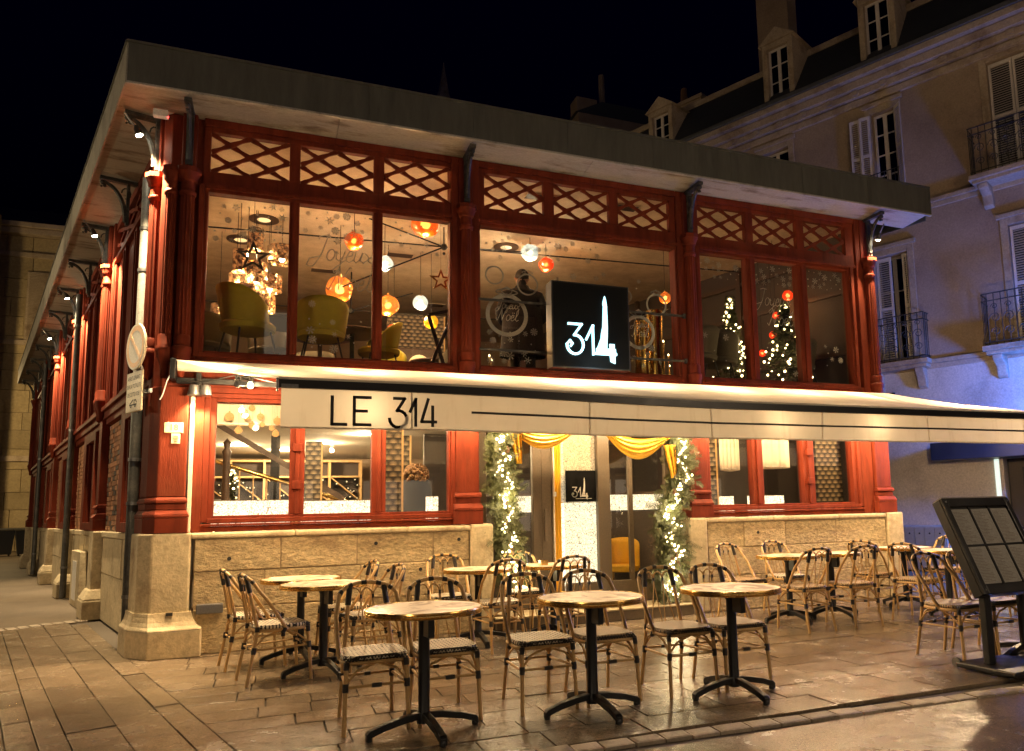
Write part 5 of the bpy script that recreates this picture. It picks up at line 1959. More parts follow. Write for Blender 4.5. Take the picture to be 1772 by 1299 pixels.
round_table(2.52, 1.25, 'dark round table between the two olive chairs upstairs')
round_table(3.30, 1.55, 'dark round table behind the second olive chair upstairs', 0.4)
round_table(4.75, 3.3, 'dark round table deep behind the standing person', 0.42)
round_table(6.9, 3.3, 'dark round table behind the gold vases', 0.42)
round_table(8.7, 1.6, 'dark round table upstairs in the right bay', 0.4)
# glowing low lamp behind the second chair
t = thing('table_lamp', 'glass table lamp glowing above the second olive chair', 'table lamp', (2.92, 1.9, UF + 0.751))
MB().lathe([(0.05, 0.0), (0.05, 0.02), (0.012, 0.03), (0.012, 0.28)], 12).obj('lamp_base', 'brass', t)
MB().lathe([(0.10, 0.28), (0.12, 0.32), (0.08, 0.38)], 16).obj('lamp_shade', 'downlight', t, smooth=50)
MB().lathe([(0.42, -0.03), (0.42, 0.0)], 28, (0, 0, -0.001)).lathe([(0.03, -0.75), (0.03, -0.03)], 10).obj('stand', 'wood_dark', t)
t = thing('table_lamp', 'small glowing table lamp between the standing person and the lit sign', 'table lamp', (6.12, 2.6, UF + 0.95))
MB().lathe([(0.05, 0.0), (0.05, 0.02), (0.014, 0.03), (0.014, 0.26)], 12).obj('lamp_base', 'brass', t)
MB().lathe([(0.11, 0.26), (0.085, 0.31), (0.03, 0.33)], 16).obj('lamp_shade', 'downlight', t, smooth=50)
MB().box(-0.3, 0.3, -0.2, 0.2, -0.95, -0.001).obj('stand', 'wood_dark', t)
# black crossed plant stand
t = thing('crossed_stand', 'black crossed folding stand at the right of the left bay', 'stand', (4.12, 0.75, UF))
m = MB()
m.bar((-0.02, 0, 0.0), (0.34, 0, 0.86), 0.03, 0.045)
m.bar((0.30, 0.04, 0.0), (0.04, 0.04, 0.86), 0.03, 0.045)
m.bar((0.04, 0.04, 0.86), (0.34, 0.0, 0.93), 0.03, 0.04)
m.obj('crossed_legs', 'black_metal', t)
# screens with fan wallpaper
def screen(name, x0, x1, y, z0, z1, lab, edge=True, grp='panels of fan patterned wallpaper'):
    t = thing(name, lab, 'panel', (x0, y, z0), 0, grp)
    MB().box(0, x1 - x0, -0.02, 0.02, 0, z1 - z0).obj('papered_panel', 'fan_wallpaper', t)
    if edge:
        MB().box(x1 - x0, x1 - x0 + 0.022, -0.03, 0.03, 0, z1 - z0).obj('edge_strip', 'pine_wood', t)
screen('patterned_panel', 4.22, 5.25, 5.0, UF, 4.95, 'tall fan patterned screen upstairs behind the crossed stand')
t = thing('lit_niche', 'carved panel with a glowing shell sconce below the upstairs screen', 'wall panel', (4.42, 4.9, 3.55))
MB().box(-0.12, 0.75, 0, 0.06, 0, 0.75).obj('carved_panel', 'wood_dark', t, bevel=0.02)
m = MB(lambda a, b, z: (0.36 + a, -0.05 + z, 0.42 + b))
m.lathe([(0.20, 0.0), (0.16, -0.06), (0.03, -0.09)], 20)
m.obj('shell_sconce', 'sconce', t, smooth=60)
screen('patterned_panel', 1.05, 1.22, 3.3, UF, 4.75, 'dark narrow fan patterned panel at the far left upstairs', False)

# ------------------------------------------------------------------ people upstairs
def person(x, y, z, rz, lab, height=1.74, scale=1.0):
    t = thing('person', lab, 'person', (x, y, z), rz)
    sk = [  # joint: (x, y, z, rx, ry)   facing +y
        ('pelvis', 0, 0, 0.93, .22, .16), ('waist', 0, 0.01, 1.08, .22, .16), ('chest', 0, 0.0, 1.28, .24, .16), ('upper', 0, -0.02, 1.42, .19, .12),
        ('neck', 0, -0.01, 1.50, .06, .06), ('head0', 0, 0.01, 1.57, .072, .085), ('head1', 0, 0.0, 1.66, .08, .10), ('head2', 0, -0.01, 1.73, .055, .07)]
    vs = [(a, b, c) for _, a, b, c, _, _ in sk]
    rs = [(p, q) for *_, p, q in sk]
    es = [(i, i + 1) for i in range(7)]
    def chain(start, pts):
        prev = start
        for a, b, c, p, q in pts:
            vs.append((a, b, c))
            rs.append((p, q))
            es.append((prev, len(vs) - 1))
            prev = len(vs) - 1
        return prev
    for s in (-1, 1):
        chain(0, [(s * .10, 0, .86, .10, .10), (s * .11, .01, .50, .075, .08), (s * .115, -.01, .10, .05, .06), (s * .12, .09, .045, .045, .04), (s * .125, .16, .03, .04, .03)])
        h = chain(3, [(s * .23, -.01, 1.38, .10, .09), (s * .33, -.02, 1.11, .085, .08), (s * .25, .17, 1.02, .06, .06), (s * .12, .27, 1.05, .032, .028), (s * .07, .31, 1.06, .036, .02)])
        bx, by, bz = vs[h]
        for f in range(4):
            chain(h, [(bx - s * .035, by + .012, bz + .028 - .02 * f, .009, .009), (bx - s * (.065 - .004 * abs(f - 1)), by + .004, bz + .024 - .02 * f, .008, .008)])
        chain(h, [(bx - s * .01, by + .012, bz + .045, .010, .010), (bx - s * .03, by + .02, bz + .062, .009, .009)])
    me = bpy.data.meshes.new('body')
    me.from_pydata(vs, es, [])
    o = bpy.data.objects.new('body', me)
    COL.objects.link(o)
    o.parent = t
    me.materials.append(MATS['coat'])
    mod = o.modifiers.new('skin', 'SKIN')
    mod.use_smooth_shade = True
    sv = me.skin_vertices[0].data
    for i, (p, q) in enumerate(rs):
        sv[i].radius = (p, q)
        sv[i].use_root = (i == 0)
    sub = o.modifiers.new('sub', 'SUBSURF')
    sub.levels = 2
    sub.render_levels = 2
    # long coat skirt as clothing, bare neck and ears, hair cap
    def coat(u, v):
        a = 2 * math.pi * u
        w = 0.27 + 0.06 * v
        return (w * math.cos(a), (w * 0.72) * math.sin(a), 1.20 - 0.70 * v)
    MB().grid(coat, 24, 8).obj('coat_skirt', 'coat', o, smooth=60)
    def collar(u, v):
        a = 2 * math.pi * u
        return ((0.095 + 0.05 * v) * math.cos(a), (0.095 + 0.05 * v) * math.sin(a) - 0.01, 1.525 - 0.09 * v)
    MB().grid(collar, 18, 3).obj('collar', 'coat', o, smooth=60)
    m = MB()
    for s in (-1, 1):
        m.sphere((s * 0.085, 0.0, 1.64), 0.026, 8, 6)
    m.sphere((0, 0.105, 1.63), 0.018, 8, 6)
    m.obj('ears_and_nose', 'skin', o, smooth=60)
    def hair(u, v):
        a = 2 * math.pi * u
        th = v * R(100 + 22 * (1 if math.sin(a) < 0 else -0.9) * abs(math.sin(a)))
        q = 0.112 + 0.004 * math.sin(9 * a) * math.sin(5 * th)
        return (q * 0.88 * math.sin(th) * math.cos(a), -0.01 + q * 1.02 * math.sin(th) * math.sin(a), 1.665 + q * math.cos(th))
    MB().grid(hair, 24, 10).obj('hair', 'hair', o, smooth=60)
    m = MB()
    m.sphere((0, 0.012, 1.64), 0.094, 14, 10, 1.18)
    m.obj('face', 'skin', o, smooth=60)
    t.scale = (scale,) * 3
    return t
person(5.60, 1.35, UF, R(-8), 'person in long dark coat standing with back to the middle window', scale=1.0)
person(6.92, 2.2, UF, R(-20), 'person whose dark hair shows above the lit sign', scale=1.09)

# gold cylinders in the middle window
for i, (dx, dy, r, h) in enumerate(((0, 0, 0.11, 0.85), (0.24, 0.10, 0.10, 1.2), (0.50, 0.02, 0.11, 0.95), (0.76, 0.12, 0.12, 1.15))):
    t = thing('gold_vase', ('shortest', 'second', 'third', 'rightmost')[i] + ' tall gold cylinder vase in the middle window', 'vase', (6.62 + dx, 0.62 + dy, UF), 0, 'tall gold vases in the middle window')
    MB().lathe([(r * 0.8, 0), (r, 0.02), (r * 0.92, h * 0.5), (r, h), (r * 0.9, h - 0.01), (r * 0.85, h * 0.5)], 24).obj('body', 'gold_metal', t, smooth=50)

# ------------------------------------------------------------------ fir trees with lights
def needle_mass(mb, r, pts, size):
    for (x, y, z) in pts:
        for _ in range(2):
            a = r.uniform(0, 2 * math.pi)
            el = r.uniform(-0.7, 0.5)
            l = size * r.uniform(0.7, 1.4)
            d = Vector((math.cos(a) * math.cos(el), math.sin(a) * math.cos(el), math.sin(el)))
            s = d.cross(Vector((r.uniform(-1, 1), r.uniform(-1, 1), 1))).normalized() * l * 0.16
            p = Vector((x, y, z))
            mb.add([tuple(p), tuple(p + d * l * 0.6 + s), tuple(p + d * l), tuple(p + d * l * 0.6 - s)], [(0, 1, 2, 3)])

FL = None
def fairy(parent, loc, s=1.0):
    global FL
    if FL is None:
        FL = MB().sphere((0, 0, 0), 0.011, 6, 4).mesh('fairy_light', 'fairy')
    o = bpy.data.objects.new('fairy_light', FL)
    COL.objects.link(o)
    o.parent = parent
    o.location = loc
    o.scale = (s, s, s)

def fir(x, y, z, h, r, lab, nl, seed, light=0):
    t = thing('christmas_tree', lab, 'christmas tree', (x, y, z), 0)
    q = random.Random(seed)
    MB().tube([(0, 0, 0), (0, 0, h * 0.95)], [0.03, 0.006], 8).obj('trunk', 'wood_dark', t)
    m = MB()
    pts = []
    for _ in range(1300):
        v = q.random() ** 0.7
        zz = h * (0.08 + 0.92 * v)
        rad = r * (1 - v) * (0.75 + 0.25 * math.sin(zz * 40)) * math.sqrt(q.uniform(0.15, 1)) + 0.01
        a = q.uniform(0, 2 * math.pi)
        pts.append((rad * math.cos(a), rad * math.sin(a), zz))
    needle_mass(m, q, pts, 0.07)
    m.obj('branches', 'fir', t)
    for _ in range(nl):
        v = q.random() ** 0.8
        a = q.uniform(0, 2 * math.pi)
        rad = r * (1 - v) * q.uniform(0.3, 1.15) + 0.03
        fairy(t, (rad * math.cos(a), rad * math.sin(a), h * (0.08 + 0.9 * v)), q.uniform(1.0, 1.9))
    if light:
        lamp(t, (0, -r, h * 0.5), light, (1, 0.75, 0.4), 0.1)
fir(8.98, 1.2, UF, 1.62, 0.36, 'lit christmas tree behind the first pane of the right bay', 75, 1, 2)
fir(9.55, 0.62, UF, 1.42, 0.46, 'dark christmas tree with sparse lights in the middle of the right bay', 60, 2, 0)

q = random.Random(77)
for i_ in range(14):  # added points of sparkle, strewn at random through the upper room
    t = thing('candle', 'tiny candle added for sparkle upstairs among the tables', 'candle', (q.choice((q.uniform(1.7, 4.2), q.uniform(4.8, 7.2), q.uniform(7.8, 9.6))), q.uniform(1.3, 4.5), UF + q.uniform(0.78, 1.05)), 0, 'candles added upstairs')
    MB().lathe([(0.02, -0.04), (0.022, 0.0)], 8).obj('holder', 'brass', t)
    MB().lathe([(0.004, 0.001), (0.012, 0.014), (0.002, 0.035)], 8).obj('flame', 'bulb_warm', t)
    MB().tube([(0, 0, -0.75), (0, 0, -0.041)], 0.01, 6).obj('stem', 'brass', t)
# ------------------------------------------------------------------ downstairs, left bay: stair, wine rack, tree
t = thing('staircase', 'dark staircase with turned newel and sloping brass rail behind the left window', 'staircase', (0, 0, 0))
m = MB()
for k in range(10):
    x = 1.55 + k * 0.24
    z = 1.62 - k * 0.165
    if z > LF + 0.02:
        m.box(x, x + 0.26, 2.62, 3.5, z - 0.045, z)
m.obj('treads', 'wood_dark', t)
m = MB()
m.tube([(1.3, 2.5, 2.20), (3.7, 2.5, 1.40), (4.1, 2.5, 1.27)], 0.028, 10)
m.obj('hand_rail', 'brass', t, smooth=50)
for k in range(14):
    x = 1.45 + k * 0.17
    z = 2.20 - (x - 1.3) / 2.4 * 0.80
    MB().tube([(x, 2.5, z - 0.75), (x, 2.5, z)], 0.010, 6).obj('baluster', 'pine_wood', t)
m = MB()
m.lathe([(0.055, LF), (0.055, 0.4), (0.04, 0.5), (0.05, 1.3), (0.045, 2.15), (0.06, 2.2), (0.03, 2.25), (0.05, 2.32), (0.0, 2.38)], 12, (1.80, 2.4, 0))
m.obj('newel_post', 'wood_dark', t, smooth=50)
m = MB()
m.bar((1.62, 2.4, 2.6), (3.3, 2.4, 1.55), 0.03, 0.07)
m.obj('upper_rail', 'wood_dark', t)
MB().box(2.34, 2.47, 4.0, 4.13, LF, LC - 0.013).obj('iron_column', 'black_metal', hall)

t = thing('wine_rack', 'pine wine rack of diagonal compartments full of bottles', 'wine rack', (0, 0, 0))
RX = [(-0.25 + 0.62 * k) for k in range(8)]
for x in RX:
    MB().box(x - 0.022, x + 0.022, 7.7, 8.0, 1.0, 2.46).obj('upright', 'pine_wood', t)
for z in (1.02, 1.62, 2.12, 2.44):
    MB().box(RX[0], RX[-1], 7.71, 7.99, z - 0.018, z + 0.018).obj('shelf', 'pine_wood', t)
for i in range(7):
    for z0, z1 in ((1.04, 1.60), (1.64, 2.10)):
        m = MB()
        m.bar((RX[i] + 0.03, 7.85, z1), (RX[i + 1] - 0.03, 7.85, z0), 0.28, 0.02)
        m.obj('diagonal', 'pine_wood', t)
m = MB().box(RX[0], RX[-1], 8.0, 8.02, 1.0, 2.46).obj('back_board', 'dark_wall', t)
q = random.Random(9)
caps = MB()
bodies = MB()
for i in range(7):
    for z0, z1 in ((1.04, 1.60), (1.64, 2.10)):
        for _ in range(13):
            u, v = q.uniform(0.06, 0.94), q.uniform(0.05, 0.9)
            x, z = RX[i] + 0.62 * u, z0 + (z1 - z0) * v
            bodies.tube([(x, 7.72, z), (x, 7.98, z)], 0.036, 6)
            caps.tube([(x, 7.66, z), (x, 7.719, z)], 0.015, 6)
bodies.obj('bottles', 'bottle_glass', t, kind='stuff')
caps.obj('bottle_caps', 'bottle_cap', t, kind='stuff')
fir(1.78, 4.6, LF, 2.0, 0.42, 'christmas tree with warm lights below the staircase', 90, 4, 8)
screen('patterned_panel', 2.78, 2.98, 2.3, LF, 2.34, 'fan patterned panel in the second pane of the left lower window')
screen('patterned_panel', 3.56, 3.765, 0.38, LF, LC - 0.02, 'fan patterned panel in the third pane of the left lower window')
screen('patterned_panel', 3.92, 4.03, 1.4, LF, 2.35, 'small fan patterned panel farther back in the left lower window')
screen('patterned_panel', 7.82, 8.105, 0.45, LF, LC - 0.02, 'narrow fan patterned panel beside the right of the doorway')
screen('patterned_panel', 9.80, 10.26, 0.40, LF, LC - 0.02, 'wide fan patterned panel in the last lower window', False)
# backlit onyx skirting behind the windows
def onyx_panel(x0, x1, y, z0, z1, lab, mat='onyx_lit', power=0):
    t = thing('backlit_panel', lab, 'panel', (x0, y, z0), 0, 'backlit mottled onyx panels')
    MB().box(0, x1 - x0, 0, 0.02, 0, z1 - z0).obj('onyx_sheet', mat, t)
    MB().box(0, x1 - x0, -0.006, 0.022, z1 - z0 + 0.0005, z1 - z0 + 0.008).obj('cap_strip', 'brass', t)
onyx_panel(1.78, 2.55, 0.16, 1.20, 1.505, 'backlit mottled strip behind the first lower pane')
onyx_panel(2.66, 3.40, 0.16, 1.20, 1.490, 'backlit mottled strip behind the second lower pane')
onyx_panel(4.02, 4.16, 0.18, 1.20, 1.52, 'small backlit panel at the right of the third lower pane')
onyx_panel(8.12, 8.42, 0.50, 1.15, 1.47, 'backlit strip in the first pane of the right lower window')
onyx_panel(8.66, 9.28, 0.50, 1.15, 1.47, 'backlit strip in the second pane of the right lower window')
onyx_panel(5.25, 8.35, 1.7, 1.31, 1.54, 'long backlit band along the bar behind the glass doors')
MB().box(5.25, 8.35, 1.72, 2.3, LF, 1.30).obj('bar_counter', 'dark_wall', hall, bevel=0.01)
MB().box(5.2, 8.4, 1.66, 2.35, 1.545, 1.58).obj('bar_top', 'wood_dark', hall)
# dark wall panelling right behind the door zone
MB().box(4.6, 8.3, 3.4, 3.5, LF, LC - 0.013).obj('partition', 'dark_wall', hall)
MB().prism_xy([(8.12, 1.35), (10.35, 1.35), (10.35, 1.42), (8.12, 1.42)], LF, LC - 0.013).obj('partition', 'dark_wall', hall)  # dark sheet added to keep the right lower windows dark inside
# ceiling downlights downstairs
k = 0
for x, y, p in ((2.3, 1.2, 20), (3.3, 1.0, 24), (3.7, 3.6, 34), (3.2, 5.2, 46), (1.8, 5.8, 46), (2.6, 6.8, 60), (5.2, 1.1, 6), (6.6, 1.1, 6), (7.6, 1.0, 5), (8.3, 1.5, 4), (9.2, 1.5, 4)):
    t = thing('downlight', 'recessed round downlight in the lower ceiling', 'downlight', (x, y, LC - 0.0125), 0, 'recessed downlights of the lower room')
    MB().lathe([(0.05, -0.006), (0.052, -0.0005)], 16).obj('lens', 'downlight', t)
    MB().lathe([(0.068, -0.004), (0.068, -0.0002)], 20).obj('trim', 'white_plastic', t)
    lamp(t, (0, 0, -0.05), p, (1, 0.74, 0.44), 0.05)
    k += 1
# person seated behind the third lower pane
t = thing('person', 'curly haired guest in a dark coat behind the third lower pane', 'person', (4.02, 0.85, LF))
def gb(u, v):
    a = 2 * math.pi * u
    w = 0.26 - 0.10 * v ** 3
    return (w * math.cos(a), w * 0.75 * math.sin(a), 0.45 + 1.15 * v)
MB().grid(gb, 20, 10).obj('body', 'coat', t, smooth=60)
m = MB()
q = random.Random(5)
for k in range(150):
    a = q.uniform(0, 2 * math.pi)
    e = q.uniform(-0.5, 1.3)
    m.sphere((0.14 * math.cos(a) * math.cos(e), 0.13 * math.sin(a) * math.cos(e) - 0.02, 1.66 + 0.13 * math.sin(e)), q.uniform(.018, .032), 6, 4)
m.obj('curly_hair', 'curly_hair', t, smooth=60)

# yellow chair seen through the right door
t = thing('velvet_armchair', 'yellow velvet armchair seen through the glass door', 'chair', (7.0, 1.25, LF), R(150))
t.scale = (0.85, 0.85, 0.85)
def yb(u, v):
    a = R(-100 + 200 * u)
    return (0.30 * math.sin(a), -0.26 * math.cos(a), 0.42 + (0.5 - 0.15 * abs(2 * u - 1) ** 2) * v)
o = MB().grid(yb, 16, 5).obj('backrest', 'yellow_velvet', t, smooth=60)
o.modifiers.new('thickness', 'SOLIDIFY').thickness = 0.06
MB().lathe([(0.22, 0.36), (0.28, 0.38), (0.28, 0.46), (0.2, 0.48)], 18).obj('seat', 'yellow_velvet', t, smooth=50)
for sx in (-1, 1):
    for sy in (-1, 1):
        MB().tube([(sx * .15, sy * .15, .37), (sx * .2, sy * .2, 0)], .013, 6).obj('leg', 'brass', t)

# blinds
def blind(x0, x1, y, z0, z1, lab, scallop_edge=False):
    t = thing('window_blind', lab, 'blind', (x0, y, z0), 0, 'cream blinds behind the lower windows')
    def f(u, v):
        return ((x1 - x0) * u, 0.012 * math.sin(u * 34) * (1 if scallop_edge else 0.2), (z1 - z0) * v - (0.02 * math.sin(u * math.pi) * (1 - v) if scallop_edge else 0))
    o = MB().grid(f, 40, 6).obj('cloth', 'blind', t, smooth=60)
    o.modifiers.new('thickness', 'SOLIDIFY').thickness = 0.004
    MB().box(0.02, x1 - x0 - 0.02, -0.012, -0.006, 0.012, 0.03).obj('bottom_bar', 'white_plastic', t)
blind(1.80, 2.54, 0.13, 2.30, 2.585, 'cream roller blind above the bauble stickers in the first lower pane')
blind(8.10, 8.43, 0.32, 1.83, 2.585, 'cream roman blind in the first pane of the right lower window', True)
blind(8.60, 9.28, 0.32, 1.86, 2.585, 'cream roman blind in the second pane of the right lower window', True)
# ------------------------------------------------------------------ doorway
MB().box(4.735, 7.285, -0.22, 0.30, 0.0, 0.118).obj('step', 'taupe', hall, bevel=0.008)
MB().box(4.733, 7.287, -0.235, 0.30, 0.119, 0.142).obj('step_tread', 'limestone_smooth', hall, bevel=0.008)
ent = thing('glass_entrance', 'bronze framed glass entrance doors between the garlands', 'door', (0, 0, 0))
YD = 0.35
def FD(a, b, z):
    return (a, YD - b, z)
m = MB(FD)
m.box(4.65, 4.78, -0.06, 0.02, 0.142, 2.6)
m.box(7.24, 7.36, -0.06, 0.02, 0.142, 2.6)
m.box(4.78, 7.24, -0.06, 0.02, 2.44, 2.6)
m.box(5.06, 5.10, -0.04, 0.02, 0.142, 2.439)
m.obj('door_frame', 'taupe', ent, bevel=0.005)
m = MB(FD)
m.box(5.362, 5.475, -0.03, 0.05, 0.145, 2.438)
m.box(5.478, 5.60, -0.03, 0.042, 0.145, 2.438)
m.box(5.603, 5.645, -0.03, 0.02, 0.145, 2.438)
dl = m.obj('door_stile', 'taupe', ent, bevel=0.006)
MB(FD).box(5.632, 5.648, 0.021, 0.06, 0.145, 2.43).obj('edge_strip', 'pale_trim', ent)
MB(FD).box(5.50, 5.53, 0.06, 0.09, 0.95, 1.35).obj('door_handle', 'taupe', dl, bevel=0.006)
MB(FD).box(5.625, 5.665, 0.061, 0.075, 1.50, 1.56).obj('lock', 'white_plastic', dl)
m = MB(FD)
m.box(6.245, 6.415, -0.04, 0.05, 0.145, 2.438)
m.box(6.415, 6.70, -0.03, 0.045, 0.145, 0.42)
m.obj('door_stile', 'taupe', ent, bevel=0.006)
MB(FD).box(6.69, 6.75, -0.03, 0.03, 0.145, 2.438).obj('door_stile', 'taupe', ent, bevel=0.006)
for a0, a1 in ((5.10, 5.36), (5.80, 6.243), (6.752, 7.238)):
    MB(FD).box(a0, a1, -0.03, 0.02, 0.145, 0.42).obj('bottom_rail', 'taupe', ent, bevel=0.005)
for a0, a1 in ((4.78, 5.06), (5.10, 5.362), (5.80, 6.245), (6.415, 6.69), (6.75, 7.24)):
    MB(FD).box(a0 - 0.003, a1 + 0.003, -0.012, -0.006, 0.415, 2.44).obj('glass_pane', 'door_glass', ent)
# gold curtain behind the gap
t = thing('gold_curtain', 'gold pleated curtain hanging beside the entrance door', 'curtain', (5.65, 0.42, 0.15))
def gc(u, v):
    return (0.155 * u, 0.02 * math.sin(u * 22) + 0.01 * math.sin(v * 3), 2.3 * v)
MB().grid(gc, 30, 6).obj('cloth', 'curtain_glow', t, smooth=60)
# onyx wall with poster behind the fixed pane
onyx_panel(5.78, 6.26, 0.40, 0.16, 1.42, 'tall bright backlit onyx panel in the entrance')
onyx_panel(5.78, 6.26, 0.40, 1.435, 2.55, 'dim onyx panel above the poster in the entrance', 'onyx_dim')
t = thing('poster', 'dark poster with white 314 and tower on the entrance glass', 'poster', (5.815, 0.345, 1.43))
MB().box(0, 0.42, -0.002, 0.002, 0, 0.40).obj('sheet', 'poster_black', t)

def logo(mb, x, z, s, b0, b1, w):
    """3 1 4: the four is drawn as a bell tower"""
    X = lambda a, c: (x + a * s, z + c * s)
    th = [X(0.03, 0.37), X(0.20, 0.37), X(0.10, 0.235)] + [X(0.11 + 0.105 * math.cos(R(a)), 0.12 + 0.115 * math.sin(R(a))) for a in range(75, -181, -15)] + [X(0.045, 0.165), X(0.075, 0.13), X(0.055, 0.10)]
    ribbon(mb, th, w, b0, b1)
    ribbon(mb, [X(0.255, 0.19), X(0.345, 0.365), X(0.345, 0.01)], w, b0, b1)
    # tower of the four
    mb.prism_az([X(0.40, 0.095), X(0.45, 0.22), X(0.455, 0.275), X(0.475, 0.36), X(0.49, 0.62), X(0.535, 0.62), X(0.54, 0.36), X(0.535, 0.24), X(0.525, 0.095)], b0, b1)
    mb.prism_az([X(0.485, 0.625), X(0.485, 0.66), X(0.495, 0.70), X(0.51, 0.745), X(0.525, 0.70), X(0.53, 0.66), X(0.535, 0.625)], b0, b1)
    mb.prism_az([X(0.37, 0.01), X(0.37, 0.04), X(0.385, 0.045), X(0.385, 0.09), X(0.64, 0.09), X(0.64, 0.045), X(0.655, 0.04), X(0.655, 0.01)], b0, b1)
    mb.prism_az([X(0.565, 0.092), X(0.56, 0.15), X(0.625, 0.15), X(0.625, 0.092)], b0, b1)
    mb.prism_az([X(0.565, 0.008), X(0.57, -0.065), X(0.63, -0.09), X(0.632, 0.008)], b0, b1)
m = MB(FF)
logo(m, 5.90, 1.49, 0.34, -0.3425, -0.341, 0.012)
m.box(5.95, 6.17, -0.3425, -0.341, 1.468, 1.474)
o = m.obj('print', 'print_white', t)
o.matrix_parent_inverse = t.matrix_world.inverted() if False else Matrix.Translation((-5.815, -0.345, -1.43))

# ------------------------------------------------------------------ lit sign box in the middle window
t = thing('lit_sign', 'black box sign with white neon 314 and tower in the upper window', 'sign', (0, 0, 0))
MB(FF).box(5.45, 6.49, 0.05, 0.26, 3.035, 4.115).obj('sign_box', 'black_metal', t, bevel=0.008)
MB(FF).box(5.47, 6.47, 0.261, 0.264, 3.055, 4.095).obj('face', 'poster_black', t)
m = MB(FF)
logo(m, 5.625, 3.205, 1.02, 0.268, 0.29, 0.025)
m.obj('neon_strokes', 'neon', t)
lamp(t, FF(6.10, 0.62, 3.10), 2.2, (0.55, 0.85, 1.0), 0.15)
# guard rails across the middle window
for z in (3.86, 3.25):
    m = MB(FF)
    m.box(4.60, 7.40, 0.05, 0.065, z - 0.014, z + 0.014)
    m.obj('guard_rail', 'iron', UP[1])
    MB(FF).box(7.385, 7.415, 0.03, 0.085, z - 0.03, z + 0.03).obj('rail_bracket', 'iron', UP[1])

# ------------------------------------------------------------------ stickers on the panes
def flake(mb, x, z, r, b, kind):
    n = 6 if kind != 1 else 8
    for k in range(n):
        a = 2 * math.pi * k / n + 0.2
        c, s = math.cos(a), math.sin(a)
        w = r * 0.10
        mb.quad((x + c * r * 0.15 - s * w, b, z + s * r * 0.15 + c * w), (x + c * r - s * w, b, z + s * r + c * w),
                (x + c * r + s * w, b, z + s * r - c * w), (x + c * r * 0.15 + s * w, b, z + s * r * 0.15 - c * w))
        if kind != 2:
            for q in (0.5, 0.78):
                for sg in (-1, 1):
                    a2 = a + sg * 0.9
                    px, pz = x + c * r * q, z + s * r * q
                    ex, ez = px + math.cos(a2) * r * 0.3, pz + math.sin(a2) * r * 0.3
                    mb.quad((px - s * w * .7, b, pz + c * w * .7), (ex - s * w * .7, b, ez + c * w * .7), (ex + s * w * .7, b, ez - c * w * .7), (px + s * w * .7, b, pz - c * w * .7))
    if kind == 2:
        ring(mb, (x, z), r * 0.3, r * 0.2, b, 12)

def dots(mb, x, z, r, b):
    mb.add([(x + r * math.cos(2 * math.pi * k / 8), b, z + r * math.sin(2 * math.pi * k / 8)) for k in range(8)], [tuple(range(8))])

def scatter(win, a0, a1, z0, z1, n, seed, slope=0.0, mat='frost'):
    q = random.Random(seed)
    m = MB(FF)
    done = []
    tries = 0
    while len(done) < n and tries < 900:
        tries += 1
        x, z = q.uniform(a0 + 0.05, a1 - 0.05), q.uniform(z0 + 0.03, z1 - 0.04)
        if z < z0 + slope * (x - a0):
            continue
        if any(math.hypot(x - p, z - w) < 0.085 for p, w in done):
            continue
        done.append((x, z))
        if q.random() < 0.45:
            dots(m, x, z, q.uniform(0.007, 0.012), -0.066)
        else:
            flake(m, x, z, q.uniform(0.026, 0.05), -0.066, q.choice((0, 0, 1, 2)))
    o = m.obj('snowflake_stickers', mat, win, kind='stuff')

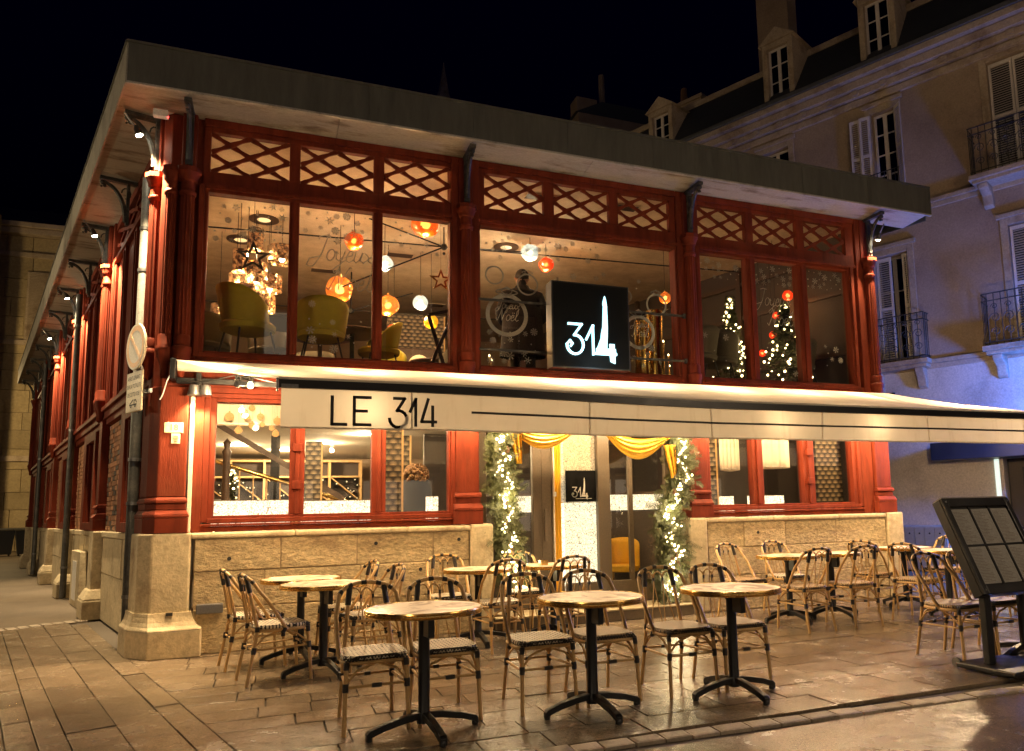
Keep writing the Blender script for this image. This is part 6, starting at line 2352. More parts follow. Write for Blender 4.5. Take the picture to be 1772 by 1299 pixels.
# cursive strokes: letters as polylines on a unit x-height
def curv(f, n=12):
    return [f(i / n) for i in range(n + 1)]
def loop(cx, cz, rx, rz, a0=90, a1=450, n=14):
    return [(cx + rx * math.cos(R(a0 + (a1 - a0) * i / n)), cz + rz * math.sin(R(a0 + (a1 - a0) * i / n))) for i in range(n + 1)]
SCRIPT = {
    'J': ([[(0.1, 2.0), (0.5, 2.15), (1.0, 2.05)], [(0.75, 2.1), (0.62, 0.6)] + [(0.62 - 0.1 * i, 0.6 - 0.55 * math.sin(i / 6 * math.pi / 1.3) - 0.9 * (i / 6) ** 1.2) for i in range(1, 7)] + [(-0.35, -0.55), (-0.25, 0.05), (0.6, 0.35)]], 1.0),
    'o': ([loop(0.35, 0.5, 0.3, 0.5), [(0.6, 0.8), (0.9, 0.7)]], 0.75),
    'y': ([[(0.0, 0.9), (0.1, 0.2), (0.35, 0.05), (0.6, 0.4), (0.65, 0.95)], [(0.65, 0.95), (0.5, -0.7), (0.2, -1.0), (0.05, -0.7), (0.85, 0.15)]], 0.8),
    'e': ([[(0.0, 0.4), (0.5, 0.6), (0.5, 0.95), (0.25, 1.0), (0.08, 0.55), (0.15, 0.1), (0.4, 0.0), (0.7, 0.25)]], 0.68),
    'ë': ([[(0.0, 0.4), (0.5, 0.6), (0.5, 0.95), (0.25, 1.0), (0.08, 0.55), (0.15, 0.1), (0.4, 0.0), (0.7, 0.25)], [(0.18, 1.3), (0.2, 1.36)], [(0.45, 1.3), (0.47, 1.36)]], 0.68),
    'u': ([[(0.05, 0.95), (0.05, 0.25), (0.25, 0.0), (0.5, 0.3), (0.6, 0.95), (0.58, 0.2), (0.85, 0.1)]], 0.85),
    'x': ([[(0.0, 0.9), (0.25, 0.7), (0.4, 0.2), (0.75, 0.1)], [(0.75, 0.95), (0.0, 0.0)]], 0.85),
    'N': ([[(-0.3, 0.2), (0.0, -0.1), (0.25, 1.0), (0.4, 2.0), (0.75, 0.0), (0.95, 1.2), (1.25, 2.0), (1.4, 1.9)]], 1.4),
    'l': ([[(0.0, 0.2), (0.45, 1.2), (0.4, 1.95), (0.2, 1.6), (0.2, 0.2), (0.45, 0.0), (0.7, 0.2)]], 0.62),
    's': ([[(0.0, 0.1), (0.4, 0.95), (0.35, 0.5), (0.5, 0.2), (0.3, 0.0), (0.05, 0.1)]], 0.6),
    't': ([[(0.2, 1.6), (0.15, 0.2), (0.4, 0.0), (0.6, 0.2)], [(0.0, 1.1), (0.5, 1.15)]], 0.6),
}
def script(mb, txt, x, z, s, w, b, shear=0.22):
    for chx in txt:
        if chx == ' ':
            x += 0.5 * s
            continue
        st, adv = SCRIPT[chx]
        for pts in st:
            ribbon(mb, [(x + (a + shear * c) * s, z + c * s) for a, c in pts], w, b, b + 0.001)
        x += adv * s

def sticker(win, name, fn, mat='frost'):
    m = MB(FF)
    fn(m)
    m.obj(name, mat, win)
B0 = -0.066
scatter(UP[0], 1.66, 2.47, 4.28, 4.79, 26, 1)
scatter(UP[0], 2.575, 3.37, 4.40, 4.79, 20, 2)
scatter(UP[0], 3.48, 4.26, 4.35, 4.79, 18, 3)
scatter(UP[0], 2.62, 3.36, 3.12, 3.75, 15, 4)
scatter(UP[1], 4.66, 6.3, 4.42, 4.79, 30, 5)
scatter(UP[1], 4.66, 5.4, 3.10, 3.62, 20, 6)
scatter(UP[1], 6.6, 7.3, 3.10, 3.55, 8, 7)
scatter(UP[1], 5.6, 6.9, 4.17, 4.42, 10, 11)
for i, (a0, a1) in enumerate(((7.73, 8.45), (8.62, 9.33), (9.51, 10.25))):
    scatter(UP[2], a0, a1, 4.45, 4.78, 18, 20 + i)
    scatter(UP[2], a0, a1, 3.15, 3.7, 7, 30 + i)
sticker(UP[0], 'greeting_lettering', lambda m: (script(m, 'Joyeux', 2.72, 4.19, 0.135, 0.009, B0), script(m, 'Noël', 2.90, 3.86, 0.135, 0.009, B0)))
sticker(UP[2], 'greeting_lettering', lambda m: (script(m, 'Joyeux', 8.68, 4.16, 0.115, 0.008, B0), script(m, 'Noël', 8.86, 3.88, 0.115, 0.008, B0)))
def bauble_out(m, x, z, r, w, bow=True):
    ring(m, (x, z), r, w, B0, 40)
    if bow:
        for sg in (-1, 1):
            for k in (0.35, 0.75):
                pts = [(x + sg * r * k * math.sin(t * math.pi / 8) * 0.75, z + r + r * 0.42 * (t / 8) * (1.25 - k * 0.5)) for t in range(9)]
                ribbon(m, pts, w * 0.3, B0, B0 + 0.001)
sticker(UP[1], 'bauble_sticker', lambda m: bauble_out(m, 4.985, 3.72, 0.245, 0.05))
sticker(UP[1], 'bauble_sticker', lambda m: bauble_out(m, 5.255, 4.13, 0.13, 0.02))
sticker(UP[1], 'bauble_sticker', lambda m: bauble_out(m, 4.83, 4.21, 0.11, 0.018, False))
sticker(UP[1], 'bauble_sticker', lambda m: bauble_out(m, 6.79, 3.63, 0.21, 0.045))
sticker(UP[1], 'bauble_sticker', lambda m: bauble_out(m, 7.06, 4.02, 0.14, 0.026))
sticker(UP[1], 'bauble_sticker', lambda m: bauble_out(m, 6.60, 4.10, 0.09, 0.014, False))
sticker(UP[1], 'greeting_lettering', lambda m: (script(m, 'Joyeux', 4.86, 3.80, 0.058, 0.007, B0 + .002), script(m, 'Noël', 4.86, 3.65, 0.075, 0.009, B0 + .002)))
sticker(UP[1], 'greeting_lettering', lambda m: (script(m, 'Joyeux', 6.68, 3.70, 0.050, 0.006, B0 + .002), script(m, 'Noël', 6.69, 3.57, 0.065, 0.008, B0 + .002)))
# brown printed baubles on the first lower pane
q = random.Random(12)
bb = [(1.93, 2.385, .047), (2.02, 2.245, .038), (2.07, 2.44, .036), (2.10, 2.385, .034), (2.145, 2.485, .034), (2.15, 2.30, .036), (2.23, 2.395, .036), (2.25, 2.31, .028), (2.345, 2.275, .028), (2.40, 2.35, .042), (2.385, 2.215, .036), (2.47, 2.45, .034), (2.50, 2.39, .034)]
for x, z, r in bb:
    m = MB(FF)
    m.add([(x + r * math.cos(2 * math.pi * k / 16), B0, z + r * math.sin(2 * math.pi * k / 16)) for k in range(16)], [tuple(range(16))])
    m.quad((x - r * .2, B0, z + r), (x + r * .2, B0, z + r), (x + r * .2, B0, z + r * 1.3), (x - r * .2, B0, z + r * 1.3))
    m.quad((x - .0012, B0, z + r * 1.3), (x + .0012, B0, z + r * 1.3), (x + .0012, B0, 2.52), (x - .0012, B0, 2.52))
    m.obj('bauble_sticker', 'bauble_print', LOW[0])

# ------------------------------------------------------------------ fir garlands round the door
def garland(path, lab, seed, wid):
    t = thing('fir_garland', lab, 'garland', (0, 0, 0), 0, 'fir garlands round the doorway')
    q = random.Random(seed)
    pts = [Vector(p) for p in path]
    def at(u):
        f = u * (len(pts) - 1)
        i = min(int(f), len(pts) - 2)
        return pts[i].lerp(pts[i + 1], f - i)
    MB().tube([tuple(p) for p in pts], 0.02, 6).obj('wire', 'wood_dark', t)
    m = MB()
    for _ in range(1000):
        c = at(q.random())
        # a spray: central twig with needles both sides
        a = q.uniform(0, 2 * math.pi)
        d = Vector((math.cos(a), -abs(q.gauss(0.35, 0.35)), math.sin(a) * 0.8 - 0.25)).normalized()
        o = c + Vector((q.gauss(0, wid * 0.35), q.gauss(-0.03, 0.04), q.gauss(0, 0.05)))
        L_ = q.uniform(0.10, 0.19)
        for k in range(9):
            p = o + d * (L_ * k / 8)
            for sg in (-1, 1):
                s = d.cross(Vector((0, -1, 0.2))).normalized() * sg
                n_ = (s * 0.8 + d * 0.7 + Vector((0, q.uniform(-0.4, 0.1), 0))).normalized()
                l = 0.055 * (1.1 - 0.5 * k / 8)
                w = d.cross(n_).cross(n_).normalized() * 0.0058 if d.cross(n_).length > 1e-4 else Vector((0.003, 0, 0))
                m.quad(tuple(p - w), tuple(p + n_ * l - w * .3), tuple(p + n_ * l + w * .3), tuple(p + w))
    m.obj('fir_sprays', 'fir', t)
    m = MB()
    for _ in range(420):
        c = at(q.random())
        o = c + Vector((q.gauss(0, wid * 0.45), -0.06 - abs(q.gauss(0, 0.05)), q.gauss(0, 0.05)))
        a = q.uniform(0, 2 * math.pi)
        d = Vector((math.cos(a), q.uniform(-.5, .1), math.sin(a))).normalized()
        s = d.cross(Vector((0, 1, 0))).normalized()
        l = q.uniform(0.04, 0.075)
        up_ = Vector((0, -0.012, 0))
        m.add([tuple(o), tuple(o + d * l * .5 + s * l * .24 + up_), tuple(o + d * l), tuple(o + d * l * .5 - s * l * .24 + up_)], [(0, 1, 2, 3)])
    m.obj('pale_leaves', 'leaf_pale', t)
    for _ in range(5):
        c = at(q.uniform(0.15, 0.85)) + Vector((q.uniform(-.06, .06), -0.12, 0))
        m = MB()
        m.lathe([(0.008, 0), (0.026, 0.015), (0.03, 0.04), (0.02, 0.07), (0.004, 0.09)], 8, tuple(c))
        m.obj('pine_cone', 'cone_brown', t)
    n = 150
    for k in range(n):
        u = k / (n - 1)
        c = at(u)
        fairy(t, tuple(c + Vector((0.06 * math.sin(u * 46) + q.gauss(0, 0.03), -0.14 + q.gauss(0, 0.02), q.gauss(0, 0.015)))), q.uniform(0.8, 1.5))
    for u in (0.15, 0.5, 0.85):
        c = at(u)
        lamp(t, tuple(c + Vector((0, -0.24, 0))), 3.2, (1, 0.80, 0.46), 0.08)
garland([(4.98, -0.06, 2.45), (4.86, -0.08, 2.30), (4.83, -0.08, 1.9), (4.88, -0.06, 1.5), (4.90, -0.05, 1.1), (4.92, -0.05, 0.75), (5.0, -0.06, 0.45)], 'fir garland with lights down the left of the doorway', 3, 0.15)
garland([(7.02, -0.04, 2.45), (7.14, -0.08, 2.25), (7.22, -0.10, 1.9), (7.16, -0.1, 1.55), (6.98, -0.08, 1.30), (7.02, -0.1, 1.0), (7.06, -0.1, 0.7), (6.98, -0.08, 0.45), (6.95, -0.08, 0.24)], 'fuller fir garland with lights down the right of the doorway', 8, 0.20)
# gold swags
def swag(p, q_, sag, lab, tail):
    t = thing('gold_swag', lab, 'drapery', (0, 0, 0), 0, 'gold swags over the doorway')
    p, q_ = Vector(p), Vector(q_)
    def f(u, v):
        c = p.lerp(q_, u)
        dr = sag * math.sin(math.pi * u)
        w = 0.16 * (0.35 + math.sin(math.pi * u))
        return (c.x, c.y - 0.05 * math.sin(v * math.pi) - 0.012 * math.sin(v * 26 + u * 5), c.z - dr * (0.35 + 0.65 * v) - w * v * 0.55)
    o = MB().grid(f, 36, 24).obj('swag_cloth', 'gold_cloth', t, smooth=80)
    def g(u, v):
        a = tail
        return (a[0] + (0.17 * (u - .5)) * (1 - 0.6 * v) + 0.05 * v, a[1] + 0.025 * math.sin(u * 16), a[2] - 0.42 * v)
    MB().grid(g, 20, 10).obj('swag_tail', 'gold_cloth', t, smooth=80)
swag((4.90, -0.16, 2.34), (5.78, -0.10, 2.30), 0.14, 'gold cloth swag at the upper left of the doorway', (4.98, -0.20, 2.30))
swag((6.14, -0.10, 2.32), (7.05, -0.16, 2.24), 0.22, 'gold cloth swag at the upper right of the doorway', (7.02, -0.22, 2.12))
# small figurine plate on the right pier
t = thing('door_sensor', 'small white call box on the right stone pier', 'call box', (7.47, -0.10, 1.199))
MB().box(-0.04, 0.04, -0.03, 0.03, 0.0, 0.035).obj('case', 'white_plastic', t, bevel=0.006)
MB(lambda a, b, z: (a, z, 0.07 + b)).lathe([(0.035, -0.006), (0.035, 0.006)], 16).obj('disc', 'white_plastic', t)
# ------------------------------------------------------------------ house across the street, at right
R0 = Vector((15.4316, 1.3558))
RE = Vector((-0.41729, 0.90877))
RO = Vector((-0.90877, -0.41729))
def FR(s, b, z):
    p = R0 + RE * s + RO * b
    return (p.x, p.y, z)
hs = thing('town_house', 'tall plastered town house with shutters, balconies and slate mansard roof', 'house')
S0, S1 = -9.0, 13.0
def wall_with_openings(z0, z1, ops, mat):
    """wall built as strips round its openings (s0,s1,za,zb)"""
    m = MB(FR)
    ops = sorted(ops)
    cur = S0
    for s0, s1, za, zb in ops:
        m.box(cur, s0, -0.35, 0, z0, z1)
        if za > z0:
            m.box(s0, s1, -0.35, 0, z0, za)
        if zb < z1:
            m.box(s0, s1, -0.35, 0, zb, z1)
        cur = s1
    m.box(cur, S1, -0.35, 0, z0, z1)
    return m.obj('wall', mat, hs)
OP2 = [(-0.85, 0.02, 7.75, 10.02), (1.86, 2.36, 7.95, 9.84), (4.35, 5.05, 7.95, 9.84), (7.2, 7.9, 7.95, 9.84)]
OP1 = [(-0.95, -0.10, 4.32, 6.62), (1.82, 2.52, 4.32, 6.60), (4.35, 5.05, 4.35, 6.60), (7.2, 7.9, 4.35, 6.6)]
OP0 = [(-3.6, 0.36, 0.0, 2.12)]
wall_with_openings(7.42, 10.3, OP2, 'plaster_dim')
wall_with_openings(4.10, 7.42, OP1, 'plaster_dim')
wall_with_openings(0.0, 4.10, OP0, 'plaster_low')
MB(FR).box(S0, S1, -0.34, -0.30, 0, 10.3).obj('room_backing', 'ink', hs)
# string courses and cornice
for z0, z1, b in ((4.02, 4.12, 0.05), (4.12, 4.21, 0.10), (7.36, 7.46, 0.05), (7.46, 7.55, 0.10)):
    MB(FR).box(S0, S1, 0.001, b, z0 + 0.001, z1).obj('string_course', 'stone_trim', hs, bevel=0.01)
for z0, z1, b in ((10.12, 10.28, 0.06), (10.30, 10.45, 0.14), (10.46, 10.64, 0.24), (10.65, 10.80, 0.36)):
    MB(FR).box(S0, S1, -0.2, b, z0 + 0.001, z1).obj('cornice', 'stone_trim', hs, bevel=0.015)
s = S0
while s < S1:
    MB(FR).box(s, s + 0.14, 0.145, 0.18, 10.34, 10.44).obj('dentil', 'stone_trim', hs)
    s += 0.62 if s > -2 else 1.2
MB(FR).box(S0, S1, -0.25, 0.40, 10.80, 10.92).obj('gutter', 'zinc', hs, bevel=0.02)
# mansard roof
m = MB(FR)
m.add([(S0, 0.22, 10.92), (S1, 0.22, 10.92), (S1, -0.75, 12.35), (S0, -0.75, 12.35), (S0, -4.5, 13.6), (S1, -4.5, 13.6), (S1, -6, 10.9), (S0, -6, 10.9)],
      [(0, 1, 2, 3), (3, 2, 5, 4), (1, 6, 5, 2), (0, 3, 4, 7), (7, 4, 5, 6), (0, 7, 6, 1)])
m.obj('roof', 'slate', hs)
MB(FR).box(S0, S1, -0.85, -0.66, 12.30, 12.46).obj('roof_coping', 'stone_trim', hs, bevel=0.02)
# slate courses on the lower slope
for k in range(9):
    z = 10.95 + k * 0.155
    b = 0.225 - (z - 10.92) / 1.43 * 0.97
    MB(FR).add([(S0, b + 0.022, z), (S1, b + 0.022, z), (S1, b - 0.10, z + 0.165), (S0, b - 0.10, z + 0.165)], [(0, 1, 2, 3)]).obj('slate_course', 'slate', hs)

def casement(parent, s0, s1, z0, z1, b, bars=3, mat='shutter', name='window'):
    """glazed double casement with glazing bars"""
    m = MB(FR)
    f = 0.05
    mid = (s0 + s1) / 2
    m.box(s0, s0 + f, b - 0.05, b, z0, z1)
    m.box(s1 - f, s1, b - 0.05, b, z0, z1)
    m.box(s0 + f, s1 - f, b - 0.05, b, z0, z0 + f)
    m.box(s0 + f, s1 - f, b - 0.05, b, z1 - f, z1)
    m.box(mid - 0.04, mid + 0.04, b - 0.05, b + 0.006, z0 + f, z1 - f)
    for k in range(1, bars):
        z = z0 + (z1 - z0) * k / bars
        m.box(s0 + f, mid - 0.04, b - 0.04, b - 0.006, z - 0.013, z + 0.013)
        m.box(mid + 0.04, s1 - f, b - 0.04, b - 0.006, z - 0.013, z + 0.013)
    w = m.obj(name, mat, parent)
    for a0, a1 in ((s0 + f, mid - 0.04), (mid + 0.04, s1 - f)):
        MB(FR).box(a0, a1, b - 0.03, b - 0.024, z0 + f, z1 - f).obj('pane', 'night_glass', w)
    return w

def louvre(parent, F, a0, a1, z0, z1, mat='shutter'):
    """louvred shutter leaf in frame F (a across, b out)"""
    m = MB(F)
    f = 0.045
    zs_ = [z0, z0 + (z1 - z0) * 0.5, z1]
    m.box(a0, a0 + f, 0, 0.035, z0, z1)
    m.box(a1 - f, a1, 0, 0.035, z0, z1)
    for z in zs_:
        zz0 = min(max(z - 0.035, z0), z1 - 0.07)
        m.box(a0 + f, a1 - f, 0, 0.034, zz0, zz0 + 0.07)
    o = m.obj('shutter', mat, parent)
    q = MB(F)
    z = z0 + 0.09
    while z < z1 - 0.09:
        q.add([(a0 + f, 0.002, z + 0.03), (a1 - f, 0.002, z + 0.03), (a1 - f, 0.034, z), (a0 + f, 0.034, z), (a0 + f, 0.002, z + 0.037), (a1 - f, 0.002, z + 0.037), (a1 - f, 0.034, z + 0.007), (a0 + f, 0.034, z + 0.007)],
              [(0, 1, 2, 3), (7, 6, 5, 4), (0, 3, 7, 4), (1, 5, 6, 2), (2, 6, 7, 3), (0, 4, 5, 1)])
        z += 0.048
    q.obj('slats', mat, o, kind='stuff')

def surround(s0, s1, z0, z1, w=0.14, sill=True):
    m = MB(FR)
    m.box(s0 - w, s0 - 0.001, 0.001, 0.03, z0, z1 + w)
    m.box(s1 + 0.001, s1 + w, 0.001, 0.03, z0, z1 + w)
    m.box(s0 - 0.001, s1 + 0.001, 0.001, 0.03, z1 + 0.001, z1 + w)
    m.box(s0 - w - 0.05, s1 + w + 0.05, 0.001, 0.07, z1 + w, z1 + w + 0.09)
    m.obj('window_surround', 'stone_trim', hs, bevel=0.008)

def fold(s_h, sgn, ang):
    """frame of a shutter leaf hinged at s_h, opened by ang"""
    c, s = math.cos(R(ang)), math.sin(R(ang))
    def F(a, b, z):
        return FR(s_h + sgn * (a * c) - b * s * 0, 0.04 + a * s + b, z)
    return F
# upper floor
surround(1.86, 2.36, 7.95, 9.84)
casement(hs, 1.87, 2.35, 7.96, 9.83, -0.12, 4)
louvre(hs, fold(2.36, 1, 12), 0.02, 0.24, 8.0, 9.80)
louvre(hs, fold(2.60, 1, 8), 0.0, 0.22, 8.0, 9.80)
louvre(hs, fold(1.86, -1, 42), 0.02, 0.26, 8.0, 9.80)
surround(-0.85, 0.02, 7.75, 10.02)
for a0, a1 in ((-0.84, -0.42), (-0.41, 0.01)):
    louvre(hs, lambda a, b, z: FR(a, -0.10 + b, z), a0, a1, 7.76, 10.0)
surround(4.35, 5.05, 7.95, 9.84)
casement(hs, 4.36, 5.04, 7.96, 9.83, -0.12, 4)
surround(7.2, 7.9, 7.95, 9.84)
casement(hs, 7.21, 7.89, 7.96, 9.83, -0.12, 4)
# first floor
surround(1.82, 2.52, 4.32, 6.60)
casement(hs, 1.83, 2.51, 4.33, 6.59, -0.22, 3, 'grey_wood')
louvre(hs, lambda a, b, z: FR(a, -0.12 + b, z), 2.20, 2.51, 4.33, 6.58)
louvre(hs, lambda a, b, z: FR(a, -0.10 + b, z), 1.84, 1.96, 4.33, 6.58)
surround(-0.95, -0.10, 4.32, 6.62)
for a0, a1 in ((-0.94, -0.53), (-0.52, -0.11)):
    louvre(hs, lambda a, b, z: FR(a, -0.10 + b, z), a0, a1, 4.33, 6.6)
surround(4.35, 5.05, 4.35, 6.60)
casement(hs, 4.36, 5.04, 4.36, 6.59, -0.12, 4)
# balconies with wrought scrolls and console brackets
def balcony(s0, s1, z0, h, depth, lab):
    m = MB(FR)
    m.box(s0, s1, 0.002, depth, z0 - 0.10, z0)
    m.box(s0 + 0.05, s1 - 0.05, 0.002, depth - 0.06, z0 - 0.17, z0 - 0.101)
    bl = m.obj('balcony', 'stone_trim', hs, bevel=0.01, label=lab)
    d = depth - 0.05
    m = MB(FR)
    for z in (z0 + 0.06, z0 + h - 0.14, z0 + h):
        m.tube([(s0 + 0.04, 0.02, z), (s0 + 0.04, d, z), (s1 - 0.04, d, z), (s1 - 0.04, 0.02, z)], 0.012, 5)
    s = s0 + 0.04
    k = 0
    while s < s1 - 0.03:
        m.tube([(s, d, z0), (s, d, z0 + h)], 0.008, 5)
        if k % 2 == 0 and s + 0.24 < s1:
            for cz, r in ((z0 + 0.25, 0.085), (z0 + 0.52, 0.10), (z0 + 0.74, 0.06)):
                pts = [(s + 0.12 + r * (1 - t / 22) * math.cos(t * 0.5), d, cz + r * (1 - t / 22) * math.sin(t * 0.5)) for t in range(18)]
                m.tube(pts, 0.007, 4)
        s += 0.12
        k += 1
    b = 0.10
    while b < d:
        for se in (s0 + 0.04, s1 - 0.04):
            m.tube([(se, b, z0), (se, b, z0 + h)], 0.008, 5)
        b += 0.10
    m.obj('railing', 'iron', bl)
    for se in (s0 + 0.22, s1 - 0.22):
        m = MB(FR)
        m.prism_bz([(0.002, z0 - 0.172), (depth - 0.1, z0 - 0.172), (depth - 0.12, z0 - 0.26), (0.16, z0 - 0.36), (0.12, z0 - 0.55), (0.002, z0 - 0.60)], se - 0.09, se + 0.09)
        m.obj('console', 'stone_trim', bl, bevel=0.02)
balcony(-2.4, 0.40, 7.62, 0.96, 0.5, 'upper balcony with scrolled iron railing')
balcony(-2.4, 0.42, 4.24, 1.0, 0.5, 'lower balcony at the right edge with scrolled iron railing')
balcony(1.46, 2.78, 4.22, 0.95, 0.36, 'dark lower balcony beside the hall corner')
m = MB(FR)
for z in (8.02, 8.42):
    m.tube([(1.80, 0.12, z), (2.42, 0.12, z)], 0.012, 5)
s = 1.82
while s < 2.42:
    m.tube([(s, 0.12, 8.0), (s, 0.12, 8.42)], 0.008, 5)
    s += 0.075
m.obj('window_guard', 'iron', hs)
# dormers
def dormer(s, z0, w, h):
    m = MB(FR)
    m.box(s - w / 2, s - w / 2 + 0.13, -1.2, 0.12, z0, z0 + h)
    m.box(s + w / 2 - 0.13, s + w / 2, -1.2, 0.12, z0, z0 + h)
    m.box(s - w / 2, s + w / 2, -1.2, 0.12, z0 + h, z0 + h + 0.14)
    m.box(s - w / 2 + 0.13, s + w / 2 - 0.13, -1.2, 0.12, z0, z0 + 0.08)
    m.prism_az([(s - w / 2 - 0.09, z0 + h + 0.141), (s + w / 2 + 0.09, z0 + h + 0.141), (s, z0 + h + 0.50)], -1.2, 0.16)
    d = m.obj('dormer', 'stone_trim', hs, bevel=0.012)
    casement(d, s - w / 2 + 0.132, s + w / 2 - 0.132, z0 + 0.081, z0 + h - 0.001, 0.02, 3, name='dormer_window')
dormer(4.45, 11.02, 0.80, 1.38)
dormer(8.0, 11.0, 0.80, 1.05)
dormer(2.05, 11.02, 0.80, 1.38)
# chimneys
for s, b, z1, w in ((5.3, -1.4, 15.6, 0.9), (9.6, -3.2, 14.2, 1.6), (3.0, -3.0, 15.5, 0.7)):
    m = MB(FR)
    m.box(s - w / 2, s + w / 2, b - 0.5, b, 11.5, z1)
    m.box(s - w / 2 - 0.06, s + w / 2 + 0.06, b - 0.56, b + 0.06, z1, z1 + 0.12)
    c = m.obj('chimney', 'plaster_dim', hs)
    MB(FR).tube([(s, b - 0.25, z1 + 0.12), (s, b - 0.25, z1 + 0.7)], [0.14, 0.10], 8).obj('chimney_pot', 'cone_brown', c)
# shop front on the ground floor
MB(FR).box(-3.6, 1.46, 0.002, 0.62, 2.12, 2.46).obj('shop_canopy', 'navy', hs, bevel=0.01)
m = MB(FR)
m.box(0.33, 0.40, -0.05, 0.10, 0.0, 2.119)
m.obj('shop_pilaster', 'plaster_low', hs)
MB(FR).box(0.415, 0.50, 0.002, 0.05, 0.02, 2.11).obj('light_strip', 'strip_white', hs)
m = MB(FR)
m.box(-3.6, 0.33, -0.30, -0.28, 0.0, 2.1)
m.obj('shop_interior', 'dark_wall', hs)
sw = MB(FR).box(-0.02, 0.0, -0.06, -0.02, 0, 2.1).box(-1.4, -1.36, -0.06, -0.02, 0, 2.1).obj('shop_mullion', 'grey_metal', hs)
MB(FR).box(-1.36, -0.02, -0.05, -0.044, 0.05, 2.1).obj('shop_pane', 'night_glass', sw)
m = MB(FR)
m.box(-0.42, 0.10, -0.27, -0.25, 1.35, 1.95)
o = m.obj('shop_picture', 'ink', hs)
q = random.Random(4)
m = MB(FR)
for k in range(7):
    a, z = -0.12 + q.uniform(-.10, .08), 1.65 + q.uniform(-.18, .2)
    m.prism_az([(a - .04, z), (a + .01, z - .06), (a + .05, z + .02), (a, z + .08)], -0.249, -0.246)
m.obj('picture_print', 'flame_red', o)
# blue lit sign above the canopy, just past the right edge of the view
t = thing('blue_shop_sign', 'blue lit shop sign above the canopy at the right edge', 'sign', FR(-1.45, 0.30, 2.95))
m = MB(lambda a, b, z: tuple(Vector(FR(-1.45 + a, 0.30 + b, 2.95 + z)) - Vector(FR(-1.45, 0.30, 2.95))))
m.box(-0.75, 0.75, -0.12, 0.0, -0.28, 0.28)
m.obj('sign_case', 'navy', t, bevel=0.01)
m = MB(lambda a, b, z: tuple(Vector(FR(-1.45 + a, 0.30 + b, 2.95 + z)) - Vector(FR(-1.45, 0.30, 2.95))))
m.box(-0.70, 0.70, 0.001, 0.01, -0.23, 0.23)
m.obj('lit_face', 'sign_glow_blue', t)
pl_ = Vector(FR(-1.5, 1.0, 3.35)) - Vector(FR(-1.45, 0.30, 2.95))
lamp(t, tuple(pl_), 420, (0.05, 0.24, 1.0), 0.2, 88, tuple(Vector(FR(0.9, 1.3, 0.0)) - Vector(FR(-1.5, 1.0, 3.35))), 0.6)
lamp(t, tuple(Vector(FR(-1.35, 1.3, 3.1)) - Vector(FR(-1.45, 0.30, 2.95))), 260, (0.03, 0.17, 1.0), 0.2)
# grey cupboard against the house
t = thing('cupboard', 'low grey boarded cupboard with holes against the far house', 'cupboard', (0, 0, 0))
m = MB(FR)
m.box(1.30, 3.05, 0.02, 0.55, 0.0, 0.86)
m.obj('case', 'grey_wood', t, bevel=0.01)
for k in range(9):
    a = 1.33 + k * 0.19
    bo = MB(FR).box(a, a + 0.18, 0.551, 0.57, 0.03, 0.83).obj('board', 'grey_wood', t)
    m = MB(lambda x, y, z: FR(a + 0.09 + x, 0.571 + z, 0.72 + y))
    m.lathe([(0.018, 0), (0.018, 0.002)], 10)
    m.obj('hole', 'ink', bo)
for s_ in (1.36, 2.98):
    MB(FR).box(s_ - 0.03, s_ + 0.03, 0.571, 0.60, 0.60, 0.68).obj('latch', 'white_plastic', t)

# ------------------------------------------------------------------ stone building closing the side street
YL = 34.0
ob = thing('stone_building', 'old ashlar building closing the dark side street', 'building')
MB().box(-30, 2, YL + 0.12, YL + 6, 0, 15.1).obj('wall', 'mortar', ob)
q = random.Random(21)
z = 0.0
zi = 0
while z < 15.0:
    h = q.uniform(0.75, 1.1)
    if z + h > 14.4:
        h = 15.05 - z
    x = -12.5 - q.uniform(0, 0.6)
    while x < -3.0:
        l = q.uniform(0.9, 1.9)
        MB().box(x + 0.012, x + l - 0.012, YL + q.uniform(-0.02, 0.02), YL + 0.14, z + 0.012, z + h - 0.012).obj('ashlar_block', 'old_stone', ob)
        x += l
    z += h
for z0, z1, b in ((4.15, 4.42, 0.18), (9.7, 9.95, 0.14), (14.0, 14.25, 0.12), (15.06, 15.35, 0.45), (15.36, 15.6, 0.6)):
    MB().box(-16, -2, YL - b, YL + 0.1, z0, z1).obj('string_course', 'stone_trim', ob, bevel=0.03)
MB().box(-5.2, -4.0, YL - 0.35, YL + 0.1, 4.43, 9.69).obj('buttress', 'old_stone', ob, bevel=0.03)
sh = MB().box(-8.72, -7.6, YL - 0.10, YL - 0.02, 9.96, 13.3).obj('shutter', 'stone_trim', ob, bevel=0.02)
for k in range(42):
    MB().box(-8.62, -7.7, YL - 0.135, YL - 0.101, 10.05 + k * 0.076, 10.095 + k * 0.076).obj('slat', 'stone_trim', sh)
MB().add([(-16, YL - 0.5, 15.61), (-2, YL - 0.5, 15.61), (-2, YL + 6, 18.5), (-16, YL + 6, 18.5)], [(0, 1, 2, 3)]).obj('roof', 'slate', ob)
# carved stone finial at the left edge
t = thing('stone_finial', 'carved stone scroll silhouetted at the left edge above the roofs', 'finial', (-10.1, 31.0, 15.2))
MB().lathe([(0.6, 0), (0.7, 0.6), (0.45, 1.0), (0.5, 1.5), (0.75, 1.9), (0.6, 2.3), (0.3, 2.5)], 12).obj('carving', 'old_stone', t, smooth=60)
MB().box(-0.8, 0.8, -0.8, 0.8, -15.2, 0.0).obj('pier', 'old_stone', t)
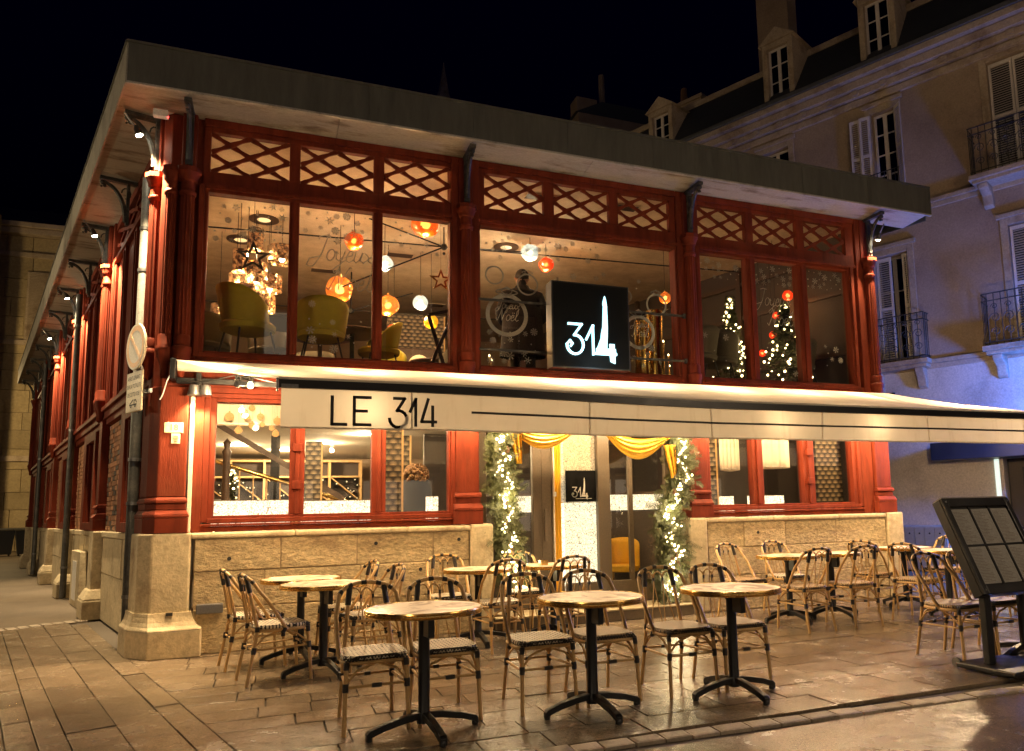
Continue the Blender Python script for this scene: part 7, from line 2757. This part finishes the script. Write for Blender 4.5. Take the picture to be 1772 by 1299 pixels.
# wheeled bins
for i, (x, y, lab) in enumerate(((-7.55, 28.2, 'left of two dark wheeled bins at the end of the side street'), (-6.55, 28.0, 'right of two dark wheeled bins at the end of the side street'))):
    t = thing('wheeled_bin', lab, 'bin', (x, y, 0), R(16), 'wheeled bins in the side street')
    m = MB()
    m.prism_xy([(-0.36, -0.32), (0.36, -0.32), (0.36, 0.32), (-0.36, 0.32)], 0.08, 1.02, [(-0.46, -0.40), (0.46, -0.40), (0.46, 0.40), (-0.46, 0.40)])
    m.obj('body', 'plastic_dark', t, bevel=0.02)
    MB().prism_bz([(-0.44, 1.03), (0.44, 1.03), (0.44, 1.12), (-0.44, 1.06)], -0.49, 0.49).obj('lid', 'plastic_dark', t, bevel=0.02)
    for sx in (-0.3, 0.3):
        m = MB(lambda a, b, z: (sx + z, 0.30 + a, 0.1 + b))
        m.lathe([(0.1, -0.03), (0.1, 0.03)], 14)
        m.obj('wheel', 'ink', t)
# spire far behind, roofs in silhouette
t = thing('church_spire', 'pale slender church spire rising behind the roof', 'spire', (17.0, 60, 0))
MB().lathe([(0.95, 40.2), (0.5, 42.0), (0.02, 45.0)], 8).obj('spire', 'stone_trim', t)
MB().box(-1.6, 1.6, -1.6, 1.6, 0, 40.2).obj('tower', 'stone_trim', t)
t = thing('dark_house', 'dark house with tall chimney stack in silhouette behind the hall roof', 'house', (17.5, 26, 0))
MB().box(-1.05, 3.6, -1, 5, 0, 21.5).obj('wall', 'plaster_dim', t)
MB().box(-0.95, 0.2, -0.6, 0.3, 21.5, 22.6).obj('chimney', 'plaster_dim', t)
MB().tube([(0.75, 0, 21.5), (0.75, 0, 24.4)], [0.2, 0.16], 8).obj('chimney_pot', 'plaster_dim', t)
MB().prism_az([(-1.2, 21.51), (3.8, 21.51), (3.0, 22.3), (0.3, 22.3)], -1, 5).obj('roof', 'slate', t)

# ------------------------------------------------------------------ shops across the road: seen only as reflections in the panes
op = thing('shop_row', 'row of plastered shops with lit windows across the road', 'shops', (0, -21, 0))
MB().box(-14, 24, -6, 0, 0, 9.5).obj('wall', 'plaster_dim', op)
MB().add([(-14, 0.3, 9.51), (24, 0.3, 9.51), (24, -3, 12.5), (-14, -3, 12.5)], [(0, 1, 2, 3)]).obj('roof', 'slate', op)
for k in range(8):
    x = -12 + k * 4.4
    fr = MB().box(x - 0.1, x + 2.7, 0.001, 0.10, 0.4, 2.75).obj('shop_window', 'navy', op)
    MB().box(x, x + 1.25, 0.101, 0.11, 0.5, 2.6).obj('lit_pane', 'shop_glow', fr)
    MB().box(x + 1.35, x + 2.6, 0.101, 0.11, 0.5, 2.6).obj('lit_pane', 'shop_glow', fr)
    MB().box(x - 0.2, x + 2.8, 0.001, 0.7, 2.85, 3.1).obj('shop_awning', 'navy', op)
    for z in (4.4, 7.2):
        w_ = MB().box(x + 0.7, x + 1.9, 0.001, 0.05, z, z + 1.8).obj('window', 'shutter', op)
        MB().box(x + 0.8, x + 1.8, 0.051, 0.055, z + 0.1, z + 1.7).obj('pane', 'shop_glow' if (k * 3 + int(z)) % 4 == 0 else 'night_glass', w_)

# ------------------------------------------------------------------ street lamps that light the square (behind and beside the view)
def lantern(x, y, z, power, col, lab, rad=0.12):
    """post with a side arm; the lantern hangs free of the post"""
    t = thing('street_lamp', lab, 'street lamp', (x, y, 0), 0, 'street lamps round the square')
    MB().tube([(0.9, 0, 0), (0.9, 0, 0.5), (0.9, 0, z + 0.4), (0.6, 0, z + 0.62), (0.0, 0, z + 0.55)], [0.09, 0.06, 0.04, 0.03, 0.02], 10).obj('post', 'iron', t, smooth=50)
    MB().lathe([(0.03, z + 0.52), (0.05, z + 0.42), (0.22, z + 0.22)], 6).obj('cap', 'iron', t)
    MB().lathe([(0.17, z + 0.215), (0.11, z - 0.08)], 6).obj('glass', 'street_glow', t)
    lamp(t, (0, 0, z - 0.24), power, col, rad)
lantern(-4.5, -13.5, 5.2, 170, (1, 0.74, 0.46), 'iron street lamp across the road behind the viewer at left')
lantern(9.8, -8.8, 4.2, 125, (1, 0.72, 0.45), 'iron street lamp across the road behind the viewer at right')
lantern(-9.6, 26.5, 6.0, 480, (1, 0.70, 0.32), 'iron street lamp at the far end of the side street beyond the left edge')
lantern(-7.0, 5.0, 4.8, 300, (1, 0.74, 0.42), 'iron street lamp in the side street just beyond the left edge')
